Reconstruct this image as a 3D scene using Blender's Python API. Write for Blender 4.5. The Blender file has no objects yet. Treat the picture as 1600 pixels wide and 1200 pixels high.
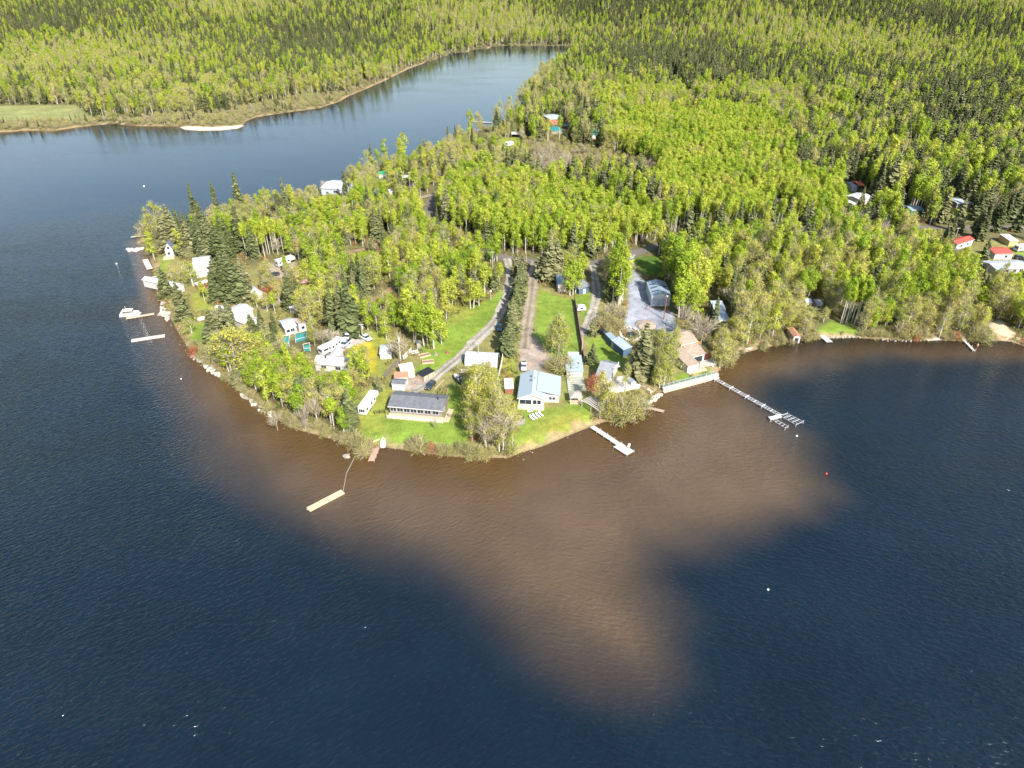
import bpy, math, random
import numpy as np
from mathutils import Vector, Matrix

random.seed(7)
RNG = np.random.default_rng(11)
SC = bpy.context.scene
COL = SC.collection

# ---------------------------------------------------------------- camera
CAM_H, PITCH, FPX = 120.0, math.radians(32.0), 1066.7
CP, SP = math.cos(PITCH), math.sin(PITCH)
cam_d = bpy.data.cameras.new('camera')
cam_d.lens = 24.0
cam_d.sensor_width = 36.0
cam_d.clip_start = 1.0
cam_d.clip_end = 9000.0
cam = bpy.data.objects.new('camera', cam_d)
COL.objects.link(cam)
cam.location = (0, 0, CAM_H)
cam.rotation_euler = (math.radians(90) - PITCH, 0, 0)
SC.camera = cam

# ---------------------------------------------------------------- sky and sun
SUN_EL = math.radians(41.0)
SUN_FROM = (0.47, -0.88)                      # towards the sun: behind and to the right of the camera
world = bpy.data.worlds.new('World')
SC.world = world
world.use_nodes = True
wn = world.node_tree
bg = wn.nodes['Background']
sky = wn.nodes.new('ShaderNodeTexSky')
sky.sky_type = 'NISHITA'
sky.sun_disc = False
sky.sun_elevation = SUN_EL
sky.sun_rotation = math.atan2(SUN_FROM[0], SUN_FROM[1])
sky.altitude = 700
sky.air_density = 1.3
sky.dust_density = 3.0
sky.ozone_density = 1.0
wn.links.new(sky.outputs[0], bg.inputs[0])
bg.inputs[1].default_value = 0.118

sun_d = bpy.data.lights.new('sun', 'SUN')
sun_d.energy = 5.0
sun_d.angle = math.radians(0.53)
sun_d.color = (1.0, 0.955, 0.88)
sun = bpy.data.objects.new('sun', sun_d)
COL.objects.link(sun)
sun.location = (150, -280, 400)
sdir = Vector((SUN_FROM[0] * math.cos(SUN_EL), SUN_FROM[1] * math.cos(SUN_EL), math.sin(SUN_EL)))
sun.rotation_euler = sdir.to_track_quat('Z', 'Y').to_euler()

vs = SC.view_settings
vs.view_transform = 'Standard'
vs.look = 'None'
vs.gamma = 1.0
vs.use_curve_mapping = False
vs.exposure = 1.08
SC.cycles.max_bounces = 6
SC.cycles.diffuse_bounces = 3
SC.cycles.glossy_bounces = 3
SC.cycles.transmission_bounces = 3
SC.cycles.transparent_max_bounces = 6
SC.cycles.sample_clamp_indirect = 4.0

# ---------------------------------------------------------------- where a point of the photograph lies on the ground
LAND_Z = 1.2

def P(px, py, z=LAND_Z):
    u = (px - 800.0) / FPX
    v = (py - 600.0) / FPX
    dz = -(SP + v * CP)
    t = (z - CAM_H) / dz
    return Vector((u * t, (CP - v * SP) * t, z))

def Pn(pts, z=LAND_Z):
    return np.array([P(a, b, z)[:2] for a, b in pts])

def project(x, y, z):
    d = y * CP - (z - CAM_H) * SP
    up = y * SP + (z - CAM_H) * CP
    return 800.0 + FPX * x / d, 600.0 - FPX * up / d, d

def top_height(px, py, top, z=LAND_Z):
    """height of an upright thing standing at (px, py) whose top shows at row `top`"""
    g = P(px, py, z)
    t = (600.0 - top) / FPX
    return CAM_H + g.y * (t * CP - SP) / (CP + t * SP) - z

# ---------------------------------------------------------------- materials
MATS = {}

def _new(name):
    m = bpy.data.materials.new(name)
    m.use_nodes = True
    nt = m.node_tree
    b = nt.nodes['Principled BSDF']
    return m, nt, b

def N(nt, t, **kw):
    n = nt.nodes.new(t)
    for k, v in kw.items():
        setattr(n, k, v)
    return n

def mat(name, col, rough=0.7, metal=0.0, noise=0.18, nscale=1.5, bump=0.0, spec=0.4, bscale=None):
    """plain painted / wooden / metal surface with uneven wear"""
    if name in MATS:
        return MATS[name]
    m, nt, b = _new(name)
    tc = N(nt, 'ShaderNodeTexCoord')
    nz = N(nt, 'ShaderNodeTexNoise')
    nz.inputs['Scale'].default_value = nscale
    nz.inputs['Detail'].default_value = 6
    nz.inputs['Roughness'].default_value = 0.65
    nt.links.new(tc.outputs['Object'], nz.inputs['Vector'])
    mr = N(nt, 'ShaderNodeMapRange')
    mr.inputs['From Min'].default_value = 0.3
    mr.inputs['From Max'].default_value = 0.7
    mr.inputs['To Min'].default_value = 1.0 - noise
    mr.inputs['To Max'].default_value = 1.0 + noise * 0.5
    nt.links.new(nz.outputs['Fac'], mr.inputs['Value'])
    mx = N(nt, 'ShaderNodeMix', data_type='RGBA', blend_type='MULTIPLY')
    mx.inputs['Factor'].default_value = 1.0
    mx.inputs['A'].default_value = (*col, 1)
    nt.links.new(mr.outputs['Result'], mx.inputs['B'])
    nt.links.new(mx.outputs['Result'], b.inputs['Base Color'])
    b.inputs['Roughness'].default_value = rough
    b.inputs['Metallic'].default_value = metal
    b.inputs['Specular IOR Level'].default_value = spec
    if bump:
        bp = N(nt, 'ShaderNodeBump')
        bp.inputs['Strength'].default_value = bump
        bp.inputs['Distance'].default_value = 0.05
        n2 = N(nt, 'ShaderNodeTexNoise')
        n2.inputs['Scale'].default_value = bscale or nscale * 6
        n2.inputs['Detail'].default_value = 4
        nt.links.new(tc.outputs['Object'], n2.inputs['Vector'])
        nt.links.new(n2.outputs['Fac'], bp.inputs['Height'])
        nt.links.new(bp.outputs['Normal'], b.inputs['Normal'])
    MATS[name] = m
    return m

def ribbed(name, col, axis='X', pitch=0.45, rough=0.4, metal=0.0, depth=0.35, dirt=0.14, stain=(0.5, 0.42, 0.32)):
    """sheet metal / siding: ribs along one local axis and streaky dirt"""
    if name in MATS:
        return MATS[name]
    m, nt, b = _new(name)
    tc = N(nt, 'ShaderNodeTexCoord')
    wv = N(nt, 'ShaderNodeTexWave', wave_type='BANDS', bands_direction=axis, wave_profile='SIN')
    wv.inputs['Scale'].default_value = 0.314 / pitch
    nt.links.new(tc.outputs['Object'], wv.inputs['Vector'])
    nz = N(nt, 'ShaderNodeTexNoise')
    nz.inputs['Scale'].default_value = 0.8
    nz.inputs['Detail'].default_value = 7
    nz.inputs['Roughness'].default_value = 0.7
    nt.links.new(tc.outputs['Object'], nz.inputs['Vector'])
    rp = N(nt, 'ShaderNodeMapRange')
    rp.inputs['From Min'].default_value = 0.45
    rp.inputs['From Max'].default_value = 0.75
    rp.inputs['To Max'].default_value = dirt * 2.2
    nt.links.new(nz.outputs['Fac'], rp.inputs['Value'])
    mx = N(nt, 'ShaderNodeMix', data_type='RGBA')
    mx.inputs['A'].default_value = (*col, 1)
    mx.inputs['B'].default_value = (col[0] * stain[0] * 1.4, col[1] * stain[1] * 1.5, col[2] * stain[2] * 1.6, 1)
    nt.links.new(rp.outputs['Result'], mx.inputs['Factor'])
    m2 = N(nt, 'ShaderNodeMix', data_type='RGBA', blend_type='MULTIPLY')
    m2.inputs['Factor'].default_value = 0.22
    nt.links.new(mx.outputs['Result'], m2.inputs['A'])
    nt.links.new(wv.outputs['Color'], m2.inputs['B'])
    nt.links.new(m2.outputs['Result'], b.inputs['Base Color'])
    bp = N(nt, 'ShaderNodeBump')
    bp.inputs['Strength'].default_value = depth
    bp.inputs['Distance'].default_value = 0.06
    nt.links.new(wv.outputs['Fac'], bp.inputs['Height'])
    nt.links.new(bp.outputs['Normal'], b.inputs['Normal'])
    b.inputs['Roughness'].default_value = rough
    b.inputs['Metallic'].default_value = metal
    MATS[name] = m
    return m

def foliage(name, cols, trans=0.35, var=0.45):
    """leaves: hue by tree, lightness by leaf clump, some light let through"""
    if name in MATS:
        return MATS[name]
    m = bpy.data.materials.new(name)
    m.use_nodes = True
    nt = m.node_tree
    nt.nodes.clear()
    out = N(nt, 'ShaderNodeOutputMaterial')
    oi = N(nt, 'ShaderNodeObjectInfo')
    cr = N(nt, 'ShaderNodeValToRGB')
    el = cr.color_ramp.elements
    el[0].color = (*cols[0], 1)
    el[1].color = (*cols[-1], 1)
    for i, c in enumerate(cols[1:-1]):
        e = el.new((i + 1) / (len(cols) - 1))
        e.color = (*c, 1)
    pn = N(nt, 'ShaderNodeTexNoise')          # neighbours of one stand resemble each other
    pn.inputs['Scale'].default_value = 0.028
    pn.inputs['Detail'].default_value = 2
    nt.links.new(oi.outputs['Location'], pn.inputs['Vector'])
    pr = N(nt, 'ShaderNodeMapRange')
    pr.inputs['From Min'].default_value = 0.3
    pr.inputs['From Max'].default_value = 0.7
    nt.links.new(pn.outputs['Fac'], pr.inputs['Value'])
    pm = N(nt, 'ShaderNodeMix', data_type='FLOAT')
    pm.inputs['Factor'].default_value = 0.5
    nt.links.new(oi.outputs['Random'], pm.inputs['A'])
    nt.links.new(pr.outputs['Result'], pm.inputs['B'])
    nt.links.new(pm.outputs['Result'], cr.inputs['Fac'])
    ge = N(nt, 'ShaderNodeNewGeometry')
    mr = N(nt, 'ShaderNodeMapRange')
    mr.inputs['To Min'].default_value = 1.0 - var
    mr.inputs['To Max'].default_value = 1.0 + var
    nt.links.new(ge.outputs['Random Per Island'], mr.inputs['Value'])
    mx = N(nt, 'ShaderNodeMix', data_type='RGBA', blend_type='MULTIPLY')
    mx.inputs['Factor'].default_value = 1.0
    nt.links.new(cr.outputs['Color'], mx.inputs['A'])
    nt.links.new(mr.outputs['Result'], mx.inputs['B'])
    df = N(nt, 'ShaderNodeBsdfDiffuse')
    tr = N(nt, 'ShaderNodeBsdfTranslucent')
    nt.links.new(mx.outputs['Result'], df.inputs['Color'])
    nt.links.new(mx.outputs['Result'], tr.inputs['Color'])
    ms = N(nt, 'ShaderNodeMixShader')
    ms.inputs['Fac'].default_value = trans
    nt.links.new(df.outputs[0], ms.inputs[1])
    nt.links.new(tr.outputs[0], ms.inputs[2])
    nt.links.new(ms.outputs[0], out.inputs['Surface'])
    MATS[name] = m
    return m

def glassy(name, col=(0.02, 0.03, 0.04), rough=0.08):
    if name in MATS:
        return MATS[name]
    m, nt, b = _new(name)
    b.inputs['Base Color'].default_value = (*col, 1)
    b.inputs['Roughness'].default_value = rough
    b.inputs['Specular IOR Level'].default_value = 0.6
    MATS[name] = m
    return m

GLASS = glassy('window_glass')
WHITE = mat('white_paint', (0.55, 0.54, 0.525), 0.55, noise=0.08)
OFFW = mat('off_white_siding', (0.47, 0.45, 0.415), 0.65, noise=0.12)
PINKW = mat('pinkish_white_paint', (0.55, 0.46, 0.44), 0.65, noise=0.12)
WOOD = mat('weathered_wood', (0.33, 0.26, 0.18), 0.85, noise=0.35, nscale=2.5)
PALEW = mat('pale_dry_wood', (0.43, 0.35, 0.245), 0.8, noise=0.25, nscale=2.0)
GREYW = mat('grey_weathered_wood', (0.30, 0.27, 0.24), 0.85, noise=0.3, nscale=2.2)
DARKW = mat('dark_brown_wood', (0.09, 0.06, 0.045), 0.85, noise=0.3)
BROWN = mat('red_brown_wood', (0.25, 0.10, 0.06), 0.8, noise=0.25)
ALU = mat('aluminium', (0.72, 0.73, 0.74), 0.35, metal=0.6, noise=0.06)
STEEL = mat('dark_steel', (0.03, 0.03, 0.035), 0.5, noise=0.1)
RUBBER = mat('black_rubber', (0.015, 0.015, 0.015), 0.8, noise=0.1)
CONC = mat('pale_concrete', (0.38, 0.355, 0.315), 0.85, noise=0.2, bump=0.2)
STONE = mat('shore_stone', (0.28, 0.25, 0.21), 0.85, noise=0.4, bump=0.4)

# ---------------------------------------------------------------- mesh building
class MB:
    def __init__(s):
        s.v, s.f = [], []

    def add(s, verts, faces):
        o = len(s.v)
        s.v += [tuple(p) for p in verts]
        s.f += [tuple(i + o for i in f) for f in faces]
        return s

    def box(s, x0, x1, y0, y1, z0, z1):
        return s.add([(x0, y0, z0), (x1, y0, z0), (x1, y1, z0), (x0, y1, z0), (x0, y0, z1), (x1, y0, z1), (x1, y1, z1), (x0, y1, z1)],
                     [(0, 3, 2, 1), (4, 5, 6, 7), (0, 1, 5, 4), (1, 2, 6, 5), (2, 3, 7, 6), (3, 0, 4, 7)])

    def prism(s, poly, axis, a, b):
        """polygon in a plane swept from a to b along axis x / y / z"""
        n = len(poly)
        def pt(q, w):
            return {'x': (w, q[0], q[1]), 'y': (q[0], w, q[1]), 'z': (q[0], q[1], w)}[axis]
        vs_ = [pt(q, a) for q in poly] + [pt(q, b) for q in poly]
        fs = [tuple(range(n))[::-1], tuple(range(n, 2 * n))]
        fs += [(i, (i + 1) % n, n + (i + 1) % n, n + i) for i in range(n)]
        return s.add(vs_, fs)

    def tube(s, pts, rad, k=6):
        pts = [Vector(p) for p in pts]
        rad = rad if hasattr(rad, '__len__') else [rad] * len(pts)
        base = len(s.v)
        for i, p in enumerate(pts):
            d = (pts[min(i + 1, len(pts) - 1)] - pts[max(i - 1, 0)]).normalized()
            a = d.orthogonal().normalized() if abs(d.z) < 0.95 else Vector((1, 0, 0))
            a = (a - d * a.dot(d)).normalized()
            b = d.cross(a)
            for j in range(k):
                w = 2 * math.pi * j / k
                s.v.append(tuple(p + (a * math.cos(w) + b * math.sin(w)) * rad[i]))
        for i in range(len(pts) - 1):
            for j in range(k):
                q = base + i * k
                s.f.append((q + j, q + (j + 1) % k, q + k + (j + 1) % k, q + k + j))
        s.f.append(tuple(base + j for j in range(k))[::-1])
        s.f.append(tuple(base + (len(pts) - 1) * k + j for j in range(k)))
        return s

    def ball(s, c, r, k=8, squash=1.0, jit=0.0, rnd=None):
        rings = max(3, k // 2)
        vs_, fs = [], []
        for i in range(1, rings):
            t = math.pi * i / rings
            for j in range(k):
                a = 2 * math.pi * j / k
                q = r * (1 + (rnd.uniform(-jit, jit) if rnd else 0))
                vs_.append((c[0] + q * math.sin(t) * math.cos(a), c[1] + q * math.sin(t) * math.sin(a), c[2] + q * math.cos(t) * squash))
        top, bot = len(vs_), len(vs_) + 1
        vs_ += [(c[0], c[1], c[2] + r * squash), (c[0], c[1], c[2] - r * squash)]
        for i in range(rings - 2):
            for j in range(k):
                fs.append((i * k + j, (i + 1) * k + j, (i + 1) * k + (j + 1) % k, i * k + (j + 1) % k))
        for j in range(k):
            fs.append((top, j, (j + 1) % k))
            fs.append((bot, (rings - 2) * k + (j + 1) % k, (rings - 2) * k + j))
        return s.add(vs_, fs)

    def mesh(s, name, *mats, smooth=False):
        me = bpy.data.meshes.new(name)
        me.from_pydata(s.v, [], s.f)
        for m in mats:
            me.materials.append(m)
        if smooth:
            me.polygons.foreach_set('use_smooth', [True] * len(me.polygons))
        me.update()
        return me

def obj(name, me, parent=None, loc=None, rotz=None):
    if isinstance(me, tuple):
        me = me[0].mesh(name, *me[1:])
    o = bpy.data.objects.new(name, me)
    COL.objects.link(o)
    if parent is not None:
        o.parent = parent
    if loc is not None:
        o.location = loc
    if rotz is not None:
        o.rotation_euler = (0, 0, rotz)
    return o

def thing(name, label, cat, loc, rotz=0.0, group=None):
    o = bpy.data.objects.new(name, None)
    COL.objects.link(o)
    o.empty_display_size = 0.5
    o.location = loc
    o.rotation_euler = (0, 0, rotz)
    o['label'] = label
    o['category'] = cat
    if group:
        o['group'] = group
    return o

def tag(o, label, cat, group=None):
    o['label'] = label
    o['category'] = cat
    if group:
        o['group'] = group
    return o

def kind(o, k):
    o['kind'] = k
    return o

def copy_thing(src, loc, rotz, label, group=None):
    r = src.copy()
    COL.objects.link(r)
    r.location = loc
    r.rotation_euler = (0, 0, rotz)
    r['label'] = label
    if group:
        r['group'] = group
    for ch in list(src.children):
        c = ch.copy()
        COL.objects.link(c)
        c.parent = r
        for g in list(ch.children):
            d = g.copy()
            COL.objects.link(d)
            d.parent = c
    return r

# ---------------------------------------------------------------- polygons
def inside(pts, poly):
    x, y = pts[:, 0], pts[:, 1]
    r = np.zeros(len(pts), bool)
    n = len(poly)
    j = n - 1
    for i in range(n):
        xi, yi = poly[i]
        xj, yj = poly[j]
        if yi != yj:
            c = ((yi > y) != (yj > y)) & (x < (xj - xi) * (y - yi) / (yj - yi) + xi)
            r ^= c
        j = i
    return r

def seg_dist(pts, line, closed=False):
    d = np.full(len(pts), 1e12)
    n = len(line)
    for i in range(n if closed else n - 1):
        a = line[i]
        b = line[(i + 1) % n]
        ab = b - a
        L = max(float(ab @ ab), 1e-9)
        t = np.clip(((pts - a) @ ab) / L, 0, 1)
        q = pts - a - t[:, None] * ab
        d = np.minimum(d, (q * q).sum(1))
    return np.sqrt(d)

def signed(pts, poly):
    d = seg_dist(pts, poly, True)
    return np.where(inside(pts, poly), d, -d)

def smooth(x, a, b):
    t = np.clip((x - a) / (b - a), 0, 1)
    return t * t * (3 - 2 * t)
# ================================================================ terrain and water
SHORE = [(905, 78), (872, 100), (840, 126), (818, 150), (812, 168), (800, 184), (775, 196), (745, 206), (715, 218), (690, 234), (650, 250), (600, 260),
         (560, 276), (520, 292), (480, 311), (440, 323), (400, 333), (350, 348), (300, 357), (262, 364), (235, 369), (222, 378), (230, 390),
         (233, 402), (238, 415), (241, 440), (247, 465), (262, 490), (276, 515), (291, 540), (316, 565), (346, 590), (376, 612), (396, 630),
         (425, 648), (442, 662), (470, 673), (500, 681), (530, 689), (548, 699), (556, 711), (574, 711), (585, 703), (600, 699), (630, 703),
         (660, 708), (700, 713), (750, 717), (796, 715), (812, 708), (850, 697), (885, 682), (920, 668), (945, 659), (975, 662), (992, 655),
         (1006, 640), (1021, 622), (1034, 612), (1062, 606), (1092, 598), (1120, 588), (1124, 578), (1136, 565), (1150, 554), (1180, 547),
         (1220, 538), (1250, 532), (1290, 529), (1340, 528), (1380, 531), (1430, 533), (1470, 532), (1500, 533), (1530, 534), (1556, 532),
         (1580, 534), (1600, 541), (1700, 562), (1900, 640)]
MAIN = np.vstack([Pn(SHORE, 0.0), [[900, 200], [3200, 300], [3200, 4200], [-300, 4200]]])
FAR_SHORE = [(-500, 232), (-200, 222), (0, 207), (40, 204), (80, 205), (120, 199), (180, 193), (200, 197), (280, 198), (330, 200), (378, 197),
             (386, 189), (400, 183), (440, 177), (500, 169), (530, 159), (546, 150), (600, 127), (640, 107), (700, 86), (780, 73), (915, 74)]
FARP = np.vstack([[[-3200, 560]], Pn(FAR_SHORE, 0.0), [[400, 4200], [-3200, 4200]]])

def shore_sd(pts):
    return np.maximum(signed(pts, MAIN), signed(pts, FARP))

def land_h(sd, x, y):
    h = np.clip(sd * 0.26, -3.0, LAND_Z)
    hill = smooth(y, 1150, 2300) * 70 + smooth(y + np.abs(x) * 0.3, 1100, 1700) * 12
    hill *= smooth(sd, 20, 200)
    bumps = (np.sin(x * 0.11 + 1.3) * np.cos(y * 0.09) + np.sin(x * 0.23 + y * 0.19)) * 0.10
    return h + np.where(sd > 6, hill + bumps * smooth(sd, 6, 20), 0)

def lines(spec):
    out = [spec[0][0]]
    for a, b, s in spec:
        n = max(1, int(round((b - a) / s)))
        out += list(np.linspace(a, b, n + 1)[1:])
    return np.array(out)

XL = lines([(-3000, -1200, 60), (-1200, -480, 12), (-480, -190, 2.4), (-190, 215, 1.05), (215, 480, 2.4), (480, 1200, 12), (1200, 3000, 60)])
YL = lines([(40, 110, 5), (110, 345, 1.05), (345, 600, 2.4), (600, 1000, 7), (1000, 4000, 45)])
GX, GY = np.meshgrid(XL, YL)
GP = np.stack([GX.ravel(), GY.ravel()], 1)
SD = shore_sd(GP)
GZ = land_h(SD, GP[:, 0], GP[:, 1])
ZGRID = GZ.reshape(GX.shape)

def gz(x, y):
    """height of the land at a point"""
    i = int(np.clip(np.searchsorted(XL, x) - 1, 0, len(XL) - 2))
    j = int(np.clip(np.searchsorted(YL, y) - 1, 0, len(YL) - 2))
    u = (x - XL[i]) / (XL[i + 1] - XL[i])
    v = (y - YL[j]) / (YL[j + 1] - YL[j])
    u, v = min(max(u, 0), 1), min(max(v, 0), 1)
    return float((ZGRID[j, i] * (1 - u) + ZGRID[j, i + 1] * u) * (1 - v) + (ZGRID[j + 1, i] * (1 - u) + ZGRID[j + 1, i + 1] * u) * v)

def gza(pts):
    i = np.clip(np.searchsorted(XL, pts[:, 0]) - 1, 0, len(XL) - 2)
    j = np.clip(np.searchsorted(YL, pts[:, 1]) - 1, 0, len(YL) - 2)
    u = np.clip((pts[:, 0] - XL[i]) / (XL[i + 1] - XL[i]), 0, 1)
    v = np.clip((pts[:, 1] - YL[j]) / (YL[j + 1] - YL[j]), 0, 1)
    return (ZGRID[j, i] * (1 - u) + ZGRID[j, i + 1] * u) * (1 - v) + (ZGRID[j + 1, i] * (1 - u) + ZGRID[j + 1, i + 1] * u) * v

def at(px, py, dz=0.0):
    p = P(px, py)
    for _ in range(3):
        z = max(gz(p.x, p.y), 0.0)
        p = P(px, py, z)
    return Vector((p.x, p.y, z + dz))

# ---- what grows or lies on each piece of ground (colours of the ground itself)
FLOOR = (0.115, 0.108, 0.050)
LAWN = (0.140, 0.205, 0.032)
LAWN2 = (0.195, 0.220, 0.042)
DRY = (0.250, 0.195, 0.105)
OLIVE = (0.185, 0.175, 0.065)
DANDE = (0.400, 0.310, 0.020)
TANGR = (0.28, 0.235, 0.195)
BLUEGR = (0.265, 0.285, 0.335)
SAND = (0.420, 0.330, 0.230)
DIRT = (0.220, 0.155, 0.105)
ZONES = [
    ([(560, 520), (690, 500), (800, 440), (990, 450), (1010, 520), (1130, 560), (1040, 605), (930, 660), (815, 706), (560, 700)], OLIVE, 4.0),
    ([(240, 380), (330, 400), (470, 440), (480, 520), (420, 540), (345, 560), (290, 530), (262, 485), (244, 440)], OLIVE, 4.0),
    ([(562, 655), (600, 650), (690, 656), (735, 655), (737, 698), (700, 706), (640, 702), (604, 694), (560, 690)], LAWN, 1.2),
    ([(700, 605), (728, 588), (745, 610), (748, 655), (695, 657)], LAWN, 1.5),
    ([(556, 640), (566, 612), (612, 604), (606, 652), (560, 658)], LAWN2, 1.5),
    ([(562, 656), (590, 652), (612, 668), (575, 675)], LAWN2, 2.0),
    ([(788, 585), (812, 582), (808, 637), (884, 637), (884, 570), (897, 600), (925, 640), (928, 663), (880, 679), (815, 702), (795, 690), (790, 640)], LAWN, 1.2),
    ([(835, 655), (880, 640), (920, 650), (920, 662), (868, 678), (822, 690)], (0.205, 0.222, 0.042), 4.0),
    ([(676, 505), (716, 480), (768, 466), (790, 446), (795, 455), (780, 500), (742, 542), (690, 577), (652, 600), (638, 585), (665, 562), (640, 545), (676, 530)], LAWN, 1.5),
    ([(700, 480), (730, 470), (745, 490), (705, 510)], LAWN2, 2.5),
    ([(798, 520), (812, 520), (806, 592), (788, 600), (784, 560)], LAWN2, 1.5),
    ([(843, 452), (872, 463), (893, 467), (905, 520), (914, 562), (884, 567), (862, 560), (850, 540), (833, 545), (838, 490)], LAWN, 1.2),
    ([(898, 462), (928, 456), (916, 505), (903, 505)], LAWN, 1.2),
    ([(915, 520), (950, 528), (980, 560), (966, 582), (925, 575)], LAWN, 1.5),
    ([(545, 528), (592, 512), (612, 530), (597, 560), (604, 592), (566, 582), (548, 560)], LAWN2, 2.0),
    ([(550, 540), (574, 532), (586, 548), (583, 582), (556, 566)], DANDE, 2.0),
    ([(288, 513), (330, 500), (326, 524), (310, 540), (295, 533)], LAWN, 1.0),
    ([(300, 460), (327, 450), (333, 480), (305, 486)], LAWN2, 1.5),
    ([(250, 400), (262, 405), (262, 425), (250, 428)], LAWN, 1.0),
    ([(400, 470), (450, 455), (455, 467), (410, 478)], LAWN, 1.0),
    ([(1278, 512), (1300, 500), (1342, 514), (1347, 525), (1284, 525)], LAWN, 1.5),
    ([(1040, 592), (1072, 581), (1110, 574), (1119, 583), (1062, 602), (1042, 605)], LAWN, 0.8),
    ([(985, 404), (1030, 398), (1042, 430), (1010, 432)], (0.07, 0.12, 0.02), 1.5),
    ([(1308, 300), (1330, 292), (1335, 306), (1316, 310)], LAWN, 2.0),
    ([(1485, 325), (1515, 328), (1515, 346), (1485, 346)], LAWN2, 2.0),
    ([(1520, 378), (1600, 372), (1620, 440), (1560, 460), (1500, 412)], OLIVE, 2.0),
    ([(1585, 393), (1620, 390), (1620, 400), (1585, 400)], LAWN, 1.0),
    ([(1503, 405), (1535, 404), (1535, 414), (1503, 414)], LAWN, 1.0),
    ([(-60, 166), (120, 164), (150, 187), (-60, 192)], (0.20, 0.215, 0.085), 4.0),
    ([(780, 216), (810, 214), (830, 236), (775, 240)], LAWN2, 3.0),
    ([(870, 228), (960, 240), (1030, 262), (1010, 296), (930, 270), (865, 255)], (0.17, 0.14, 0.075), 5.0),
    ([(980, 415), (989, 422), (1006, 440), (1018, 480), (1052, 488), (1056, 512), (1045, 526), (1020, 508), (1000, 514), (984, 518), (972, 508), (983, 480), (982, 450)], BLUEGR, 0.8),
    ([(822, 528), (836, 526), (850, 545), (862, 560), (856, 580), (812, 580), (811, 550)], TANGR, 1.2),
    ([(1544, 506), (1565, 500), (1594, 528), (1590, 540), (1548, 534)], SAND, 1.0),
    ([(412, 415), (470, 405), (475, 425), (425, 440)], (0.26, 0.22, 0.16), 3.0),
    ([(625, 592), (650, 584), (672, 600), (655, 612), (636, 612)], TANGR, 1.2),
    ([(797, 650), (818, 650), (818, 664), (797, 664)], (0.30, 0.27, 0.23), 0.6),
    ([(300, 405), (340, 398), (345, 420), (305, 428)], (0.45, 0.43, 0.40), 1.5),
    ([(520, 545), (545, 525), (575, 520), (578, 530), (545, 545)], (0.34, 0.31, 0.28), 1.5),
    ([(897, 480), (903, 480), (916, 556), (908, 558)], DIRT, 0.8),
]
gcol = np.tile(np.array(FLOOR), (len(GP), 1))
near = (GP[:, 1] < 1200) & (SD > -6)
idx = np.nonzero(near)[0]
NP = GP[idx]
for poly, c, feather in ZONES:
    w_poly = Pn(poly)
    lo, hi = w_poly.min(0) - feather * 2, w_poly.max(0) + feather * 2
    k = idx[(NP[:, 0] > lo[0]) & (NP[:, 0] < hi[0]) & (NP[:, 1] > lo[1]) & (NP[:, 1] < hi[1])]
    if not len(k):
        continue
    s_ = signed(GP[k], w_poly) + np.sin(GP[k, 0] * 1.7) * np.cos(GP[k, 1] * 1.9) * 0.4 * feather
    a = smooth(s_, -feather, feather)[:, None]
    gcol[k] = gcol[k] * (1 - a) + np.array(c) * a
edge = (1 - smooth(SD + np.sin(GP[:, 0] * 0.9) + np.cos(GP[:, 1] * 1.1), 1.0, 4.2))[:, None]
gcol = gcol * (1 - edge * 0.85) + np.array((0.27, 0.205, 0.115)) * edge * 0.85
wet = (1 - smooth(SD, -0.6, 0.6))[:, None]
gcol = gcol * (1 - wet) + np.array((0.06, 0.045, 0.025)) * wet

def grid_mesh(name, gx, z):
    ny, nx = gx.shape
    n = nx * ny
    me = bpy.data.meshes.new(name)
    co = np.empty((n, 3), np.float32)
    co[:, 0], co[:, 1], co[:, 2] = GXY[0].ravel(), GXY[1].ravel(), z
    me.vertices.add(n)
    me.vertices.foreach_set('co', co.ravel())
    i = np.arange(n).reshape(ny, nx)
    q = np.stack([i[:-1, :-1], i[:-1, 1:], i[1:, 1:], i[1:, :-1]], -1).reshape(-1)
    nf = (nx - 1) * (ny - 1)
    me.loops.add(nf * 4)
    me.loops.foreach_set('vertex_index', q.astype(np.int32))
    me.polygons.add(nf)
    me.polygons.foreach_set('loop_start', np.arange(nf, dtype=np.int32) * 4)
    me.polygons.foreach_set('use_smooth', np.ones(nf, bool))
    me.update(calc_edges=True)
    return me

def set_col(me, name, c):
    a = me.color_attributes.new(name, 'FLOAT_COLOR', 'POINT')
    d = np.ones((len(c), 4), np.float32)
    d[:, :3] = c
    a.data.foreach_set('color', d.ravel())

GXY = (GX, GY)
gm = grid_mesh('ground', GX, GZ)
set_col(gm, 'cover', gcol)
m, nt, b = _new('ground_cover')
va = N(nt, 'ShaderNodeVertexColor', layer_name='cover')
ge = N(nt, 'ShaderNodeNewGeometry')
prev = va.outputs['Color']
for sc_, lo, hi, det in ((0.06, 0.80, 1.2, 3), (0.45, 0.72, 1.25, 8), (3.2, 0.68, 1.30, 6)):
    nz = N(nt, 'ShaderNodeTexNoise')
    nz.inputs['Scale'].default_value = sc_
    nz.inputs['Detail'].default_value = det
    nz.inputs['Roughness'].default_value = 0.65
    nt.links.new(ge.outputs['Position'], nz.inputs['Vector'])
    mr = N(nt, 'ShaderNodeMapRange')
    mr.inputs['From Min'].default_value = 0.3
    mr.inputs['From Max'].default_value = 0.7
    mr.inputs['To Min'].default_value = lo
    mr.inputs['To Max'].default_value = hi
    nt.links.new(nz.outputs['Fac'], mr.inputs['Value'])
    mx = N(nt, 'ShaderNodeMix', data_type='RGBA', blend_type='MULTIPLY')
    mx.inputs['Factor'].default_value = 1.0
    nt.links.new(prev, mx.inputs['A'])
    nt.links.new(mr.outputs['Result'], mx.inputs['B'])
    prev = mx.outputs['Result']
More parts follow.
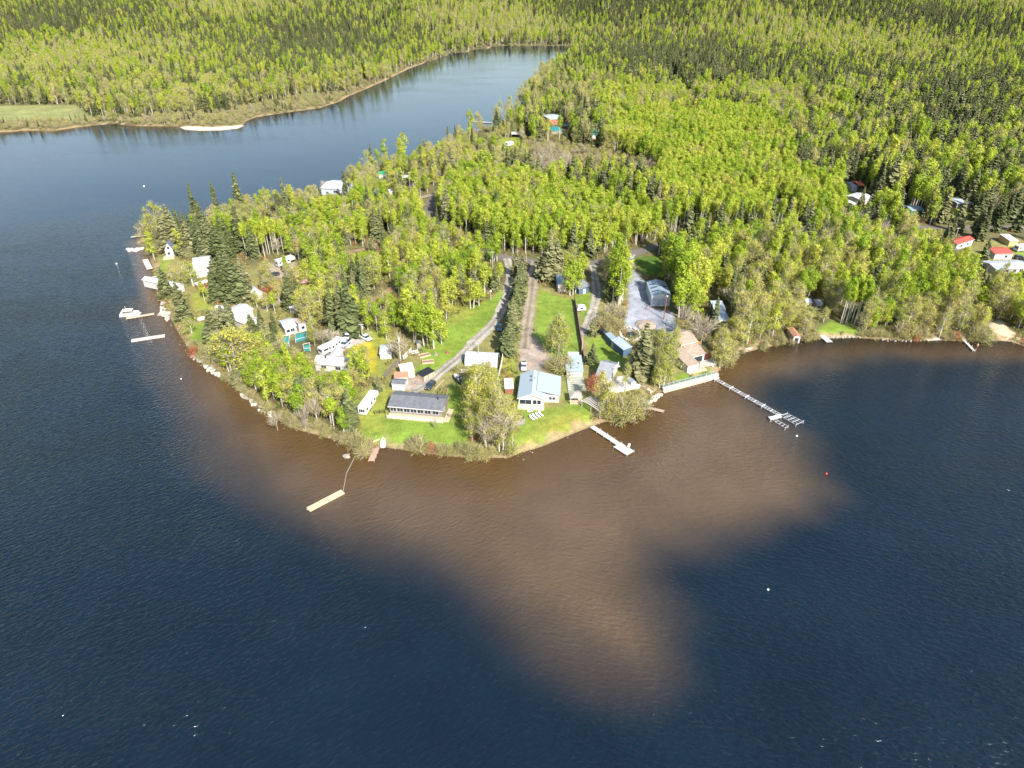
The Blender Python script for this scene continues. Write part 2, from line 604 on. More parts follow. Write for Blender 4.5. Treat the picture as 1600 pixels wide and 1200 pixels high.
hs = N(nt, 'ShaderNodeTexNoise')          # yellower and greener drifts of grass
hs.inputs['Scale'].default_value = 0.16
hs.inputs['Detail'].default_value = 6
nt.links.new(ge.outputs['Position'], hs.inputs['Vector'])
hr = N(nt, 'ShaderNodeMapRange')
hr.inputs['From Min'].default_value = 0.48
hr.inputs['From Max'].default_value = 0.72
hr.inputs['To Max'].default_value = 0.55
nt.links.new(hs.outputs['Fac'], hr.inputs['Value'])
hm = N(nt, 'ShaderNodeMix', data_type='RGBA', blend_type='MULTIPLY')
hm.inputs['B'].default_value = (1.35, 1.05, 0.95, 1)
nt.links.new(hr.outputs['Result'], hm.inputs['Factor'])
nt.links.new(prev, hm.inputs['A'])
nt.links.new(hm.outputs['Result'], b.inputs['Base Color'])
b.inputs['Roughness'].default_value = 0.95
b.inputs['Specular IOR Level'].default_value = 0.1
nb = N(nt, 'ShaderNodeTexNoise')
nb.inputs['Scale'].default_value = 2.6
nb.inputs['Detail'].default_value = 6
nt.links.new(ge.outputs['Position'], nb.inputs['Vector'])
bp = N(nt, 'ShaderNodeBump')
bp.inputs['Strength'].default_value = 0.8
bp.inputs['Distance'].default_value = 0.25
nt.links.new(nb.outputs['Fac'], bp.inputs['Height'])
nt.links.new(bp.outputs['Normal'], b.inputs['Normal'])
gm.materials.append(m)
kind(obj('ground', gm), 'structure')

# ---- water: one sheet, silt-brown over the shallow shelf round the point, dark where it is deep
wx = lines([(-3200, -600, 100), (-600, -210, 6), (-210, 240, 2.2), (240, 620, 6), (620, 3200, 100)])
wy = lines([(-300, 60, 30), (60, 330, 2.2), (330, 620, 5), (620, 1300, 20), (1300, 3600, 150)])
GXY = np.meshgrid(wx, wy)
WP = np.stack([GXY[0].ravel(), GXY[1].ravel()], 1)
wsd = -shore_sd(WP)
SHELF = [(232, 470), (262, 540), (296, 605), (335, 672), (385, 728), (440, 775), (510, 806), (600, 838), (690, 872), (760, 916), (820, 962), (880, 1004),
         (945, 1040), (1010, 1056), (1035, 1030), (1040, 975), (1006, 922), (990, 888), (1024, 858), (1110, 832), (1190, 812), (1250, 792),
         (1280, 764), (1268, 730), (1240, 688), (1200, 655), (1172, 625), (1182, 596), (1260, 566), (1380, 552), (1600, 556), (1700, 600),
         (1600, 480), (1100, 480), (800, 600), (400, 500)]
sh = signed(WP, Pn(SHELF, 0.0))
wob = (np.sin(WP[:, 0] * 0.13 + 0.7) + np.sin(WP[:, 1] * 0.17 + WP[:, 0] * 0.05)) * 1.2 + np.sin(WP[:, 0] * 0.31 + WP[:, 1] * 0.27) * 0.5
soft = 12.0 + 4.0 * smooth(-WP[:, 0], -40, 30)
shelf = smooth(sh + wob, -soft, soft)
shelf = np.maximum(shelf, (1 - smooth(wsd, 1.0, 9.0)) * (WP[:, 1] < 600))
margin = (1 - smooth(wsd + wob * 0.7, 2.0, 24.0)) * shelf
DEEP = np.array((0.0040, 0.0105, 0.0185))
SILT = np.array((0.086, 0.058, 0.035))
TEA = np.array((0.066, 0.036, 0.011))
right_dark = smooth(WP[:, 0] - 0.25 * WP[:, 1], -12, 30)[:, None]
wc = DEEP + (SILT - DEEP) * shelf[:, None]
wc = wc + (TEA - wc) * margin[:, None] * 0.8
wc = wc + (np.array((0.010, 0.0095, 0.009)) - wc) * 0.88 * right_dark * shelf[:, None] * (WP[:, 1] > 205)[:, None] * smooth(WP[:, 1], 200, 225)[:, None]
wm = grid_mesh('lake', GXY[0], np.zeros(len(WP)))
set_col(wm, 'silt', wc)
m, nt, b = _new('lake_water')
va = N(nt, 'ShaderNodeVertexColor', layer_name='silt')
ge = N(nt, 'ShaderNodeNewGeometry')
wn1 = N(nt, 'ShaderNodeTexNoise')
wn1.inputs['Scale'].default_value = 0.045
wn1.inputs['Detail'].default_value = 7
wn1.inputs['Roughness'].default_value = 0.6
nt.links.new(ge.outputs['Position'], wn1.inputs['Vector'])
wr = N(nt, 'ShaderNodeMapRange')
wr.inputs['From Min'].default_value = 0.3
wr.inputs['From Max'].default_value = 0.7
wr.inputs['To Min'].default_value = 0.82
wr.inputs['To Max'].default_value = 1.14
nt.links.new(wn1.outputs['Fac'], wr.inputs['Value'])
wmx = N(nt, 'ShaderNodeMix', data_type='RGBA', blend_type='MULTIPLY')
wmx.inputs['Factor'].default_value = 1.0
nt.links.new(va.outputs['Color'], wmx.inputs['A'])
nt.links.new(wr.outputs['Result'], wmx.inputs['B'])
nt.links.new(wmx.outputs['Result'], b.inputs['Base Color'])
b.inputs['Roughness'].default_value = 0.06
b.inputs['IOR'].default_value = 1.33
b.inputs['Specular IOR Level'].default_value = 0.5
sx = N(nt, 'ShaderNodeSeparateXYZ')
nt.links.new(ge.outputs['Position'], sx.inputs[0])
bend = N(nt, 'ShaderNodeMapRange', interpolation_type='SMOOTHSTEP')
bend.inputs['From Min'].default_value = -45
bend.inputs['From Max'].default_value = 35
nt.links.new(sx.outputs['X'], bend.inputs['Value'])
hts = []
for ang, scl, det in ((36, 1.0, 3), (-20, 1.0, 3)):
    mp = N(nt, 'ShaderNodeMapping')
    mp.inputs['Rotation'].default_value = (0, 0, math.radians(-ang))
    mp.inputs['Scale'].default_value = (0.55, 1.3, 1)
    rot = N(nt, 'ShaderNodeMapping')
    rot.inputs['Rotation'].default_value = (0, 0, math.radians(-ang))
    nt.links.new(ge.outputs['Position'], rot.inputs['Vector'])
    mp.inputs['Rotation'].default_value = (0, 0, 0)
    nt.links.new(rot.outputs['Vector'], mp.inputs['Vector'])
    nz = N(nt, 'ShaderNodeTexNoise')
    nz.inputs['Scale'].default_value = scl
    nz.inputs['Detail'].default_value = det
    nz.inputs['Roughness'].default_value = 0.5
    nz.inputs['Distortion'].default_value = 0.35
    nt.links.new(mp.outputs['Vector'], nz.inputs['Vector'])
    pk = N(nt, 'ShaderNodeMath', operation='POWER')     # crests sharper than troughs
    pk.inputs[1].default_value = 1.8
    nt.links.new(nz.outputs['Fac'], pk.inputs[0])
    hts.append(pk.outputs[0])
mh = N(nt, 'ShaderNodeMix', data_type='FLOAT')
nt.links.new(bend.outputs['Result'], mh.inputs['Factor'])
nt.links.new(hts[0], mh.inputs['A'])
nt.links.new(hts[1], mh.inputs['B'])
bp = N(nt, 'ShaderNodeBump')
calm = N(nt, 'ShaderNodeMapRange', interpolation_type='SMOOTHSTEP')   # the channel behind the point lies sheltered
calm.inputs['From Min'].default_value = 170
calm.inputs['From Max'].default_value = 420
calm.inputs['To Min'].default_value = 1.0
calm.inputs['To Max'].default_value = 0.14
nt.links.new(sx.outputs['Y'], calm.inputs['Value'])
lmap = N(nt, 'ShaderNodeMapping')          # wind lanes: rougher and smoother drifts
lmap.inputs['Rotation'].default_value = (0, 0, math.radians(-25))
lmap.inputs['Scale'].default_value = (0.35, 1.0, 1.0)
nt.links.new(ge.outputs['Position'], lmap.inputs['Vector'])
lane = N(nt, 'ShaderNodeTexNoise')
lane.inputs['Scale'].default_value = 0.035
lane.inputs['Detail'].default_value = 5
nt.links.new(lmap.outputs['Vector'], lane.inputs['Vector'])
lmr = N(nt, 'ShaderNodeMapRange')
lmr.inputs['From Min'].default_value = 0.35
lmr.inputs['From Max'].default_value = 0.65
lmr.inputs['To Min'].default_value = 0.6
lmr.inputs['To Max'].default_value = 1.15
nt.links.new(lane.outputs['Fac'], lmr.inputs['Value'])
lml = N(nt, 'ShaderNodeMath', operation='MULTIPLY')
nt.links.new(calm.outputs['Result'], lml.inputs[0])
nt.links.new(lmr.outputs['Result'], lml.inputs[1])
nt.links.new(lml.outputs[0], bp.inputs['Strength'])
bp.inputs['Distance'].default_value = 0.50
nt.links.new(mh.outputs['Result'], bp.inputs['Height'])
nt.links.new(bp.outputs['Normal'], b.inputs['Normal'])
wm.materials.append(m)
kind(obj('lake', wm), 'structure')

# ---- roads and tracks
def spline(pts, step=1.5):
    pts = [Vector((p[0], p[1])) for p in pts]
    out = []
    n = len(pts)
    for i in range(n - 1):
        p0, p1, p2, p3 = pts[max(i - 1, 0)], pts[i], pts[i + 1], pts[min(i + 2, n - 1)]
        k = max(2, int((p2 - p1).length / step))
        for j in range(k):
            t = j / k
            out.append(0.5 * ((2 * p1) + (p2 - p0) * t + (2 * p0 - 5 * p1 + 4 * p2 - p3) * t * t + (3 * p1 - p0 - 3 * p2 + p3) * t ** 3))
    out.append(pts[-1])
    return out

def gravel_mat(name, col, var=0.35, rut=None):
    if name in MATS:
        return MATS[name]
    m, nt, b = _new(name)
    ge = N(nt, 'ShaderNodeNewGeometry')
    prev = None
    cur = N(nt, 'ShaderNodeRGB')
    cur.outputs[0].default_value = (*col, 1)
    prev = cur.outputs[0]
    for sc_, v in ((0.25, var), (1.6, var), (7.0, var * 0.7)):
        nz = N(nt, 'ShaderNodeTexNoise')
        nz.inputs['Scale'].default_value = sc_
        nz.inputs['Detail'].default_value = 6
        nt.links.new(ge.outputs['Position'], nz.inputs['Vector'])
        mr = N(nt, 'ShaderNodeMapRange')
        mr.inputs['From Min'].default_value = 0.3
        mr.inputs['From Max'].default_value = 0.7
        mr.inputs['To Min'].default_value = 1 - v
        mr.inputs['To Max'].default_value = 1 + v * 0.6
        nt.links.new(nz.outputs['Fac'], mr.inputs['Value'])
        mx = N(nt, 'ShaderNodeMix', data_type='RGBA', blend_type='MULTIPLY')
        mx.inputs['Factor'].default_value = 1
        nt.links.new(prev, mx.inputs['A'])
        nt.links.new(mr.outputs['Result'], mx.inputs['B'])
        prev = mx.outputs['Result']
    wear = N(nt, 'ShaderNodeVertexColor', layer_name='wear')
    wx_ = N(nt, 'ShaderNodeMix', data_type='RGBA', blend_type='MULTIPLY')
    wx_.inputs['Factor'].default_value = 1
    nt.links.new(prev, wx_.inputs['A'])
    nt.links.new(wear.outputs['Color'], wx_.inputs['B'])
    nt.links.new(wx_.outputs['Result'], b.inputs['Base Color'])
    b.inputs['Roughness'].default_value = 0.95
    b.inputs['Specular IOR Level'].default_value = 0.15
    MATS[name] = m
    return m

ROADS = []

def road(name, px, width, mtl, lift=0.05, ragged=0.25):
    pts = spline([P(a, b)[:2] for a, b in px])
    rnd = random.Random(len(px) * 31 + int(px[0][0]))
    mb = MB()
    wl = wr_ = 0.0
    vs_ = []
    for i, p in enumerate(pts):
        d = (pts[min(i + 1, len(pts) - 1)] - pts[max(i - 1, 0)]).normalized()
        nrm = Vector((-d.y, d.x))
        wl += (rnd.uniform(-ragged, ragged) - wl * 0.3)
        wr_ += (rnd.uniform(-ragged, ragged) - wr_ * 0.3)
        for k, s_ in enumerate((-1, -0.5, 0, 0.5, 1)):
            off = s_ * width / 2 + (wl if s_ == 1 else wr_ if s_ == -1 else 0)
            q = p + nrm * off
            vs_.append((q.x, q.y, gz(q.x, q.y) + lift + (0.03 if abs(s_) < 1 else -0.02)))
    fs = []
    for i in range(len(pts) - 1):
        for k in range(4):
            a = i * 5 + k
            fs.append((a + 1, a, a + 5, a + 6))
    mb.add(vs_, fs)
    me = mb.mesh(name, mtl, smooth=True)
    tracks = 0.0 if mtl is ASPH else 1.0
    ww = []
    for i in range(len(pts)):
        g_ = 0.5 + 0.5 * math.sin(i * 0.21 + len(px)) * math.sin(i * 0.073)
        for k in range(5):
            if k == 2:
                q_ = 1 - tracks * (0.22 + 0.25 * g_)
                ww.append((q_ * 0.98, q_, q_ * (1 - 0.3 * tracks)))
            elif k in (1, 3):
                ww.append((1.08, 1.07, 1.06))
            else:
                q_ = 1 - tracks * 0.25 * g_
                ww.append((q_, q_, q_ * 0.85))
    set_col(me, 'wear', np.array(ww))
    o = kind(obj(name, me), 'structure')
    ROADS.append((np.array([(p.x, p.y) for p in pts]), width))
    return o

ASPH = gravel_mat('worn_asphalt', (0.135, 0.118, 0.108), 0.16)
GRAV = gravel_mat('pale_gravel', (0.33, 0.30, 0.28), 0.3)
TANG = gravel_mat('tan_gravel', (0.28, 0.235, 0.195), 0.3)
DIRTM = gravel_mat('bare_earth', (0.27, 0.185, 0.125), 0.3)
BLUEG = gravel_mat('blue_grey_gravel', (0.27, 0.29, 0.335), 0.25)
road('road', [(694, 288), (684, 303), (672, 325), (680, 352), (720, 378), (760, 395), (800, 405), (850, 411), (900, 413), (950, 408), (985, 397), (1020, 387),
              (1060, 378), (1110, 370), (1200, 363), (1300, 358), (1420, 356), (1500, 357), (1600, 355), (1760, 352)], 6.6, ASPH, 0.07)
road('side_road', [(1090, 176), (1076, 160), (1064, 140), (1044, 118)], 7.0, ASPH, 0.06)
road('lane', [(655, 309), (668, 306), (682, 302)], 4.0, TANG, 0.10)
road('driveway', [(792, 404), (797, 425), (795, 450), (786, 480), (770, 506), (745, 531), (715, 560), (690, 581), (662, 604), (645, 612)], 4.0, GRAV, 0.10, 0.4)
road('driveway', [(836, 408), (834, 425), (829, 470), (823, 510), (820, 545)], 4.6, TANG, 0.10, 0.4)
road('lane', [(926, 415), (932, 455), (929, 480), (921, 500), (914, 524)], 3.8, GRAV, 0.10, 0.4)
road('driveway', [(984, 398), (982, 412), (984, 428)], 5.0, BLUEG, 0.11, 0.3)
road('track', [(560, 478), (590, 464), (610, 453), (628, 440)], 3.2, DIRTM, 0.09, 0.4)
road('track', [(540, 394), (575, 388), (604, 374)], 3.0, DIRTM, 0.09, 0.4)
road('track', [(405, 484), (440, 471), (462, 465)], 2.6, TANG, 0.09, 0.3)
# ================================================================ buildings
VIS = []          # rows and columns of the photograph where something shows that trees in front must leave open
FOOT = []         # plots that stay free of trees
LANDMARKS = []    # (phrase, x, y) by which trees and bushes are told apart

def vis(x0, y0, x1, y1, shrink=0.10):
    dx, dy = (x1 - x0) * shrink, (y1 - y0) * shrink
    VIS.append((x0 + dx, y0 + dy, x1 - dx, y1 - dy))

def add_window(root, side, f, z, ww, hh, hw, hd, frame=WHITE, name='window', pane=GLASS):
    """frame (a part) with its pane (a sub-part) on wall F(ront) B(ack) L(eft) R(ight)"""
    fr, pa = MB(), MB()
    t = 0.07
    def put(mb, a0, a1, z0, z1, d0, d1):
        if side == 'F':
            mb.box(a0, a1, -hd - d1, -hd - d0, z0, z1)
        elif side == 'B':
            mb.box(a0, a1, hd + d0, hd + d1, z0, z1)
        elif side == 'L':
            mb.box(-hw - d1, -hw - d0, a0, a1, z0, z1)
        else:
            mb.box(hw + d0, hw + d1, a0, a1, z0, z1)
    span = hw if side in 'FB' else hd
    c = f * span
    a0, a1 = c - ww / 2, c + ww / 2
    for q in ((a0 - t, a0, z - t, z + hh + t), (a1, a1 + t, z - t, z + hh + t), (a0, a1, z - t, z), (a0, a1, z + hh, z + hh + t)):
        put(fr, *q, 0.0, 0.09)
    if ww > 1.3:
        put(fr, c - 0.03, c + 0.03, z, z + hh, 0.0, 0.08)
    put(pa, a0, a1, z, z + hh, 0.005, 0.05)
    o = obj(name, (fr, frame), root)
    obj('pane' if name == 'window' else 'panel', (pa, pane), o)
    return o

def house(name, label, cat, A, B, D, eave, rise, axis, wall, roof, over=0.35, wins=(), vents=(), sky=(), doors=(), chim=(), z=None, wallname='wall',
          open_front=False, landmark=None, group=None, mind=2.2, fascia=None, show=True):
    g = (P(*A).x, P(*A).y)
    zb = max(gz(*g), 0.9) if z is None else z
    a, b_, d_ = P(*A, zb + eave), P(*B, zb + eave), P(*D, zb + eave)
    ab = b_ - a
    w = ab.length
    rot = math.atan2(ab.y, ab.x)
    n = Vector((-math.sin(rot), math.cos(rot), 0))
    d = max((d_ - a).dot(n), mind)
    ctr = a + ab / 2 + n * d / 2
    root = thing(name, label, cat, (ctr.x, ctr.y, zb), rot, group)
    X, Y = w / 2, d / 2
    hw, hd = X - over, Y - over
    th = 0.16
    def rz(x, y):
        if axis == 'x':
            return eave + rise * (1 - abs(y) / Y)
        if axis == 'y':
            return eave + rise * (1 - abs(x) / X)
        if axis == 'shed':
            return eave + rise * (y + Y) / (2 * Y)
        if axis == 'shedr':
            return eave + rise * (x + X) / (2 * X)
        if axis == 'shedl':
            return eave + rise * (X - x) / (2 * X)
        if axis == 'hip':
            return eave + rise * min(1 - abs(x) / X, 1 - abs(y) / Y, 0.75) / 0.75
        return eave
    rf, wl = MB(), MB()
    e = eave
    if axis == 'x':
        rf.prism([(-Y, e), (0, e + rise), (Y, e), (Y, e + th), (0, e + rise + th), (-Y, e + th)], 'x', -X, X)
    elif axis == 'y':
        rf.prism([(-X, e), (-X, e + th), (0, e + rise + th), (X, e + th), (X, e), (0, e + rise)], 'y', -Y, Y)
    elif axis == 'hip':
        q = 0.75
        ix, iy = X * (1 - q), Y * (1 - q)
        rf.add([(-X, -Y, e), (X, -Y, e), (X, Y, e), (-X, Y, e), (-ix, -iy, e + rise), (ix, -iy, e + rise), (ix, iy, e + rise), (-ix, iy, e + rise)],
               [(0, 3, 2, 1), (4, 5, 6, 7), (0, 1, 5, 4), (1, 2, 6, 5), (2, 3, 7, 6), (3, 0, 4, 7)])
    else:
        c = [(-X, -Y), (X, -Y), (X, Y), (-X, Y)]
        rf.add([(p[0], p[1], rz(*p)) for p in c] + [(p[0], p[1], rz(*p) + th) for p in c],
               [(0, 3, 2, 1), (4, 5, 6, 7), (0, 1, 5, 4), (1, 2, 6, 5), (2, 3, 7, 6), (3, 0, 4, 7)])
    obj('roof', (rf, roof), root)
    if axis == 'x' and X > 2.0:
        obj('ridge_cap', (MB().prism([(-0.22, e + rise + th - 0.07), (0, e + rise + th + 0.05), (0.22, e + rise + th - 0.07)], 'x', -X + 0.02, X - 0.02), roof), root)
        obj('gutter', (MB().box(-X, X, -Y - 0.13, -Y - 0.005, e + 0.0, e + 0.11), WHITE), root)
    elif axis == 'y' and X > 2.0:
        obj('ridge_cap', (MB().prism([(-0.22, e + rise + th - 0.07), (0, e + rise + th + 0.05), (0.22, e + rise + th - 0.07)], 'y', -Y + 0.02, Y - 0.02), roof), root)
    # walls up to just under the roof
    if axis == 'x':
        k = rz(0, hd) - 0.02
        wl.prism([(-hd, -0.3), (hd, -0.3), (hd, k), (0, e + rise - 0.02), (-hd, k)], 'x', -hw, hw)
    elif axis == 'y':
        k = rz(hw, 0) - 0.02
        wl.prism([(-hw, -0.3), (hw, -0.3), (hw, k), (0, e + rise - 0.02), (-hw, k)], 'y', -hd, hd)
    else:
        c = [(-hw, -hd), (hw, -hd), (hw, hd), (-hw, hd)]
        zt = (lambda p: e - 0.02) if axis == 'hip' else (lambda p: rz(*p) - 0.02)
        wl.add([(p[0], p[1], -0.3) for p in c] + [(p[0], p[1], zt(p)) for p in c],
               [(0, 3, 2, 1), (4, 5, 6, 7), (0, 1, 5, 4), (1, 2, 6, 5), (2, 3, 7, 6), (3, 0, 4, 7)])
    if not open_front:
        obj(wallname, (wl, wall), root)
    else:
        pm = {}
        for sx_ in (-1, 1):
            for sy_ in (-1, 1):
                mb = MB().box(sx_ * hw - 0.09, sx_ * hw + 0.09, sy_ * hd - 0.09, sy_ * hd + 0.09, -0.2, rz(sx_ * hw, sy_ * hd) - 0.02)
                obj('post', (mb, wall), root)
    if fascia is not None:
        fa = MB()
        if axis == 'y':
            for s_ in (-1,):
                y0, y1 = (-Y - 0.06, -Y - 0.004)
                fa.prism([(-X, e - 0.12), (-X, e + th), (0, e + rise + th), (X, e + th), (X, e - 0.12), (0, e + rise - 0.12)], 'y', y0, y1)
        else:
            fa.box(-X, X, -Y - 0.06, -Y - 0.004, rz(0, -Y) - 0.12, rz(0, -Y) + th)
        obj('fascia', (fa, fascia), root)
    for q in wins:
        add_window(root, q[0], q[1], q[2], q[3], q[4], hw, hd)
    for q in doors:
        add_window(root, q[0], q[1], 0.05, q[2], q[3], hw, hd, frame=q[5] if len(q) > 5 else WHITE, name='door', pane=q[4])
    for q in vents:
        x, y = q[0] * X, q[1] * Y
        r = q[2] if len(q) > 2 else 0.16
        hgt = q[3] if len(q) > 3 else 0.55
        obj('vent', (MB().tube([(x, y, rz(x, y)), (x, y, rz(x, y) + th + hgt)], r, 8), STEEL), root)
    for q in chim:
        x, y = q[0] * X, q[1] * Y
        o = obj('chimney', (MB().box(x - 0.3, x + 0.3, y - 0.3, y + 0.3, rz(x, y), rz(x, y) + 1.1), q[2]), root)
        obj('cap', (MB().box(x - 0.38, x + 0.38, y - 0.38, y + 0.38, rz(x, y) + 1.1, rz(x, y) + 1.2), STEEL), o)
    for q in sky:
        x0, x1, y0, y1 = q[0] * X, q[1] * X, q[2] * Y, q[3] * Y
        c = [(x0, y0), (x1, y0), (x1, y1), (x0, y1)]
        mb = MB().add([(p[0], p[1], rz(*p) + th - 0.02) for p in c] + [(p[0], p[1], rz(*p) + th + 0.07) for p in c],
                      [(0, 3, 2, 1), (4, 5, 6, 7), (0, 1, 5, 4), (1, 2, 6, 5), (2, 3, 7, 6), (3, 0, 4, 7)])
        obj('skylight', (mb, q[4] if len(q) > 4 else GLASS), root)
    cs = [root.matrix_basis @ Vector((sx_ * X, sy_ * Y, zz)) for sx_ in (-1, 1) for sy_ in (-1, 1) for zz in (0.6, eave)]
    pr = [project(*c)[:2] for c in cs]
    if show:
        vis(min(p[0] for p in pr), min(p[1] for p in pr), max(p[0] for p in pr), max(p[1] for p in pr))
    mw = Matrix.Translation(ctr) @ Matrix.Rotation(rot, 4, 'Z')
    FOOT.append(np.array([(mw @ Vector((sx_ * (X + 0.9), sy_ * (Y + 0.9), 0)))[:2] for sx_, sy_ in ((-1, -1), (1, -1), (1, 1), (-1, 1))]))
    if landmark:
        LANDMARKS.append((landmark, ctr.x, ctr.y))
    root['w'] = w
    root['d'] = d
    return root, X, Y, rz

# roofs and walls
BLUE_TIN = ribbed('pale_blue_metal_roof', (0.32, 0.385, 0.425), 'X', 0.5, 0.42, dirt=0.06)
BLUE_TINY = ribbed('pale_blue_metal_roof_rows', (0.32, 0.385, 0.425), 'Y', 0.5, 0.42, dirt=0.06)
WHITE_TIN = ribbed('white_metal_roof', (0.53, 0.53, 0.54), 'X', 0.6, 0.45, dirt=0.08)
WHITE_TINY = ribbed('white_metal_roof_rows', (0.53, 0.53, 0.54), 'Y', 0.6, 0.45, dirt=0.08)
SILVER_TIN = ribbed('silver_metal_roof', (0.50, 0.56, 0.62), 'X', 0.5, 0.36, metal=0.25, dirt=0.16)
GREY_SHING = mat('grey_shingles', (0.115, 0.12, 0.135), 0.9, noise=0.3, nscale=0.9, bump=0.4, bscale=7)
MIDGREY_SHING = mat('mid_grey_shingles', (0.215, 0.225, 0.25), 0.9, noise=0.25, nscale=0.9, bump=0.4, bscale=7)
BROWN_SHING = mat('brown_shingles', (0.285, 0.225, 0.175), 0.9, noise=0.3, nscale=0.9, bump=0.4, bscale=7)
PINK_SHING = mat('pale_pinkish_roofing', (0.42, 0.375, 0.365), 0.8, noise=0.14, nscale=0.7, bump=0.2, bscale=5)
RED_TIN = ribbed('red_metal_roof', (0.56, 0.085, 0.055), 'X', 0.45, 0.42, dirt=0.1)
TEAL_TIN = ribbed('teal_metal_roof', (0.02, 0.20, 0.19), 'X', 0.45, 0.42, dirt=0.1)
BLUEGREY_TIN = ribbed('blue_grey_metal_roof', (0.26, 0.33, 0.40), 'X', 0.5, 0.42, dirt=0.1)
SIDING = ribbed('white_lap_siding', (0.51, 0.50, 0.485), 'Z', 0.22, 0.6, dirt=0.05)
PALE_SIDING = ribbed('cream_lap_siding', (0.45, 0.42, 0.375), 'Z', 0.22, 0.6, dirt=0.08)
BLUE_SIDING = ribbed('slate_blue_siding', (0.07, 0.125, 0.18), 'Z', 0.22, 0.6, dirt=0.05)
BLUEPALE = ribbed('pale_blue_grey_siding', (0.45, 0.50, 0.55), 'Z', 0.25, 0.6, dirt=0.06)
SHOPW = ribbed('pale_blue_grey_wall_sheets', (0.48, 0.53, 0.58), 'X', 0.5, 0.5, dirt=0.07)
PINK_SIDING = ribbed('pale_pink_board_wall', (0.58, 0.49, 0.45), 'X', 0.3, 0.65, dirt=0.1)
ORANGE = mat('orange_stained_wood', (0.60, 0.20, 0.03), 0.6, noise=0.2)
TARPB = mat('black_plastic_sheet', (0.02, 0.022, 0.027), 0.32, noise=0.3, bump=0.9, bscale=1.6)
TEALD = mat('teal_deck_paint', (0.03, 0.215, 0.205), 0.7, noise=0.2)
SKYP = glassy('dark_skylight_strip', (0.03, 0.045, 0.06), 0.25)

# --- 1. cottage with the dark grey roof, by the water
r1, X, Y, rz = house('grey_roof_cottage', 'long low cottage with dark grey shingle roof behind the front lawn', 'house', (605.5, 635.5), (692, 643), (623, 611.5), 2.9, 1.5, 'x',
                     mat('taupe_boards', (0.22, 0.19, 0.165), 0.8, noise=0.2), GREY_SHING, 0.45, vents=((0.72, -0.1, 0.2, 0.9), (-0.35, 0.75, 0.12, 0.25), (-0.05, 0.75, 0.12, 0.25), (0.25, 0.75, 0.12, 0.25), (0.55, 0.75, 0.12, 0.25)),
                     wins=tuple(('F', f, 1.25, 1.85, 1.45) for f in (-0.86, -0.60, -0.34, -0.08, 0.18, 0.46, 0.76)) + (('R', -0.3, 1.1, 1.0, 1.0),),
                     fascia=PINKW, landmark='dark-roofed cottage')
dk = MB().box(-X + 0.2, X + 0.4, -Y - 2.1, -Y + 0.4, 0.1, 0.5)
obj('deck', (dk, PALEW), r1)
rl = obj('railing', (MB().box(-X + 0.2, X + 0.4, -Y - 2.1, -Y - 2.02, 0.52, 1.15), PINKW), r1)
for i in range(9):
    x = -X + 0.3 + i * (2 * X) / 8
    obj('post', (MB().box(x - 0.07, x + 0.07, -Y - 2.2, -Y - 2.1, 0.1, 1.55), WHITE), r1)
obj('step', (MB().box(X + 0.4, X + 2.0, -Y - 1.4, Y - 3.5, 0.0, 0.35).box(X + 0.4, X + 1.2, -Y - 1.2, Y - 4, 0.35, 0.7), PALEW), r1)

# --- 2. main house, pale blue roof
r2, X, Y, rz = house('blue_roof_house', 'white lakeside house with pale blue metal roof and front veranda', 'house', (808, 623), (852, 625), (810.5, 584.3), 3.0, 1.7, 'y',
                     SIDING, BLUE_TINY, 0.45, vents=((-0.12, 0.12, 0.2, 0.5), (-0.14, 0.45, 0.2, 0.5), (0.1, 0.3, 0.12, 0.4)),
                     wins=(('F', -0.45, 0.9, 3.6, 1.6), ('F', 0.28, 1.0, 1.1, 1.5), ('F', 0.62, 1.0, 1.1, 1.5), ('L', 0.2, 1.1, 1.2, 1.1), ('L', -0.4, 1.1, 1.2, 1.1)), fascia=WHITE,
                     landmark='blue-roofed lake house')
x1 = X + 4.6
y0, y1 = -Y + 3.0, Y - 0.2
zt = 3.0 + 1.7 * 0.72
mb = MB()
c = [(0.35 * X, y0), (x1, y0), (x1, y1), (0.35 * X, y1)]
zz = [zt + 0.17, 2.75, 2.75, zt + 0.17]
mb.add([(p[0], p[1], q) for p, q in zip(c, zz)] + [(p[0], p[1], q + 0.16) for p, q in zip(c, zz)],
       [(0, 3, 2, 1), (4, 5, 6, 7), (0, 1, 5, 4), (1, 2, 6, 5), (2, 3, 7, 6), (3, 0, 4, 7)])
obj('wing_roof', (mb, BLUE_TINY), r2)
wl = MB().box(X - 0.45, x1 - 0.4, y0 + 0.35, y1 - 0.4, -0.3, 2.72)
wg = obj('wing_wall', (wl, SIDING), r2)
for f in (X + 1.55, X + 2.6):
    q = obj('window', (MB().box(f - 0.45, f + 0.45, y0 + 0.26, y0 + 0.35, 1.05, 2.1), WHITE), r2)
    obj('pane', (MB().box(f - 0.38, f + 0.38, y0 + 0.22, y0 + 0.27, 1.12, 2.03), GLASS), q)
obj('veranda', (MB().box(-X + 0.3, X - 0.3, -Y - 1.7, -Y + 0.4, 0.1, 0.55), PALEW), r2)
obj('railing', (MB().box(-X + 0.3, X - 0.3, -Y - 1.7, -Y - 1.62, 0.6, 1.45).box(-X + 0.3, -X + 0.38, -Y - 1.6, -Y + 0.3, 0.6, 1.45), OFFW), r2)
for i in range(6):
    x = -X + 0.35 + i * (2 * X - 0.7) / 5
    obj('post', (MB().box(x - 0.06, x + 0.06, -Y - 1.79, -Y - 1.7, 0.05, 1.55), WHITE), r2)
obj('step', (MB().box(-1.0, 0.6, -Y - 2.6, -Y - 1.79, 0.0, 0.3), WHITE), r2)
FOOT.append(np.array([P(852, 628)[:2], P(876, 628)[:2], P(876, 582)[:2], P(852, 582)[:2]]))
vis(850, 586, 874, 626)

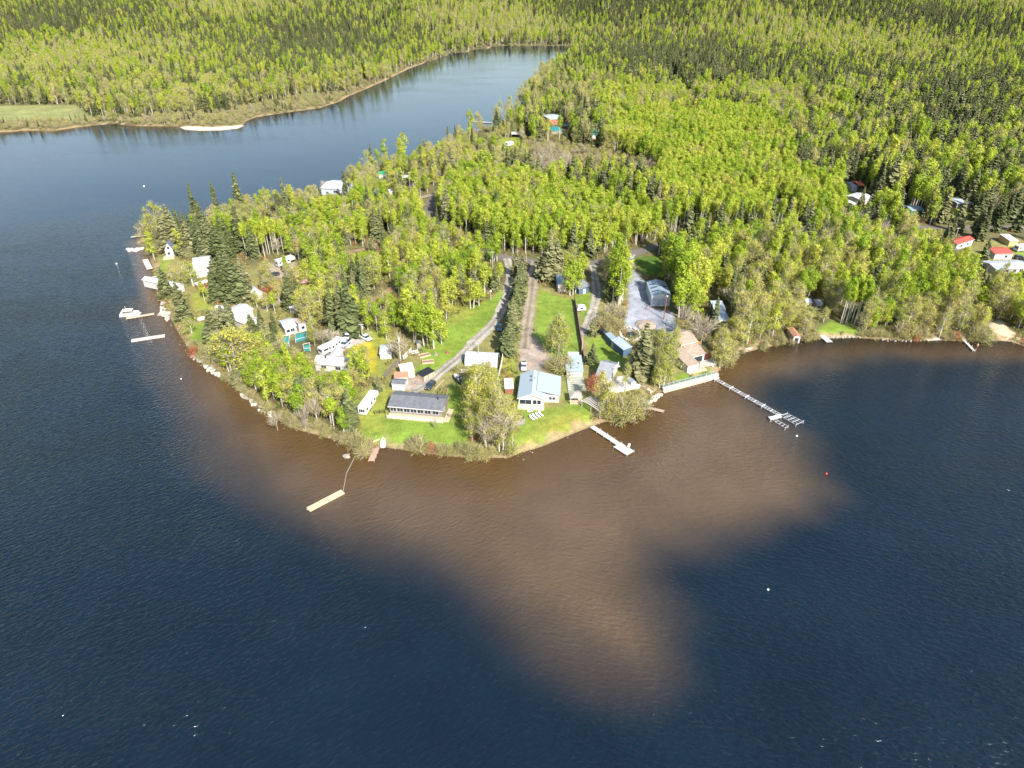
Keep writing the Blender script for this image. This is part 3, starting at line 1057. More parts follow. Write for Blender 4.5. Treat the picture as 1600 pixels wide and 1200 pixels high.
house('garden_shed', 'small shed with white lean-to roof and red-brown wall beside the blue-roofed house', 'shed', (788.5, 608), (803, 607.6), (790, 593.5), 2.0, 0.5, 'shed', BROWN, WHITE_TIN, 0.15)
rs, X, Y, rz = house('workshop', 'pale blue tin-roofed workshop with two skylights behind the striped garden beds', 'shed', (884.5, 581), (912, 581), (883, 558), 2.5, 0.7, 'shed', SIDING, BLUE_TIN, 0.25,
                     sky=((-0.5, -0.32, -0.6, -0.35, GREY_SHING), (0.42, 0.6, -0.15, 0.1, GREY_SHING)), doors=(('F', 0.0, 1.0, 2.0, OFFW),), landmark='blue tin workshop')
house('lean_to_shed', 'little pale lean-to against the rear of the blue tin workshop', 'shed', (887.5, 556.5), (905, 556.5), (888.5, 551.5), 2.1, 0.3, 'shed', OFFW, WHITE_TIN, 0.1)
rg, X, Y, rz = house('gazebo', 'square open gazebo with grey-brown roof on the lawn edge', 'gazebo', (890.5, 622.5), (910.5, 622.2), (892.5, 611), 2.3, 0.8, 'hip', PALEW, mat('grey_brown_shingles', (0.33, 0.29, 0.25), 0.9, noise=0.2), 0.3, open_front=True, landmark='gazebo')
obj('floor', (MB().box(-X + 0.1, X - 0.1, -Y + 0.1, Y - 0.1, 0.0, 0.22), PALEW), rg)
obj('back_panel', (MB().box(-X + 0.4, X - 0.4, Y - 0.42, Y - 0.34, 0.25, 1.9), DARKW), rg)
obj('bench', (MB().box(-X + 0.6, X - 0.6, Y - 1.2, Y - 0.6, 0.25, 0.75), WHITE), rg)

house('storage_shed', 'tall narrow shed with pink board wall and blue-grey roof at the lawn head', 'shed', (871.5, 446.5), (885.5, 446.3), (869, 430.5), 2.9, 0.5, 'y', PINK_SIDING, BLUEGREY_TIN, 0.15,
      doors=(('F', 0.0, 1.8, 2.1, PINK_SIDING, PINKW),), landmark='pink board shed')
house('garden_shed', 'slate blue shed with white door and white trim beside the dark lane', 'shed', (904.5, 452.6), (922.5, 449.5), (907.5, 435.5), 2.4, 0.9, 'shedr', BLUE_SIDING, MIDGREY_SHING, 0.3,
      doors=(('F', 0.05, 1.1, 2.0, WHITE),), fascia=None, landmark='slate blue shed')

rshop, X, Y, rz = house('workshop', 'large blue-grey workshop with three dark skylight strips beside the blue gravel yard', 'workshop', (1017.5, 462.5), (1049, 462.8), (1007, 440.6), 4.4, 1.3, 'y', SHOPW, BLUEGREY_TIN, 0.25,
                        sky=((-0.82, -0.2, -0.62, -0.48, SKYP), (-0.82, -0.2, -0.12, 0.02, SKYP), (-0.82, -0.2, 0.38, 0.52, SKYP), (0.2, 0.8, 0.1, 0.24, SKYP)),
                        doors=(('F', -0.42, 2.9, 3.3, mat('blue_grey_door', (0.30, 0.36, 0.43), 0.5)), ('F', 0.42, 2.9, 3.3, mat('blue_grey_door', (0.30, 0.36, 0.43), 0.5))), landmark='blue-grey workshop')

rb, X, Y, rz = house('long_shed', 'long dark blue shed with pale tin roof behind the dark spruce', 'shed', (953.7, 531), (974, 547.5), (964, 525), 2.7, 0.5, 'shed', BLUE_SIDING, BLUE_TIN, 0.2,
                     sky=((0.1, 0.35, -0.5, 0.6, SILVER_TIN), (0.5, 0.75, -0.5, 0.6, SILVER_TIN)), doors=(('F', -0.75, 1.0, 2.0, PALEW),), landmark='dark blue shed')
house('garden_shed', 'small dark blue shed adjoining the long blue shed, next to black car', 'shed', (945.2, 521.8), (953.3, 530), (951, 518), 2.2, 0.4, 'shed', BLUE_SIDING, BLUEGREY_TIN, 0.12)

rk, X, Y, rz = house('grey_roof_house', 'house with steep mid-grey roof and white gable above stone terraces', 'house', (929.5, 588), (952.5, 593), (955, 565), 2.9, 2.6, 'x', SIDING, MIDGREY_SHING, 0.35,
                     wins=(('R', 0.0, 3.2, 0.9, 0.9), ('R', -0.4, 1.0, 1.0, 1.1)), vents=((0.2, 0.3, 0.12, 0.9),), landmark='white-gabled grey house')
pt = at(975, 607)
tr = thing('terrace', 'stepped pale stone terrace below the grey-roofed house', 'terrace', (pt.x, pt.y, pt.z), 0.35)
obj('slab', (MB().box(-5.5, 4.5, -1.0, 4.5, -0.3, 0.9), CONC), tr)
obj('wall', (MB().box(-6.0, 5.0, -1.5, -1.0, -0.3, 1.25), mat('cream_stone', (0.60, 0.55, 0.45), 0.85, noise=0.2, bump=0.3)), tr)
obj('wall', (MB().box(-4.5, 3.5, 4.5, 4.9, 0.0, 1.7), CONC), tr)
vis(955, 590, 984, 612)
FOOT.append(Pn([(948, 612), (988, 616), (990, 590), (955, 585)]))
pb = at(987, 603)
hb = thing('garden_hut', 'tiny white hut with peaked roof on the terrace end', 'hut', (pb.x, pb.y, pb.z + 0.2), 0.4)
obj('wall', (MB().prism([(-0.8, 0), (0.8, 0), (0.8, 1.7), (0, 2.3), (-0.8, 1.7)], 'y', -0.9, 0.9), WHITE), hb)
obj('roof', (MB().prism([(-1.0, 1.6), (0, 2.35), (1.0, 1.6), (1.0, 1.72), (0, 2.47), (-1.0, 1.72)], 'y', -1.05, 1.05), BLUEGREY_TIN), hb)

# --- big brown-roofed house
rr, X, Y, rz = house('brown_roof_house', 'big lake house with stepped brown roofs, white walls and an orange end wall', 'house', (1064, 540), (1091, 533.5), (1050, 518), 5.2, 1.9, 'x', SIDING, BROWN_SHING, 0.4,
                     wins=(('F', 0.5, 3.2, 1.2, 1.2),), landmark='big brown-roofed house')
obj('end_wall', (MB().box(X - 0.4, X - 0.3, -Y + 0.5, Y - 3, 2.4, 5.1), ORANGE), rr)
obj('orange_panel', (MB().box(X - 0.35, X + 1.3, -Y + 0.25, -Y + 0.37, 0.9, 4.9), ORANGE), rr)
obj('screen_wall', (MB().box(X + 0.2, X + 0.5, -Y - 4.5, -Y + 3.5, 0.0, 3.4).box(X + 0.5, X + 3.0, -Y - 4.6, -Y - 4.3, 0.0, 2.6), BROWN), rr)
lo = -Y - 5.2
obj('lower_roof', (MB().prism([(lo, 3.1), (-Y + 0.3, 4.6), (-Y + 0.3, 4.76), (lo, 3.26)], 'x', -X * 0.75, X * 0.95), BROWN_SHING), rr)
w2 = obj('lower_wall', (MB().box(-X * 0.7, X * 0.9, lo + 0.5, -Y + 0.38, -0.3, 3.15), SIDING), rr)
for f in (-0.45, 0.0, 0.42):
    q = obj('patio_door', (MB().box(f * X - 0.95, f * X + 0.95, lo + 0.40, lo + 0.5, 0.1, 2.5), WHITE), rr)
    obj('pane', (MB().box(f * X - 0.85, f * X + 0.85, lo + 0.36, lo + 0.41, 0.2, 2.4), GLASS), q)
obj('garage_roof', (MB().prism([(lo - 4.5, 2.9), (-Y, 4.3), (-Y, 4.46), (lo - 4.5, 3.06)], 'x', -X - 4.0, -X * 0.76), BROWN_SHING), rr)
obj('garage_wall', (MB().box(-X - 3.6, -X * 0.80, lo - 4.1, -Y - 0.1, -0.3, 2.86), SIDING), rr)
gd = obj('garage_door', (MB().box(-X - 3.2, -X - 0.4, lo - 4.16, lo - 4.1, 0.0, 2.3), OFFW), rr)
obj('patio', (MB().box(-X * 0.75, X + 2.5, lo - 3.0, lo + 0.45, -0.1, 0.25), CONC), rr)
FOOT.append(Pn([(1035, 600), (1095, 592), (1120, 584), (1105, 535), (1060, 515), (1035, 545)]))
vis(1048, 516, 1104, 586)

# --- terrace edge: white retaining wall with glass rail
a, b_ = P(1036, 610.5, 0.4), P(1122, 587.5, 0.4)
L = (b_ - a).length
rot = math.atan2(b_.y - a.y, b_.x - a.x)
rw = thing('retaining_wall', 'white retaining wall with glass railing along the brown-roofed house waterfront', 'wall', (a.x, a.y, 0), rot)
obj('wall', (MB().box(0, L, -0.2, 0.6, -1.5, 1.15), OFFW), rw)
obj('cap', (MB().box(-0.1, L + 0.1, -0.3, 0.75, 1.153, 1.27), CONC), rw)
obj('footing', (MB().box(-0.2, L, -0.9, -0.2, -1.5, 0.25), PALEW), rw)
n = 10
for i in range(n + 1):
    x = 0.3 + (L - 0.6) * i / n
    obj('post', (MB().box(x - 0.05, x + 0.05, 0.55, 0.65, 1.27, 2.25), ALU), rw)
GLP = bpy.data.materials.new('rail_glass')
GLP.use_nodes = True
gb = GLP.node_tree.nodes['Principled BSDF']
gb.inputs['Base Color'].default_value = (0.10, 0.22, 0.18, 1)
gb.inputs['Roughness'].default_value = 0.1
gb.inputs['Alpha'].default_value = 0.35
for i in range(n):
    x0 = 0.3 + (L - 0.6) * i / n + 0.08
    x1_ = 0.3 + (L - 0.6) * (i + 1) / n - 0.08
    obj('glass_panel', (MB().box(x0, x1_, 0.58, 0.62, 1.36, 2.12), GLP), rw)
obj('handrail', (MB().box(0.25, L - 0.25, 0.54, 0.66, 2.25, 2.32), ALU), rw)
vis(1036, 585, 1122, 612)
pl = at(1088, 579)
pd = thing('patio_platform', 'low tan wooden platform on the terrace lawn', 'platform', (pl.x, pl.y, pl.z), rot)
obj('deck', (MB().box(-4, 3.5, -1.3, 1.2, -0.1, 0.3), PALEW), pd)

rn, X, Y, rz = house('narrow_cabin', 'narrow white cabin with stepped blue tin roofs between the trees', 'cabin', (1122.5, 500), (1140.5, 500), (1123, 477), 3.3, 0.8, 'shed', SIDING, BLUEGREY_TIN, 0.2,
                     wins=(('F', 0.0, 1.3, 2.2, 1.3),), landmark='narrow white cabin')
obj('deck', (MB().box(-X, X, -Y - 2.6, -Y + 0.15, 0.1, 0.5), PALEW), rn)
obj('upper_roof', (MB().prism([(0.5, 4.3), (Y + 0.4, 5.0), (Y + 0.4, 5.15), (0.5, 4.45)], 'x', -X - 0.1, X + 0.1), SILVER_TIN), rn)
rbh, X, Y, rz = house('boathouse', 'red-brown boathouse with dark panel as shaded open front at the water edge', 'boathouse', (1240, 527), (1252, 527), (1235.5, 513), 2.3, 0.7, 'y', PINK_SIDING, mat('red_brown_roofing', (0.33, 0.17, 0.11), 0.85, noise=0.25), 0.2, z=0.5, landmark='boathouse')
obj('front_shade_panel', (MB().box(-X + 0.7, X - 0.7, -Y + 0.14, -Y + 0.19, -0.3, 1.9), STEEL), rbh)  # dark panel on the closed wall; interior shade put into its colour
house('cabin', 'small white cabin half hidden behind pale poplars near the boathouse', 'cabin', (1259, 474), (1269.5, 474), (1259.5, 466), 2.8, 0.9, 'x', SIDING, SILVER_TIN, 0.2, wins=(('F', 0, 1, 1.2, 1.1),), landmark='white cabin')
house('cabin', 'small grey-walled cabin just right of the little white cabin', 'cabin', (1276, 476), (1287, 475), (1277, 468), 2.6, 0.9, 'x', GREYW, MIDGREY_SHING, 0.2, wins=(('F', 0, 1, 1.0, 1.0),))

# --- right-hand cabins
house('red_roof_cabin', 'white cabin with tilted red roof beside the tall spruce and road', 'cabin', (1496, 383), (1523, 374.5), (1489, 374.5), 2.9, 1.0, 'x', SIDING, RED_TIN, 0.35, wins=(('F', -0.4, 1, 1.6, 1.2), ('F', 0.4, 1, 1.2, 1.1)), landmark='tilted red-roofed cabin')
house('red_roof_cabin', 'white cabin with broad red roof in front of the white motorhome', 'cabin', (1555, 397.5), (1585, 396.8), (1549, 386.7), 2.8, 0.9, 'x', SIDING, RED_TIN, 0.3, wins=(('F', 0.3, 1, 1.2, 1.1), ('L', 0, 1, 1.2, 1.1)), landmark='broad red-roofed cabin')
rl_, X, Y, rz = house('long_cottage', 'long cottage with streaked silver metal roof below the red-roofed cabins', 'cottage', (1556.5, 421.5), (1613, 418.5), (1553, 408), 2.7, 0.9, 'x', PALE_SIDING, SILVER_TIN, 0.35,
                      wins=tuple(('F', f, 0.9, 1.6, 1.3) for f in (-0.8, -0.35, 0.1, 0.5)), landmark='silver-roofed cottage')
house('pavilion', 'narrow white covered walkway left of the long silver-roofed cottage', 'walkway', (1529, 413.5), (1553, 411.5), (1529, 409.5), 2.4, 0.15, 'shed', WHITE, WHITE_TIN, 0.1, open_front=True)
house('woodshed', 'pale-roofed shed with yellow board front near the roadside right edge', 'shed', (1578, 377), (1592.5, 377), (1570, 367.5), 2.6, 0.5, 'shed', mat('yellow_board_wall', (0.52, 0.38, 0.17), 0.8, noise=0.2), WHITE_TIN, 0.2, landmark='yellow-fronted shed')
pw = at(1513, 421)
lw = thing('garden_wall', 'low white wall with gate beside the small right-hand lawn', 'wall', (pw.x, pw.y, pw.z), 0.06)
obj('wall', (MB().box(-6, 5, -0.2, 0.2, -0.2, 1.0), OFFW), lw)
obj('arch', (MB().tube([(5.4 + 1.2 * math.cos(t), 0, 1.6 + 1.3 * math.sin(t)) for t in np.linspace(0, math.pi, 9)], 0.09, 6).tube([(6.6, 0, 0), (6.6, 0, 1.6)], 0.09).tube([(4.2, 0, 0), (4.2, 0, 1.6)], 0.09), STEEL), lw)

# --- houses in the wooded background
ru, X, Y, rz = house('white_roof_house', 'white-roofed house in the woods above the bright aspens', 'house', (1345.5, 313.5), (1364.5, 308), (1332.5, 302.8), 3.0, 0.9, 'x', SIDING, WHITE_TIN, 0.3, landmark='white-roofed woodland house')
house('annex', 'small white annex left of the white-roofed house in the woods', 'annex', (1330, 319), (1338, 318), (1329, 313.5), 2.4, 0.3, 'shed', SIDING, WHITE_TIN, 0.15)
house('garden_shed', 'blue-roofed shed behind the white-roofed house in the woods', 'shed', (1332, 292), (1340.5, 292), (1332, 285.5), 2.6, 0.4, 'shed', BLUEPALE, BLUEGREY_TIN, 0.15)
house('carport', 'orange-red roofed open shelter behind the white-roofed house in the woods', 'carport', (1341.5, 290), (1352, 289.5), (1340.5, 283), 2.8, 0.8, 'x', BROWN, mat('orange_red_sheet', (0.60, 0.13, 0.05), 0.6, noise=0.15), 0.2, open_front=True)
house('cabin', 'silver-roofed cabin above the roadside near tall spruce', 'cabin', (1496, 318.5), (1519, 317.5), (1494.5, 309), 2.8, 0.8, 'x', GREYW, SILVER_TIN, 0.3, wins=(('F', -0.3, 1, 1.3, 1.1), ('F', 0.5, 1, 1.0, 1.1)), landmark='silver-roofed cabin')
house('cabin', 'tiny pinkish-white cabin among aspens above the paved road', 'cabin', (1408.5, 305), (1417.5, 305), (1409, 300.5), 2.4, 0.6, 'x', PINKW, PINK_SHING, 0.2)
house('cabin', 'teal-walled cabin behind white aspen trunks above the paved road', 'cabin', (1424, 329), (1445, 328.5), (1424.5, 321), 2.7, 0.7, 'x', TEALD, BLUEGREY_TIN, 0.25, wins=(('F', 0.2, 1, 1.3, 1.1),))
house('cabin', 'small pale-roofed cabin left in the woods behind bright aspens', 'cabin', (1213, 315), (1224, 315), (1213.5, 310), 2.5, 0.6, 'x', BROWN, PINK_SHING, 0.2, landmark='pale-roofed woodland cabin')
house('cabin', 'tiny white-gabled hut in front of the pale-roofed woodland cabin', 'hut', (1230, 324), (1237, 324), (1230.5, 320), 2.3, 0.7, 'y', SIDING, BROWN_SHING, 0.15)
house('red_wall_house', 'red-walled house with grey roof by the far channel shore', 'house', (859, 187), (881.5, 185), (860, 178.5), 4.4, 0.9, 'x', mat('dusty_red_wall', (0.42, 0.13, 0.09), 0.7), SILVER_TIN, 0.3, wins=(('F', -0.3, 1, 1.5, 1.2), ('F', 0.4, 1, 1.5, 1.2)), landmark='red-walled far house')
house('teal_roof_cabin', 'cabin with broad teal roof in front of the red-walled far house', 'cabin', (861, 205), (878, 204.5), (861, 198), 2.6, 0.9, 'x', GREYW, TEAL_TIN, 0.3, landmark='broad teal-roofed cabin')
house('teal_roof_cabin', 'narrow teal-roofed cabin left of the broad teal roof', 'cabin', (842.5, 211), (851, 209), (842.5, 201), 2.6, 0.9, 'y', mat('dark_teal_wall', (0.03, 0.13, 0.13), 0.7), TEAL_TIN, 0.2)
house('garden_shed', 'small dark teal shed behind and right of the broad teal roof', 'shed', (881, 197), (889, 197), (881.5, 193.5), 2.2, 0.4, 'x', DARKW, TEAL_TIN, 0.15)
rtw, X, Y, rz = house('teal_roof_cabin', 'white-gabled cabin with teal roof and red deck beside dark spruces', 'cabin', (922, 212.5), (933, 213), (923, 204.5), 3.0, 1.2, 'y', SIDING, TEAL_TIN, 0.2, landmark='white-gabled teal cabin')
obj('deck', (MB().box(-X, X, -Y - 2.2, -Y + 0.15, 0.0, 1.1), mat('red_stained_wood', (0.36, 0.09, 0.06), 0.7)), rtw)
house('carport', 'pale flat-roofed open carport near the far channel shore', 'carport', (799, 210), (813, 210), (800, 206), 2.5, 0.1, 'shed', GREYW, WHITE_TIN, 0.1, open_front=True, landmark='flat-roofed carport')
rgh, X, Y, rz = house('grey_house', 'large pale grey house on the channel shore behind lime trees', 'house', (500, 294), (533, 296.5), (494.5, 279.5), 4.2, 1.5, 'x', BLUEPALE, mat('pale_grey_roofing', (0.36, 0.38, 0.42), 0.7, noise=0.15), 0.35,
                      wins=(('F', 0.45, 2.0, 2.6, 1.3), ('F', -0.4, 1.2, 1.4, 1.2)), landmark='large grey shore house')
house('cabin', 'white cabin with green roof strip amid the channel shore trees', 'cabin', (591, 273.5), (605, 273), (591, 267.5), 3.0, 0.7, 'x', SIDING, mat('green_sheet_roof', (0.05, 0.25, 0.12), 0.5), 0.2, landmark='green-roofed cabin')
house('garden_shed', 'blue shed near the bend of the paved road', 'shed', (584.5, 300), (593, 300), (585, 296), 2.2, 0.4, 'shed', mat('bright_blue_wall', (0.06, 0.13, 0.34), 0.6), BLUEGREY_TIN, 0.15)
house('garden_shed', 'small white shed right of the blue shed near road bend', 'shed', (608, 300.5), (614.5, 300), (608, 296.5), 2.1, 0.3, 'shed', SIDING, WHITE_TIN, 0.1)
house('carport', 'small white-roofed shelter on posts near the road bend', 'shelter', (628.5, 278), (640, 277.5), (629, 274.5), 2.6, 0.1, 'shed', PALEW, WHITE_TIN, 0.1, open_front=True)
house('garden_hut', 'little grey hut in the clearing behind the left-hand aspens', 'hut', (418, 349.5), (427, 349), (418.5, 343), 2.4, 0.7, 'x', mat('grey_green_wall', (0.22, 0.27, 0.27), 0.7), WHITE_TIN, 0.15)
house('cottage', 'pale-roofed cottage hidden behind the spruce row on the western tip', 'cottage', (296, 368), (311, 366.5), (297, 360), 3.0, 0.9, 'x', OFFW, PINK_SHING, 0.3, show=False)

# --- western shore
raf, X, Y, rz = house('steep_roof_cottage', 'white cottage with tall steep blue-grey roof on the western shore', 'cottage', (256.5, 392.5), (271, 391), (261.5, 376), 3.0, 3.6, 'y', SIDING, mat('slate_blue_roofing', (0.16, 0.19, 0.26), 0.6, noise=0.15), 0.3,
                      wins=(('F', -0.2, 1.0, 1.2, 1.2), ('F', 0.0, 3.6, 1.0, 1.2)), landmark='steep-roofed cottage')
obj('deck', (MB().box(-X - 0.8, X, -Y - 3.4, -Y + 0.2, 0.0, 0.6), PALEW), raf)
house('garden_shed', 'small red-walled shed with grey roof beside the steep-roofed cottage', 'shed', (246, 386), (256.5, 385.5), (246.5, 380.5), 2.2, 0.5, 'x', mat('rust_red_wall', (0.38, 0.10, 0.05), 0.7), MIDGREY_SHING, 0.2)
house('white_roof_cottage', 'white-roofed cottage standing lengthwise along the western shore behind a single spruce', 'cottage', (276.5, 450), (288, 444.5), (264, 418.5), 2.8, 0.8, 'y', OFFW, WHITE_TINY, 0.3, landmark='long white-roofed shore cottage')
house('white_roof_cottage', 'wide white-roofed cottage tucked in front of the spruce row', 'cottage', (303, 425), (333.5, 420.5), (303.5, 403), 3.0, 1.0, 'x', OFFW, WHITE_TIN, 0.35, wins=(('F', 0.5, 1, 1.4, 1.2),), landmark='wide white-roofed cottage')
house('woodshed', 'grey-roofed open brown shed at the edge of the western lawn', 'shed', (309, 446.5), (319.5, 442.5), (309.5, 442), 2.0, 0.4, 'shed', BROWN, mat('pale_grey_sheet', (0.45, 0.44, 0.43), 0.7), 0.15)
house('woodshed', 'brown-walled shed with pale roof right of the open brown shed', 'shed', (321, 442.5), (332.5, 438), (320.5, 439), 2.2, 0.4, 'shed', BROWN, mat('pale_tan_sheet', (0.50, 0.44, 0.38), 0.7), 0.15)
rlw, X, Y, rz = house('white_roof_house', 'very long bright white-roofed house behind the great spruce clump', 'house', (397, 461.5), (411.5, 457), (391, 414.5), 3.0, 1.0, 'y', OFFW, WHITE_TINY, 0.35, landmark='very long white-roofed house')
obj('wing_roof', (MB().prism([(Y - 8.5, 3.0), (Y - 4.3, 3.9), (Y - 0.1, 3.0), (Y - 0.1, 3.15), (Y - 4.3, 4.05), (Y - 8.5, 3.15)], 'x', X * 0.4, X + 4.4), WHITE_TIN), rlw)
obj('wing_wall', (MB().box(X - 0.3, X + 4.0, Y - 8.1, Y - 0.5, -0.3, 2.95), OFFW), rlw)
house('brown_roof_cabin', 'brown-roofed cabin beside the teal tank among western trees', 'cabin', (470.5, 442), (491, 441), (472, 432), 2.6, 0.8, 'x', BROWN, mat('dull_brown_roofing', (0.26, 0.17, 0.14), 0.85, noise=0.2), 0.3, landmark='brown-roofed cabin')
rbw, X, Y, rz = house('white_roof_house', 'bright white house with two crossing white roofs above the western lawn', 'house', (381.5, 507), (402.5, 497.5), (362.5, 472.5), 3.0, 1.3, 'y', SIDING, WHITE_TINY, 0.35, landmark='crossed white-roofed house')
obj('wing_roof', (MB().prism([(-2.0, 2.9), (2.2, 3.9), (6.4, 2.9), (6.4, 3.06), (2.2, 4.06), (-2.0, 3.06)], 'x', X * 0.3, X + 4.5), WHITE_TIN), rbw)
obj('wing_wall', (MB().box(X - 0.3, X + 4.1, -1.6, 6.0, -0.3, 2.86), SIDING), rbw)
FOOT.append(Pn([(395, 500), (418, 492), (412, 480), (390, 478)]))
vis(398, 478, 414, 492)
house('garden_shed', 'small blue-grey roofed shed beside the dark spruce, right of the crossed white roofs', 'shed', (452, 482), (463.5, 480.5), (453, 476), 2.2, 0.5, 'x', GREYW, BLUEPALE, 0.15)
rt1, X, Y, rz = house('blue_grey_roof_house', 'white house with blue-grey roof overlooking teal decks', 'house', (444, 514), (464, 509), (443, 500), 2.9, 0.9, 'x', SIDING, BLUEPALE, 0.3, wins=(('F', 0.3, 1, 1.4, 1.2), ('F', -0.5, 1, 1.2, 1.1)), landmark='teal-decked house')
rt2, X, Y, rz = house('cottage', 'small cottage with tan-brown roof right of the teal-decked house', 'cottage', (466, 509.5), (479, 505.5), (460.5, 500), 2.8, 0.9, 'shedl', SIDING, mat('tan_brown_roofing', (0.36, 0.31, 0.28), 0.85, noise=0.2), 0.25, wins=(('F', 0.1, 1, 1.2, 1.1),))
for lab, poly in (('teal painted deck with white rails left of the pair, nearest the shore', [(440, 528), (453, 526.5), (452, 539.5), (442, 540)]),
                  ('widest teal painted deck, just below the tan-brown cottage', [(461, 524), (480, 519), (480, 529), (462, 534)]),
                  ('smallest teal deck at the lower end beside the bare bush', [(474, 541), (484, 538.5), (485, 547), (475, 547.5)])):
    q = [P(a_, b2, 1.6) for a_, b2 in poly]
    c0 = sum(q, Vector()) / 4
    dk = thing('teal_deck', lab, 'deck', (c0.x, c0.y, LAND_Z))
    mb = MB().prism([(p.x - c0.x, p.y - c0.y) for p in q], 'z', 0.1, 0.6)
    obj('deck', (mb, TEALD), dk)
    for i in range(4):
        s0, s1 = q[i] - c0, q[(i + 1) % 4] - c0
        obj('rail', (MB().tube([(s0.x, s0.y, 1.25), (s1.x, s1.y, 1.25)], 0.09, 4), WHITE), dk)
        obj('post', (MB().box(s0.x - 0.08, s0.x + 0.08, s0.y - 0.08, s0.y + 0.08, 0.0, 1.3), WHITE), dk)
    xs, ys = [a_ for a_, _ in poly], [b2 for _, b2 in poly]
    vis(min(xs), min(ys), max(xs), max(ys))
    FOOT.append(np.array([(p.x, p.y) for p in q]))

rpw, X, Y, rz = house('pink_white_house', 'wide house with pale pinkish-white roof behind the shoreline trees', 'house', (489, 568.5), (548, 573.5), (495, 553.5), 2.8, 1.3, 'x', SIDING, PINK_SHING, 0.4,
                      wins=(('F', -0.5, 1, 1.8, 1.2), ('F', 0.3, 1, 1.8, 1.2)), vents=((-0.45, -0.2, 0.25, 1.0),), landmark='pinkish-white roofed house')
obj('rear_roof', (MB().prism([(-X * 0.55, 2.7), (-X * 0.27, 3.9), (0, 2.7), (0, 2.86), (-X * 0.27, 4.06), (-X * 0.55, 2.86)], 'y', Y * 0.2, Y + 4.5), WHITE_TINY), rpw)
obj('rear_wall', (MB().box(-X * 0.52, -X * 0.03, Y - 0.4, Y + 4.1, -0.3, 2.66), SIDING), rpw)
obj('side_roof', (MB().box(X - 0.1, X + 2.9, -Y, Y * 0.8, 2.5, 2.66), WHITE_TIN), rpw)
obj('side_wall', (MB().box(X - 0.4, X + 2.6, -Y + 0.3, Y * 0.7, -0.3, 2.48), SIDING), rpw)
FOOT.append(Pn([(545, 582), (564, 584), (562, 556), (545, 556)]))
vis(488, 548, 560, 578)
house('grey_shed', 'shed with pale grey pyramid roof beside the bare grey tree', 'shed', (592, 553), (612, 552), (599, 538.5), 2.3, 1.0, 'hip', OFFW, mat('pale_grey_tin', (0.48, 0.50, 0.52), 0.5, noise=0.15), 0.25, landmark='pyramid-roofed grey shed')
house('garden_shed', 'black-roofed shed with pale blue wall, nearest of the three joined sheds', 'shed', (611, 600), (632, 601.5), (613.5, 591.5), 2.4, 0.5, 'x', BLUEPALE, GREY_SHING, 0.15, landmark='black-roofed shed')
house('garden_shed', 'shed with faded orange-red roof in the middle of three joined sheds', 'shed', (615.5, 590.5), (637.5, 589.5), (624, 582.5), 2.7, 0.3, 'shed', PALE_SIDING, mat('faded_orange_red_tin', (0.58, 0.19, 0.12), 0.55, noise=0.12), 0.1)
house('garden_shed', 'shed with white tin roof, rearmost of the three joined sheds', 'shed', (626.5, 582), (648, 578.5), (640, 568.5), 2.7, 0.4, 'shed', PALE_SIDING, WHITE_TIN, 0.1)
rp, X, Y, rz = house('woodpile', 'low stack under shiny black plastic sheet beside the white-roofed shed', 'woodpile', (650.5, 583), (661, 589.5), (663, 571), 1.5, 0.3, 'shed', PALEW, TARPB, 0.15)
for i in range(3):
    obj('beam', (MB().box(X + 0.15, X + 0.4, -Y + i * Y * 0.8, -Y + i * Y * 0.8 + 0.5, -0.2, 1.6), PALEW), rp)
house('garden_hut', 'tiny grey hut at the far end of the pale fence', 'hut', (650.5, 538), (657.5, 537.5), (651, 533.5), 2.0, 0.5, 'y', GREYW, GREY_SHING, 0.12)

# --- white hooped shed
a, b_ = P(726, 571.5), P(777, 574.5)
L = (b_ - a).length
rot = math.atan2(b_.y - a.y, b_.x - a.x)
qs = thing('hooped_shed', 'white hooped metal shed with dark sheet as shaded open end beside the gravel driveway', 'shed', (a.x, a.y, LAND_Z), rot)
R_, H_ = 3.3, 3.5
arc = [(R_ - R_ * math.cos(t), H_ * math.sin(t)) for t in np.linspace(0, math.pi, 17)]
mb = MB()
for i in range(16):
    (y0_, z0_), (y1_, z1_) = arc[i], arc[i + 1]
    mb.add([(0, y0_, z0_), (L, y0_, z0_), (L, y1_, z1_), (0, y1_, z1_)], [(0, 1, 2, 3)])
QM = ribbed('white_corrugated_sheet', (0.52, 0.53, 0.54), 'X', 0.55, 0.5, depth=0.6, dirt=0.08)
obj('shell', (mb, QM), qs)
obj('end_wall', (MB().add([(0.25, y_, z_) for y_, z_ in arc], [tuple(range(17))]).add([(L - 0.1, y_, z_) for y_, z_ in arc], [tuple(range(17))]), STEEL), qs)  # dark sheets close both ends, their colour imitating the shaded interior
for i in range(13):
    x = 0.05 + (L - 0.1) * i / 12
    obj('rib', (MB().tube([(x, y_, z_ + 0.02) for y_, z_ in arc], 0.06, 4), mat('grey_rib', (0.42, 0.44, 0.46), 0.5)), qs)
vis(724, 550, 777, 574)
FOOT.append(np.array([(p.x, p.y) for p in (P(720, 575), P(782, 578), P(780, 552), P(724, 550))]))
LANDMARKS.append(('white hooped shed', a.x + L / 2, a.y + 3))
# ================================================================ vehicles, boats, docks, fences and garden things
def wheel(root, x, y, r=0.34, w=0.24):
    o = obj('wheel', (MB().tube([(x, y - w / 2, r), (x, y + w / 2, r)], r, 12), RUBBER), root)
    obj('rim', (MB().tube([(x, y - w / 2 - 0.01, r), (x, y + w / 2 + 0.01, r)], r * 0.6, 8), ALU), o)

def heading(px, py, fx, fy):
    a, b_ = P(px, py), P(fx, fy)
    return math.atan2(b_.y - a.y, b_.x - a.x)

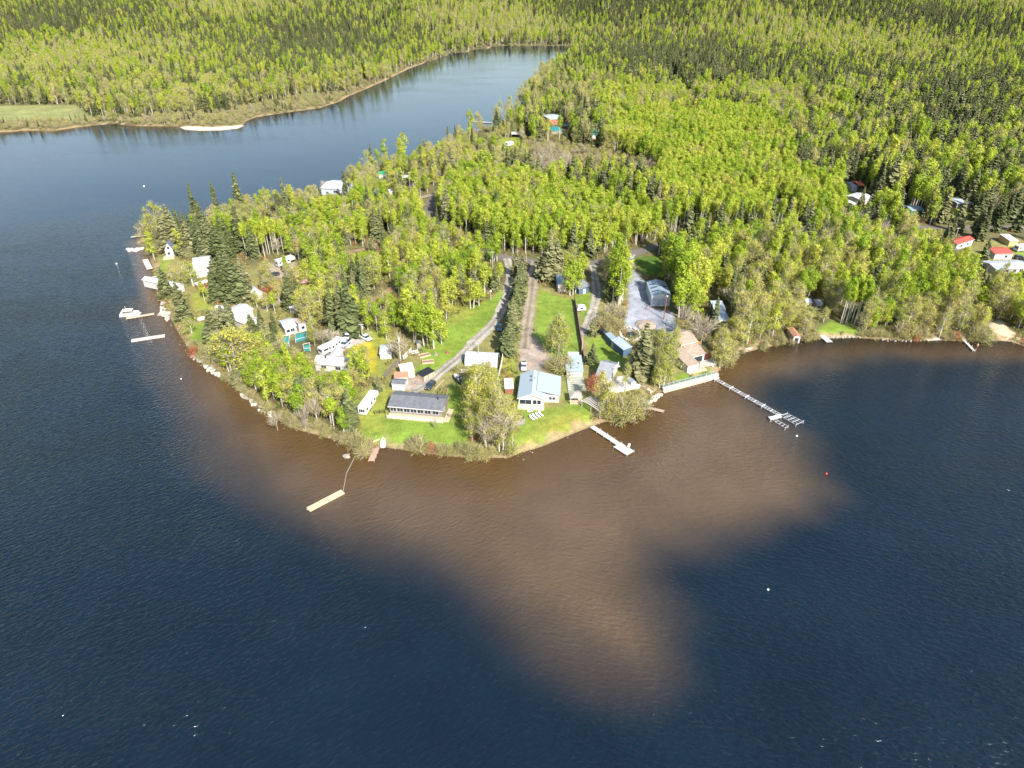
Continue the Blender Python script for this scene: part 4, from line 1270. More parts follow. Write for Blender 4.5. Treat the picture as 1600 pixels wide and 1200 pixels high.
def car(name, label, cat, px, py, fx, fy, paint, style='suv'):
    p = at(px, py, 0.12)
    root = thing(name, label, cat, p, heading(px, py, fx, fy))
    W = 0.92
    if style == 'pickup':
        obj('body', (MB().prism([(-2.7, 0.4), (2.75, 0.4), (2.75, 0.8), (2.55, 1.02), (1.35, 1.1), (-0.75, 1.1), (-0.75, 1.08), (-2.7, 1.08)], 'y', -W, W), paint), root)
        obj('cab', (MB().prism([(1.3, 1.1), (0.75, 1.78), (-0.55, 1.8), (-0.75, 1.1)], 'y', -W + 0.08, W - 0.08), GLASS), root)
        obj('roof', (MB().box(-0.55, 0.72, -W + 0.12, W - 0.12, 1.785, 1.86), paint), root)
        obj('bed', (MB().box(-2.6, -0.85, -W + 0.1, W - 0.1, 1.081, 1.13), TARPB), root)
        wx_ = (1.75, -1.7)
    else:
        obj('body', (MB().prism([(-2.3, 0.38), (2.3, 0.38), (2.32, 0.75), (2.1, 0.95), (1.05, 1.05), (-2.32, 1.06)], 'y', -W, W), paint), root)
        top = 1.66 if style == 'suv' else 1.45
        obj('window', (MB().prism([(1.0, 1.05), (0.35, top), (-1.95, top), (-2.28, 1.06)], 'y', -W + 0.08, W - 0.08), GLASS), root)
        obj('roof', (MB().box(-1.9, 0.3, -W + 0.14, W - 0.14, top + 0.001, top + 0.07), paint), root)
        wx_ = (1.45, -1.4)
    for x in wx_:
        for y in (-W, W):
            wheel(root, x, y)
    fr = 2.75 if style == 'pickup' else 2.32
    for y in (-0.62, 0.62):
        obj('headlight', (MB().box(fr - 0.05, fr + 0.03, y - 0.18, y + 0.18, 0.66, 0.82), WHITE), root)
        obj('tail_light', (MB().box(-fr - 0.03, -fr + 0.06, y - 0.14, y + 0.14, 0.75, 0.95), mat('red_lamp', (0.4, 0.02, 0.02), 0.3)), root)
    obj('bumper', (MB().box(fr, fr + 0.1, -W + 0.05, W - 0.05, 0.42, 0.6), STEEL), root)
    vis(px - 8, py - 8, px + 8, py + 5)
    FOOT.append(np.array([(p.x + 4 * math.cos(t), p.y + 4 * math.sin(t)) for t in np.linspace(0, 6.28, 9)[:-1]]))
    return root

def paint(name, c):
    return mat(name, c, 0.28, noise=0.04, spec=0.6)

car('parked_car', 'dark grey hatchback parked at the gravel end behind the dark-roofed cottage', 'car', 673, 605.5, 668, 611, paint('charcoal_car_paint', (0.05, 0.052, 0.06)), 'suv')
car('pickup_truck', 'white pickup with dark bed cover parked behind the blue-roofed house', 'pickup truck', 818.5, 575, 818.5, 582, paint('white_car_paint', (0.78, 0.78, 0.78)), 'pickup')
car('pickup_truck', 'blue pickup parked in the shade of the spruce hedge', 'pickup truck', 781, 514, 780.5, 521, paint('blue_car_paint', (0.07, 0.16, 0.27)), 'pickup')
car('parked_car', 'black car parked beside the small dark blue shed', 'car', 943, 523.5, 948, 526, paint('black_car_paint', (0.012, 0.012, 0.014)), 'suv')
car('pickup_truck', 'silver-blue pickup parked behind the pinkish-white roofed house', 'pickup truck', 539.5, 540, 536, 543, paint('silver_blue_car_paint', (0.36, 0.42, 0.50)), 'pickup')
car('parked_van', 'white van parked just behind the silver-blue pickup', 'van', 543, 529, 540, 534, paint('white_car_paint', (0.78, 0.78, 0.78)), 'suv')
car('pickup_truck', 'white and dark pickup at the head of the dandelion meadow', 'pickup truck', 571.5, 530.5, 576, 533, paint('white_car_paint', (0.78, 0.78, 0.78)), 'pickup')
car('parked_car', 'dark red car partly hidden by spruces beside the crossed white roofs', 'car', 347.5, 488, 348, 493, paint('dark_red_car_paint', (0.32, 0.012, 0.02)), 'car')
car('parked_car', 'dark car parked in trees below the silver-roofed cottage', 'car', 1590, 457, 1597, 458, paint('slate_car_paint', (0.06, 0.075, 0.1)), 'suv')
car('parked_car', 'dark car parked beside the broad red-roofed cabin', 'car', 1593, 405, 1599, 405.5, paint('charcoal_car_paint', (0.05, 0.052, 0.06)), 'suv')
car('parked_car', 'maroon car tucked against the tilted red-roofed cabin', 'car', 1489, 386, 1484, 387, paint('maroon_car_paint', (0.12, 0.01, 0.05)), 'car')
car('parked_car', 'dark car parked under trees in the yard of the very long white-roofed house', 'car', 431, 431, 436, 429, paint('charcoal_car_paint', (0.05, 0.052, 0.06)), 'suv')

def trailer(name, label, cat, px, py, fx, fy, L=7.0, fifth=False, H=3.1, body=WHITE, show=True):
    p = at(px, py)
    root = thing(name, label, cat, p, heading(px, py, fx, fy))
    h = L / 2
    W = 1.25
    if fifth:
        prof = [(-h, 0.7), (h - 2.8, 0.7), (h - 2.6, 1.7), (h - 0.2, 1.75), (h, 2.2), (h - 0.3, H + 0.1), (h - 1.2, H + 0.35), (-h, H + 0.35)]
    else:
        prof = [(-h, 0.6), (h - 0.5, 0.6), (h, 1.0), (h, H - 0.6), (h - 0.6, H), (-h + 0.2, H), (-h, H - 0.2)]
    obj('body', (MB().prism(prof, 'y', -W, W), body), root)
    tz = H + 0.35 if fifth else H
    obj('roof_unit', (MB().box(-0.5, 0.5, -0.4, 0.4, tz, tz + 0.28), OFFW), root)
    obj('stripe', (MB().box(-h + 0.3, h - 3.2, -W - 0.02, -W, 1.0, 1.2).box(-h + 0.3, h - 3.2, W, W + 0.02, 1.0, 1.2), mat('grey_stripe', (0.3, 0.3, 0.33), 0.5)), root)
    for sy_ in (-1, 1):
        for x in (-h + 1.2, -0.6, h - 3.6 if L > 8 else 1.2):
            y0_, y1_ = (-W - 0.05, -W) if sy_ < 0 else (W, W + 0.05)
            o = obj('window', (MB().box(x - 0.5, x + 0.5, y0_, y1_, 1.75, 2.45), STEEL), root)
            y0_, y1_ = (-W - 0.08, -W - 0.05) if sy_ < 0 else (W + 0.05, W + 0.08)
            obj('pane', (MB().box(x - 0.42, x + 0.42, y0_, y1_, 1.82, 2.38), GLASS), o)
    for y in (-0.65, 0.0, 0.65):
        o = obj('window', (MB().box(-h - 0.05, -h, y - 0.26, y + 0.26, 1.6, 2.5), STEEL), root)
        obj('pane', (MB().box(-h - 0.08, -h - 0.05, y - 0.2, y + 0.2, 1.68, 2.42), GLASS), o)
    obj('door', (MB().box(0.9, 1.65, -W - 0.05, -W, 0.75, 2.6), OFFW), root)
    for x in ((-1.6, -0.75) if L > 8 else (-0.5,)):
        for y in (-W + 0.1, W - 0.1):
            wheel(root, x, y, 0.4, 0.25)
    obj('hitch', (MB().box(h - 0.2, h + (0.2 if fifth else 1.1), -0.06, 0.06, 0.5, 0.62), STEEL), root)
    if show:
        vis(px - L * 1.6, py - 16, px + L * 1.6, py + 4, 0.2)
    FOOT.append(np.array([(p.x + (h + 1) * math.cos(t), p.y + (h + 1) * math.sin(t)) for t in np.linspace(0, 6.28, 11)[:-1]]))
    return root

trailer('camper_trailer', 'large white fifth-wheel camper parked beside the front lawn', 'camper', 577, 636, 592, 615, 10.5, True)
trailer('motorhome', 'white motorhome at the end of the very long white-roofed house', 'motorhome', 447, 413.5, 461, 409, 9.0, True)
trailer('camper_trailer', 'white camper parked behind the pinkish-white roofed house', 'camper', 524, 544, 533, 537, 7.5)
trailer('camper_trailer', 'small white camper with dark top window close to the pinkish-white roof', 'camper', 511, 551, 517, 548, 5.5)
trailer('motorhome', 'long white motorhome parked beside the broad red-roofed cabin', 'motorhome', 1597, 391.5, 1612, 389.5, 9.0)
trailer('camper_trailer', 'white camper in the far clearing by the flat-roofed carport', 'camper', 796, 228, 803, 226, 6.5)

def utility_trailer(label, px, py, fx, fy):
    p = at(px, py)
    r = thing('utility_trailer', label, 'trailer', p, heading(px, py, fx, fy))
    obj('bed', (MB().box(-1.5, 1.5, -0.8, 0.8, 0.5, 0.62), GREYW), r)
    obj('side_panel', (MB().box(-1.5, 1.5, -0.84, -0.8, 0.5, 1.0), OFFW), r)
    obj('side_panel', (MB().box(-1.5, 1.5, 0.8, 0.84, 0.5, 1.0), OFFW), r)
    obj('hitch', (MB().box(1.5, 2.6, -0.05, 0.05, 0.45, 0.55), STEEL), r)
    for y in (-0.95, 0.95):
        wheel(r, 0, y, 0.32, 0.2)
    return r
utility_trailer('small pale utility trailer beside the dandelion meadow', 551, 555, 556, 555)
utility_trailer('pale utility trailer behind the covered dark boat', 727, 583, 735, 583)
utility_trailer('little dark wagon beside the tiny grey hut', 648, 553, 653, 552)

# ---- boats
def hull(L, W, H, mb=None, n=9, deck=False):
    """lofted open hull, bow along +x"""
    mb = mb or MB()
    vs_, fs = [], []
    for i in range(n):
        t = i / (n - 1)
        x = -L / 2 + L * t
        w = W / 2 * (1 - max(0, (t - 0.45) / 0.55) ** 2.2) + 0.01
        k = 0.25 * H * max(0, (t - 0.6) / 0.4) ** 2
        vs_ += [(x, -w, H + k), (x, -w * 0.72, 0.12 * H + k), (x, 0, k * 1.5), (x, w * 0.72, 0.12 * H + k), (x, w, H + k), (x, w * 0.86, H + k), (x, w * 0.6, 0.3 * H + k), (x, -w * 0.6, 0.3 * H + k), (x, -w * 0.86, H + k)]
    for i in range(n - 1):
        for j in range(9):
            a_, b2 = i * 9 + j, i * 9 + (j + 1) % 9
            fs.append((a_, b2, b2 + 9, a_ + 9))
    fs.append(tuple(range(9)))
    return mb.add(vs_, fs)

p = at(599, 693)
rb_ = thing('rowboat', 'white rowboat pulled up on the front lawn beside the short dock', 'rowboat', (p.x, p.y, p.z + 0.05), math.radians(97))
obj('hull', (hull(4.4, 1.5, 0.6), mat('white_boat_shell', (0.75, 0.76, 0.78), 0.35, noise=0.08)), rb_)
for x in (-1.3, -0.1, 1.0):
    obj('seat', (MB().box(x - 0.14, x + 0.14, -0.5, 0.5, 0.36, 0.42), ALU), rb_)
vis(594, 684, 605, 700)
LANDMARKS.append(('white rowboat', p.x, p.y))
p = at(532, 548.5)
rb2 = thing('rowboat', 'upturned brown rowboat on the grass behind the pinkish-white roof', 'rowboat', (p.x, p.y, p.z + 0.7), 0.2)
rb2.rotation_euler = (math.pi, 0, 0.2)
obj('hull', (hull(3.8, 1.5, 0.6), mat('brown_boat_shell', (0.34, 0.17, 0.09), 0.5)), rb2)
obj('seat', (MB().box(-0.14, 0.14, -0.5, 0.5, 0.36, 0.42), WOOD), rb2)
p = at(717, 596)
db = thing('motorboat', 'dark motorboat with windscreen on a trailer under the poplars', 'boat', (p.x, p.y, p.z), math.radians(122))
obj('hull', ((lambda q: q)(MB().add([(x, y, z + 0.55) for x, y, z in hull(6.0, 2.3, 1.0).v], hull(6.0, 2.3, 1.0).f)), mat('dark_boat_shell', (0.06, 0.065, 0.08), 0.25)), db)
obj('deck', (MB().prism([(0.6, -1.05), (2.6, -0.45), (2.9, 0), (2.6, 0.45), (0.6, 1.05)], 'z', 1.5, 1.58), mat('grey_boat_deck', (0.5, 0.5, 0.52), 0.4)), db)
obj('windscreen', (MB().prism([(0.9, 1.55), (0.4, 2.1), (0.32, 2.1), (0.8, 1.55)], 'y', -0.9, 0.9), GLASS), db)
for y in (-0.5, 0.5):
    obj('seat', (MB().box(-0.9, -0.4, y - 0.3, y + 0.3, 1.0, 1.7), OFFW), db)
obj('outboard', (MB().box(-3.5, -3.0, -0.25, 0.25, 0.7, 1.9), STEEL), db)
obj('trailer_frame', (MB().box(-2.5, 3.8, -0.06, 0.06, 0.4, 0.52).box(-1.2, -1.0, -1.0, 1.0, 0.4, 0.5), ALU), db)
for y in (-1.05, 1.05):
    wheel(db, -1.1, y, 0.33, 0.2)
vis(708, 584, 724, 601)
FOOT.append(np.array([(p.x + 4 * math.cos(t), p.y + 4 * math.sin(t)) for t in np.linspace(0, 6.28, 9)[:-1]]))
# pontoon boat at the western dock
p = P(203.5, 492.5, 0)
po = thing('pontoon_boat', 'cream pontoon boat with low cabin moored at the western dock', 'boat', (p.x, p.y, 0), 0.22)
for y in (-0.9, 0.9):
    obj('float', (MB().tube([(-3.6, y, 0.15), (3.3, y, 0.15), (3.9, y, 0.35)], [0.35, 0.35, 0.05], 8), ALU), po)
obj('deck', (MB().box(-3.5, 3.4, -1.25, 1.25, 0.45, 0.58), OFFW), po)
obj('fence', (MB().box(-3.4, 3.2, -1.22, -1.17, 0.6, 1.25).box(-3.4, 3.2, 1.17, 1.22, 0.6, 1.25).box(-3.4, -3.35, -1.17, 1.17, 0.6, 1.25), mat('cream_boat_panel', (0.70, 0.67, 0.58), 0.4)), po)
obj('canopy', (MB().box(-2.4, 1.4, -1.2, 1.2, 2.3, 2.38), mat('cream_canvas', (0.72, 0.70, 0.62), 0.8)), po)
for x in (-2.3, 1.3):
    for y in (-1.1, 1.1):
        obj('post', (MB().tube([(x, y, 0.58), (x, y, 2.3)], 0.05, 5), ALU), po)
obj('seat', (MB().box(-3.2, -2.5, -1.0, 1.0, 0.6, 1.1).box(0.5, 1.1, -0.9, -0.2, 0.6, 1.2), WHITE), po)
obj('mast', (MB().tube([(-1.2, 0.9, 2.3), (-1.4, 1.1, 3.5)], 0.05, 5), WHITE), po)
p = at(320, 500)
cb = thing('covered_boat', 'white sheet-covered boat on the western shore beside the lawn', 'boat', (p.x, p.y, p.z), 0.75)
obj('hull', (MB().add([(x, y, z + 0.3) for x, y, z in hull(5.0, 2.0, 0.8).v], hull(5.0, 2.0, 0.8).f), OFFW), cb)
obj('cover', (MB().prism([(-1.05, 1.05), (0, 1.75), (1.05, 1.05)], 'x', -2.4, 1.6), WHITE), cb)
vis(311, 489, 329, 501)
p = P(822, 156, 0)
fb = thing('motorboat', 'small white boat at the far channel shore edge', 'boat', (p.x, p.y, -0.1), 2.9)
obj('hull', (hull(7.5, 2.5, 1.1), WHITE), fb)
obj('cabin', (MB().prism([(-1.5, 1.0), (1.2, 1.0), (0.8, 2.2), (-1.2, 2.2)], 'y', -0.8, 0.8), OFFW), fb)

# ---- docks
def dock(name, label, pts, width, deck, z=0.55, seg=3.0, post=None, pw=0.08, up=0.3, cat='dock', float_=False, group=None):
    q = [P(a_, b2, z) for a_, b2 in pts]
    o0 = q[0]
    root = thing(name, label, cat, (o0.x, o0.y, 0), 0, group)
    for i in range(len(q) - 1):
        a_, b2 = q[i] - Vector((o0.x, o0.y, 0)), q[i + 1] - Vector((o0.x, o0.y, 0))
        d = (b2 - a_)
        L_ = d.length
        d.normalize()
        nn = Vector((-d.y, d.x, 0)) * width / 2
        k = max(1, int(round(L_ / seg)))
        for j in range(k):
            s0, s1 = a_ + d * (L_ * j / k + (0.03 if j else 0)), a_ + d * (L_ * (j + 1) / k)
            dz = 0.015 * ((j * 7 + i) % 3 - 1)
            c = [s0 - nn, s1 - nn, s1 + nn, s0 + nn]
            mb = MB().prism([(v_.x, v_.y) for v_ in c], 'z', z - (0.45 if float_ else 0.14) + dz, z + dz)
            obj('deck_section', (mb, deck), root)
            if post is not None:
                for s_ in (-1, 1):
                    v_ = s1 + nn * s_ * 1.02
                    obj('post', (MB().tube([(v_.x, v_.y, -1.5), (v_.x, v_.y, z + up)], pw, 6), post), root)
    xs, ys = [a_ for a_, _ in pts], [b2 for _, b2 in pts]
    vis(min(xs) - 2, min(ys) - 2, max(xs) + 2, max(ys) + 2, 0.02)
    return root, q

DOCKW = mat('sun_bleached_planks', (0.44, 0.40, 0.36), 0.85, noise=0.2, nscale=3)
r, q = dock('floating_dock', 'long pale floating dock lying loose off the brown shallows', [(481.5, 795.5), (535.5, 767.5)], 1.75, mat('new_pine_planks', (0.50, 0.38, 0.235), 0.8, noise=0.14, nscale=3), 0.35, 3.2, float_=True)
obj('end_board', (MB().box(-0.3, 0.9, -0.3, 0.9, 0.36, 0.42), PALEW), r)
LANDMARKS.append(('long floating dock', q[0].x, q[0].y))
a, b_ = P(536, 766, 0.25), P(555, 712, 0.25)
m0 = (a + b_) / 2 + Vector((-0.8, 0, 0))
ch = MB().tube([(a.x - a.x, 0, 0.05), (m0.x - a.x, m0.y - a.y, 0.03), (b_.x - a.x, b_.y - a.y, 0.12)], 0.09, 5)
rp_ = obj('mooring_pole', (ch, GREYW), None, (a.x, a.y, 0))
tag(rp_, 'thin floating pole linking the long floating dock to the shore bushes', 'pole')
dock('dock', 'short red-brown wooden dock beside the white rowboat', [(588.5, 699), (580, 720)], 1.7, mat('reddish_planks', (0.36, 0.24, 0.19), 0.85, noise=0.2, nscale=3), 0.5, 2.4, WOOD, 0.08, 0.1)
p = at(581, 691)
obj_ = thing('plank', 'pale yellow plank lying on the front lawn near the short dock', 'plank', (p.x, p.y, p.z + 0.02), 0.75)
obj('board', (MB().box(-2.6, 2.6, -0.45, 0.45, 0, 0.12), mat('fresh_timber', (0.66, 0.58, 0.36), 0.8, noise=0.15)), obj_)
obj('board', (MB().box(-1.2, 3.0, 1.3, 1.45, 0, 0.1), PALEW), obj_)
r, q = dock('dock', 'white plank dock with wide end platform below the blue-roofed house', [(925, 666), (968, 694.5)], 1.7, DOCKW, 0.6, 3.2, ALU, 0.06, 0.5)
e0 = P(967, 693.5, 0.6) - Vector((q[0].x, q[0].y, 0))
e1 = P(987.5, 706.5, 0.6) - Vector((q[0].x, q[0].y, 0))
d = (e1 - e0).normalized()
nn = Vector((-d.y, d.x, 0))
c = [e0 - nn * 2.2, e1 - nn * 2.2, e1 + nn * 0.9, e0 + nn * 0.9]
obj('platform', (MB().prism([(v_.x, v_.y) for v_ in c], 'z', 0.44, 0.625), DOCKW), r)
for v_ in c:
    obj('post', (MB().tube([(v_.x, v_.y, -1.5), (v_.x, v_.y, 1.0)], 0.06, 6), ALU), r)
vis(960, 690, 990, 710)
LANDMARKS.append(('white plank dock', q[0].x, q[0].y))
ADX, ADY, ADR = P(982, 699.5, 0.62).x, P(982, 699.5, 0.62).y, math.radians(-120)

def chair(name, label, x, y, z, rot, m_, recline=0.35, cat='chair', group=None):
    r = thing(name, label, cat, (x, y, z), rot, group)
    obj('seat', (MB().box(-0.3, 0.35, -0.3, 0.3, 0.36, 0.42), m_), r)
    obj('backrest', (MB().add([(-0.3, -0.3, 0.4), (-0.3, 0.3, 0.4), (-0.3 - recline, 0.3, 1.0), (-0.3 - recline, -0.3, 1.0), (-0.36, -0.3, 0.4), (-0.36, 0.3, 0.4), (-0.36 - recline, 0.3, 1.0), (-0.36 - recline, -0.3, 1.0)],
                              [(0, 1, 2, 3), (7, 6, 5, 4), (0, 4, 5, 1), (1, 5, 6, 2), (2, 6, 7, 3), (3, 7, 4, 0)]), m_), r)
    for sx_ in (-0.26, 0.3):
        for sy_ in (-0.28, 0.28):
            obj('leg', (MB().box(sx_ - 0.03, sx_ + 0.03, sy_ - 0.03, sy_ + 0.03, 0, 0.36), m_), r)
    for sy_ in (-0.34, 0.34):
        obj('armrest', (MB().box(-0.35, 0.35, sy_ - 0.05, sy_ + 0.05, 0.58, 0.63), m_), r)
    return r
chair('dock_chair', 'white chair on the end platform of the white plank dock', ADX, ADY, 0.625, ADR, WHITE)

r, q = dock('dock', 'narrow brown dock beside the rock wall below the grey-roofed house', [(1010, 636), (1037, 642.5)], 1.3, mat('grey_brown_planks', (0.34, 0.25, 0.20), 0.85, noise=0.25, nscale=3), 0.5, 2.4, GREYW, 0.07, 0.15)
dock('dock', 'long pale dock on the western shore with the pontoon boat', [(197, 497), (240.5, 490)], 1.5, PALEW, 0.5, 3.0, WOOD, 0.07, 0.1)
dock('floating_dock', 'white-topped floating dock lying apart south of the pontoon boat', [(205, 531.5), (257.5, 523.5)], 1.7, DOCKW, 0.5, 3.0, float_=True)
dock('dock', 'white landing stage lying along the western shore below steep-roofed cottage', [(226.5, 405), (234, 420)], 2.4, DOCKW, 0.5, 3.0, WOOD, 0.07, 0.05)
dock('dock', 'thin pale dock at the western tip reaching past the bushes', [(204.5, 370), (240, 366.5)], 1.3, DOCKW, 0.5, 4.0, WOOD, 0.07, 0.05)
dock('dock', 'second pale jetty at the western tip, nearer the steep-roofed cottage', [(215, 378.5), (241, 375.5)], 1.2, PALEW, 0.5, 4.0, WOOD, 0.07, 0.05)
dock('dock', 'flat grey stone-like landing on the eastern shore left of the boathouse', [(1163, 541), (1174, 544.5)], 2.4, mat('silvery_planks', (0.50, 0.48, 0.46), 0.85, noise=0.15), 0.5, 2.4, WOOD, 0.07, 0.05)
dock('dock', 'grey dock slanting from the small eastern lawn beside the boathouse', [(1283, 523), (1296.5, 534)], 2.3, mat('silvery_planks', (0.50, 0.48, 0.46), 0.85, noise=0.15), 0.5, 2.4, WOOD, 0.07, 0.05)
dock('dock', 'thin white dock with upright posts at the far right shore', [(1501, 526), (1522, 547.5)], 0.9, DOCKW, 0.55, 2.6, ALU, 0.07, 0.7)
dock('dock', 'long white dock in the far channel beside the twin spruces', [(733, 189.5), (770, 191.5)], 2.2, DOCKW, 0.5, 5.0, WOOD, 0.08, 0.2)
dock('dock', 'grey dock in the far channel nearer than the long white one', [(742, 202.5), (772, 206)], 1.8, GREYW, 0.5, 5.0, WOOD, 0.08, 0.2)
dock('dock', 'low pale landing at the shore left of the far right dock', [(1447, 530.5), (1468, 529)], 1.6, DOCKW, 0.4, 3.0, WOOD, 0.07, 0.05)

# aluminium dock: bare frames on posts with cross platforms
def frame_dock(label):
    a_, b2 = P(1119, 592.5, 0.8), P(1219, 648.5, 0.8)
    L_ = (b2 - a_).length
    rot = math.atan2(b2.y - a_.y, b2.x - a_.x)
    root = thing('aluminium_dock', label, 'dock', (a_.x, a_.y, 0), rot)
    FR = mat('bright_aluminium_frame', (0.62, 0.63, 0.64), 0.4, metal=0.2, noise=0.05)
    def bay(x0, x1, y0, y1, bars, z=0.8):
        mb = MB()
        mb.box(x0, x1, y0, y0 + 0.1, z - 0.12, z).box(x0, x1, y1 - 0.1, y1, z - 0.12, z)
        mb.box(x0, x0 + 0.1, y0 + 0.1, y1 - 0.1, z - 0.12, z).box(x1 - 0.1, x1, y0 + 0.1, y1 - 0.1, z - 0.12, z)
        for i in range(1, bars):
            x = x0 + (x1 - x0) * i / bars
            mb.box(x - 0.03, x + 0.03, y0 + 0.1, y1 - 0.1, z - 0.10, z - 0.01)
        ym = (y0 + y1) / 2
        mb.box(x0 + 0.1, x1 - 0.1, ym - 0.05, ym + 0.05, z - 0.16, z - 0.105)
        return mb
    def pst(x, y, up=1.3):
        obj('post', (MB().tube([(x, y, -2.0), (x, y, up)], 0.06, 6), FR), root)
    k = 8
    hw_ = 0.75
    for i in range(k):
        x0, x1_ = L_ * i / k + 0.05, L_ * (i + 1) / k - 0.05
        obj('frame_bay', (bay(x0, x1_, -hw_, hw_, 3), FR), root)
        if i % 2 == 0:
            obj('cross_plate', (MB().box(x0 - 0.35, x0 + 0.25, -hw_ - 0.1, hw_ + 0.1, 0.81, 0.86), FR), root)
            pst(x0, -hw_ - 0.08)
            pst(x0, hw_ + 0.08)
    # head: solid cross walk and two finger frames
    inv = Matrix.Rotation(-rot, 3, 'Z')
    def loc(px, py):
        v_ = inv @ (P(px, py, 0.8) - Vector((a_.x, a_.y, 0)))
        return v_.x, v_.y
    def quad(name, corners, grid):
        c = [loc(*t) for t in corners]
        if grid is None:
            obj(name, (MB().prism(c, 'z', 0.68, 0.9), FR), root)
        else:
            nu, nv = grid
            mb = MB()
            def ip(u, v_):
                p0 = Vector(c[0]).lerp(Vector(c[1]), u)
                p1 = Vector(c[3]).lerp(Vector(c[2]), u)
                w = p0.lerp(p1, v_)
                return (w.x, w.y, 0.8)
            for i in range(nu + 1):
                mb.tube([ip(i / nu, 0), ip(i / nu, 1)], 0.05, 4)
            for j in range(nv + 1):
                mb.tube([ip(0, j / nv), ip(1, j / nv)], 0.07, 4)
            obj(name, (mb, FR), root)
        for t in c:
            pst(*t)
    quad('cross_walk', [(1201, 652), (1218, 647.5), (1221, 652), (1204, 656)], None)
    quad('finger_frame', [(1218, 649), (1230, 646), (1255.5, 658.5), (1244, 663.5)], (3, 4))
    quad('finger_frame', [(1206, 655.5), (1212, 654.5), (1231.5, 666), (1227, 669)], (1, 4))
    vis(1117, 590, 1256, 670, 0)
    return root
frame_dock('long open aluminium frame dock with finger frames off the white retaining wall')

# ---- buoys
def buoy(label, px, py, c, r_=0.32):
    p = P(px, py, 0.1)
    o = thing('buoy', label, 'buoy', (p.x, p.y, 0))
    obj('float', (MB().ball((0, 0, 0.12), r_, 10, 0.85), c), o)
    obj('ring', (MB().tube([(0, 0, r_), (0, 0, r_ + 0.18)], 0.06, 6), STEEL), o)
BW = mat('white_buoy_shell', (0.8, 0.8, 0.78), 0.4, noise=0.05)
buoy('white buoy just beyond the aluminium dock fingers', 1245, 681, BW)
buoy('red buoy further out past the aluminium dock', 1291, 740, mat('red_buoy_shell', (0.6, 0.04, 0.03), 0.4, noise=0.05))
buoy('lone white buoy out on the dark open lake', 1200, 921, BW, 0.26)
buoy('white buoy off the western landing stage', 182, 412, BW, 0.4)
buoy('white buoy in the channel north of the western tip', 225, 291, BW, 0.45)
buoy('white buoy off the western shore south of the loose dock', 283, 592, BW, 0.22)

# ---- fences
def fence(name, label, pts, h, m_, seg=2.4, post=None, cat='fence', th=0.06, rails=False, landmark=None):
    q = [at(a_, b2) for a_, b2 in pts]
    root = thing(name, label, cat, q[0])
    o0 = q[0]
    prev_end = None
    for i in range(len(q) - 1):
        a_, b2 = q[i] - o0, q[i + 1] - o0
        L_ = (b2 - a_).length
        d = (b2 - a_).normalized()
        nn = Vector((-d.y, d.x, 0))
        k = max(1, int(round(L_ / seg)))
        for j in range(k + (1 if i == len(q) - 2 else 0)):
            s0 = a_ + d * (L_ * j / k)
            obj('post', (MB().box(s0.x - 0.08, s0.x + 0.08, s0.y - 0.08, s0.y + 0.08, s0.z - 0.3, s0.z + h + 0.1), post or m_), root)
            if j < k:
                s1 = a_ + d * (L_ * (j + 1) / k)
                t0, t1 = s0 + d * 0.09, s1 - d * 0.09
                if rails:
                    for zz in (0.25, 0.6, 0.95):
                        obj('rail', (MB().tube([(t0.x, t0.y, t0.z + h * zz), (t1.x, t1.y, t1.z + h * zz)], 0.045, 4), m_), root)
                else:
                    c = [t0 - nn * th / 2, t1 - nn * th / 2, t1 + nn * th / 2, t0 + nn * th / 2]
                    hh = h - 0.04 * ((j * 5 + i) % 3)
                    obj('fence_panel', (MB().prism([(v_.x, v_.y) for v_ in c], 'z', s0.z + 0.02, s0.z + hh), m_), root)
    if landmark:
        mid = q[len(q) // 2]
        LANDMARKS.append((landmark, mid.x, mid.y))
    return root
FB = mat('dark_fence_boards', (0.085, 0.065, 0.05), 0.9, noise=0.35, nscale=3)
FG = mat('grey_fence_boards', (0.16, 0.135, 0.125), 0.9, noise=0.3, nscale=3)
fence('board_fence', 'tall dark board fence between the central lawn and the lane', [(897.5, 470), (900.5, 490), (905, 520), (909.5, 548), (912, 566)], 2.0, FB, landmark='tall dark board fence')
fence('board_fence', 'dark grey board fence beside the black-roofed shed', [(600, 592), (614, 578), (628, 564)], 1.9, FG, landmark='grey board fence')
fence('board_fence', 'pale grey board fence continuing up from the dark grey one', [(630, 563), (643, 550)], 1.9, mat('pale_fence_boards', (0.48, 0.45, 0.42), 0.85, noise=0.2))
fence('board_fence', 'white board fence between the hooped shed and the blue-roofed house', [(787.5, 549), (783, 573), (779, 592), (775, 612)], 1.8, mat('white_fence_boards', (0.62, 0.61, 0.57), 0.8, noise=0.2), landmark='white board fence')
fence('iron_fence', 'short black iron fence in front of the fifth-wheel camper', [(585, 647), (602, 645.5)], 1.3, STEEL, 2.2, rails=True)
fence('iron_fence', 'black iron fence right of the dark-roofed cottage', [(700, 652), (712, 653), (727, 654)], 1.3, STEEL, 2.2, rails=True)
fence('wire_fence', 'low pale kerb rail along the blue gravel yard', [(985, 419), (998, 428), (1012, 437)], 0.5, CONC, 3.0, rails=True)
p0 = at(680, 608)
kb = thing('edging_beam', 'pale timber edging along the gravel beside the dark-roofed cottage', 'edging', p0, heading(680, 612, 694, 597))
obj('beam', (MB().box(0, 6.0, -0.1, 0.1, 0, 0.25), PALEW), kb)

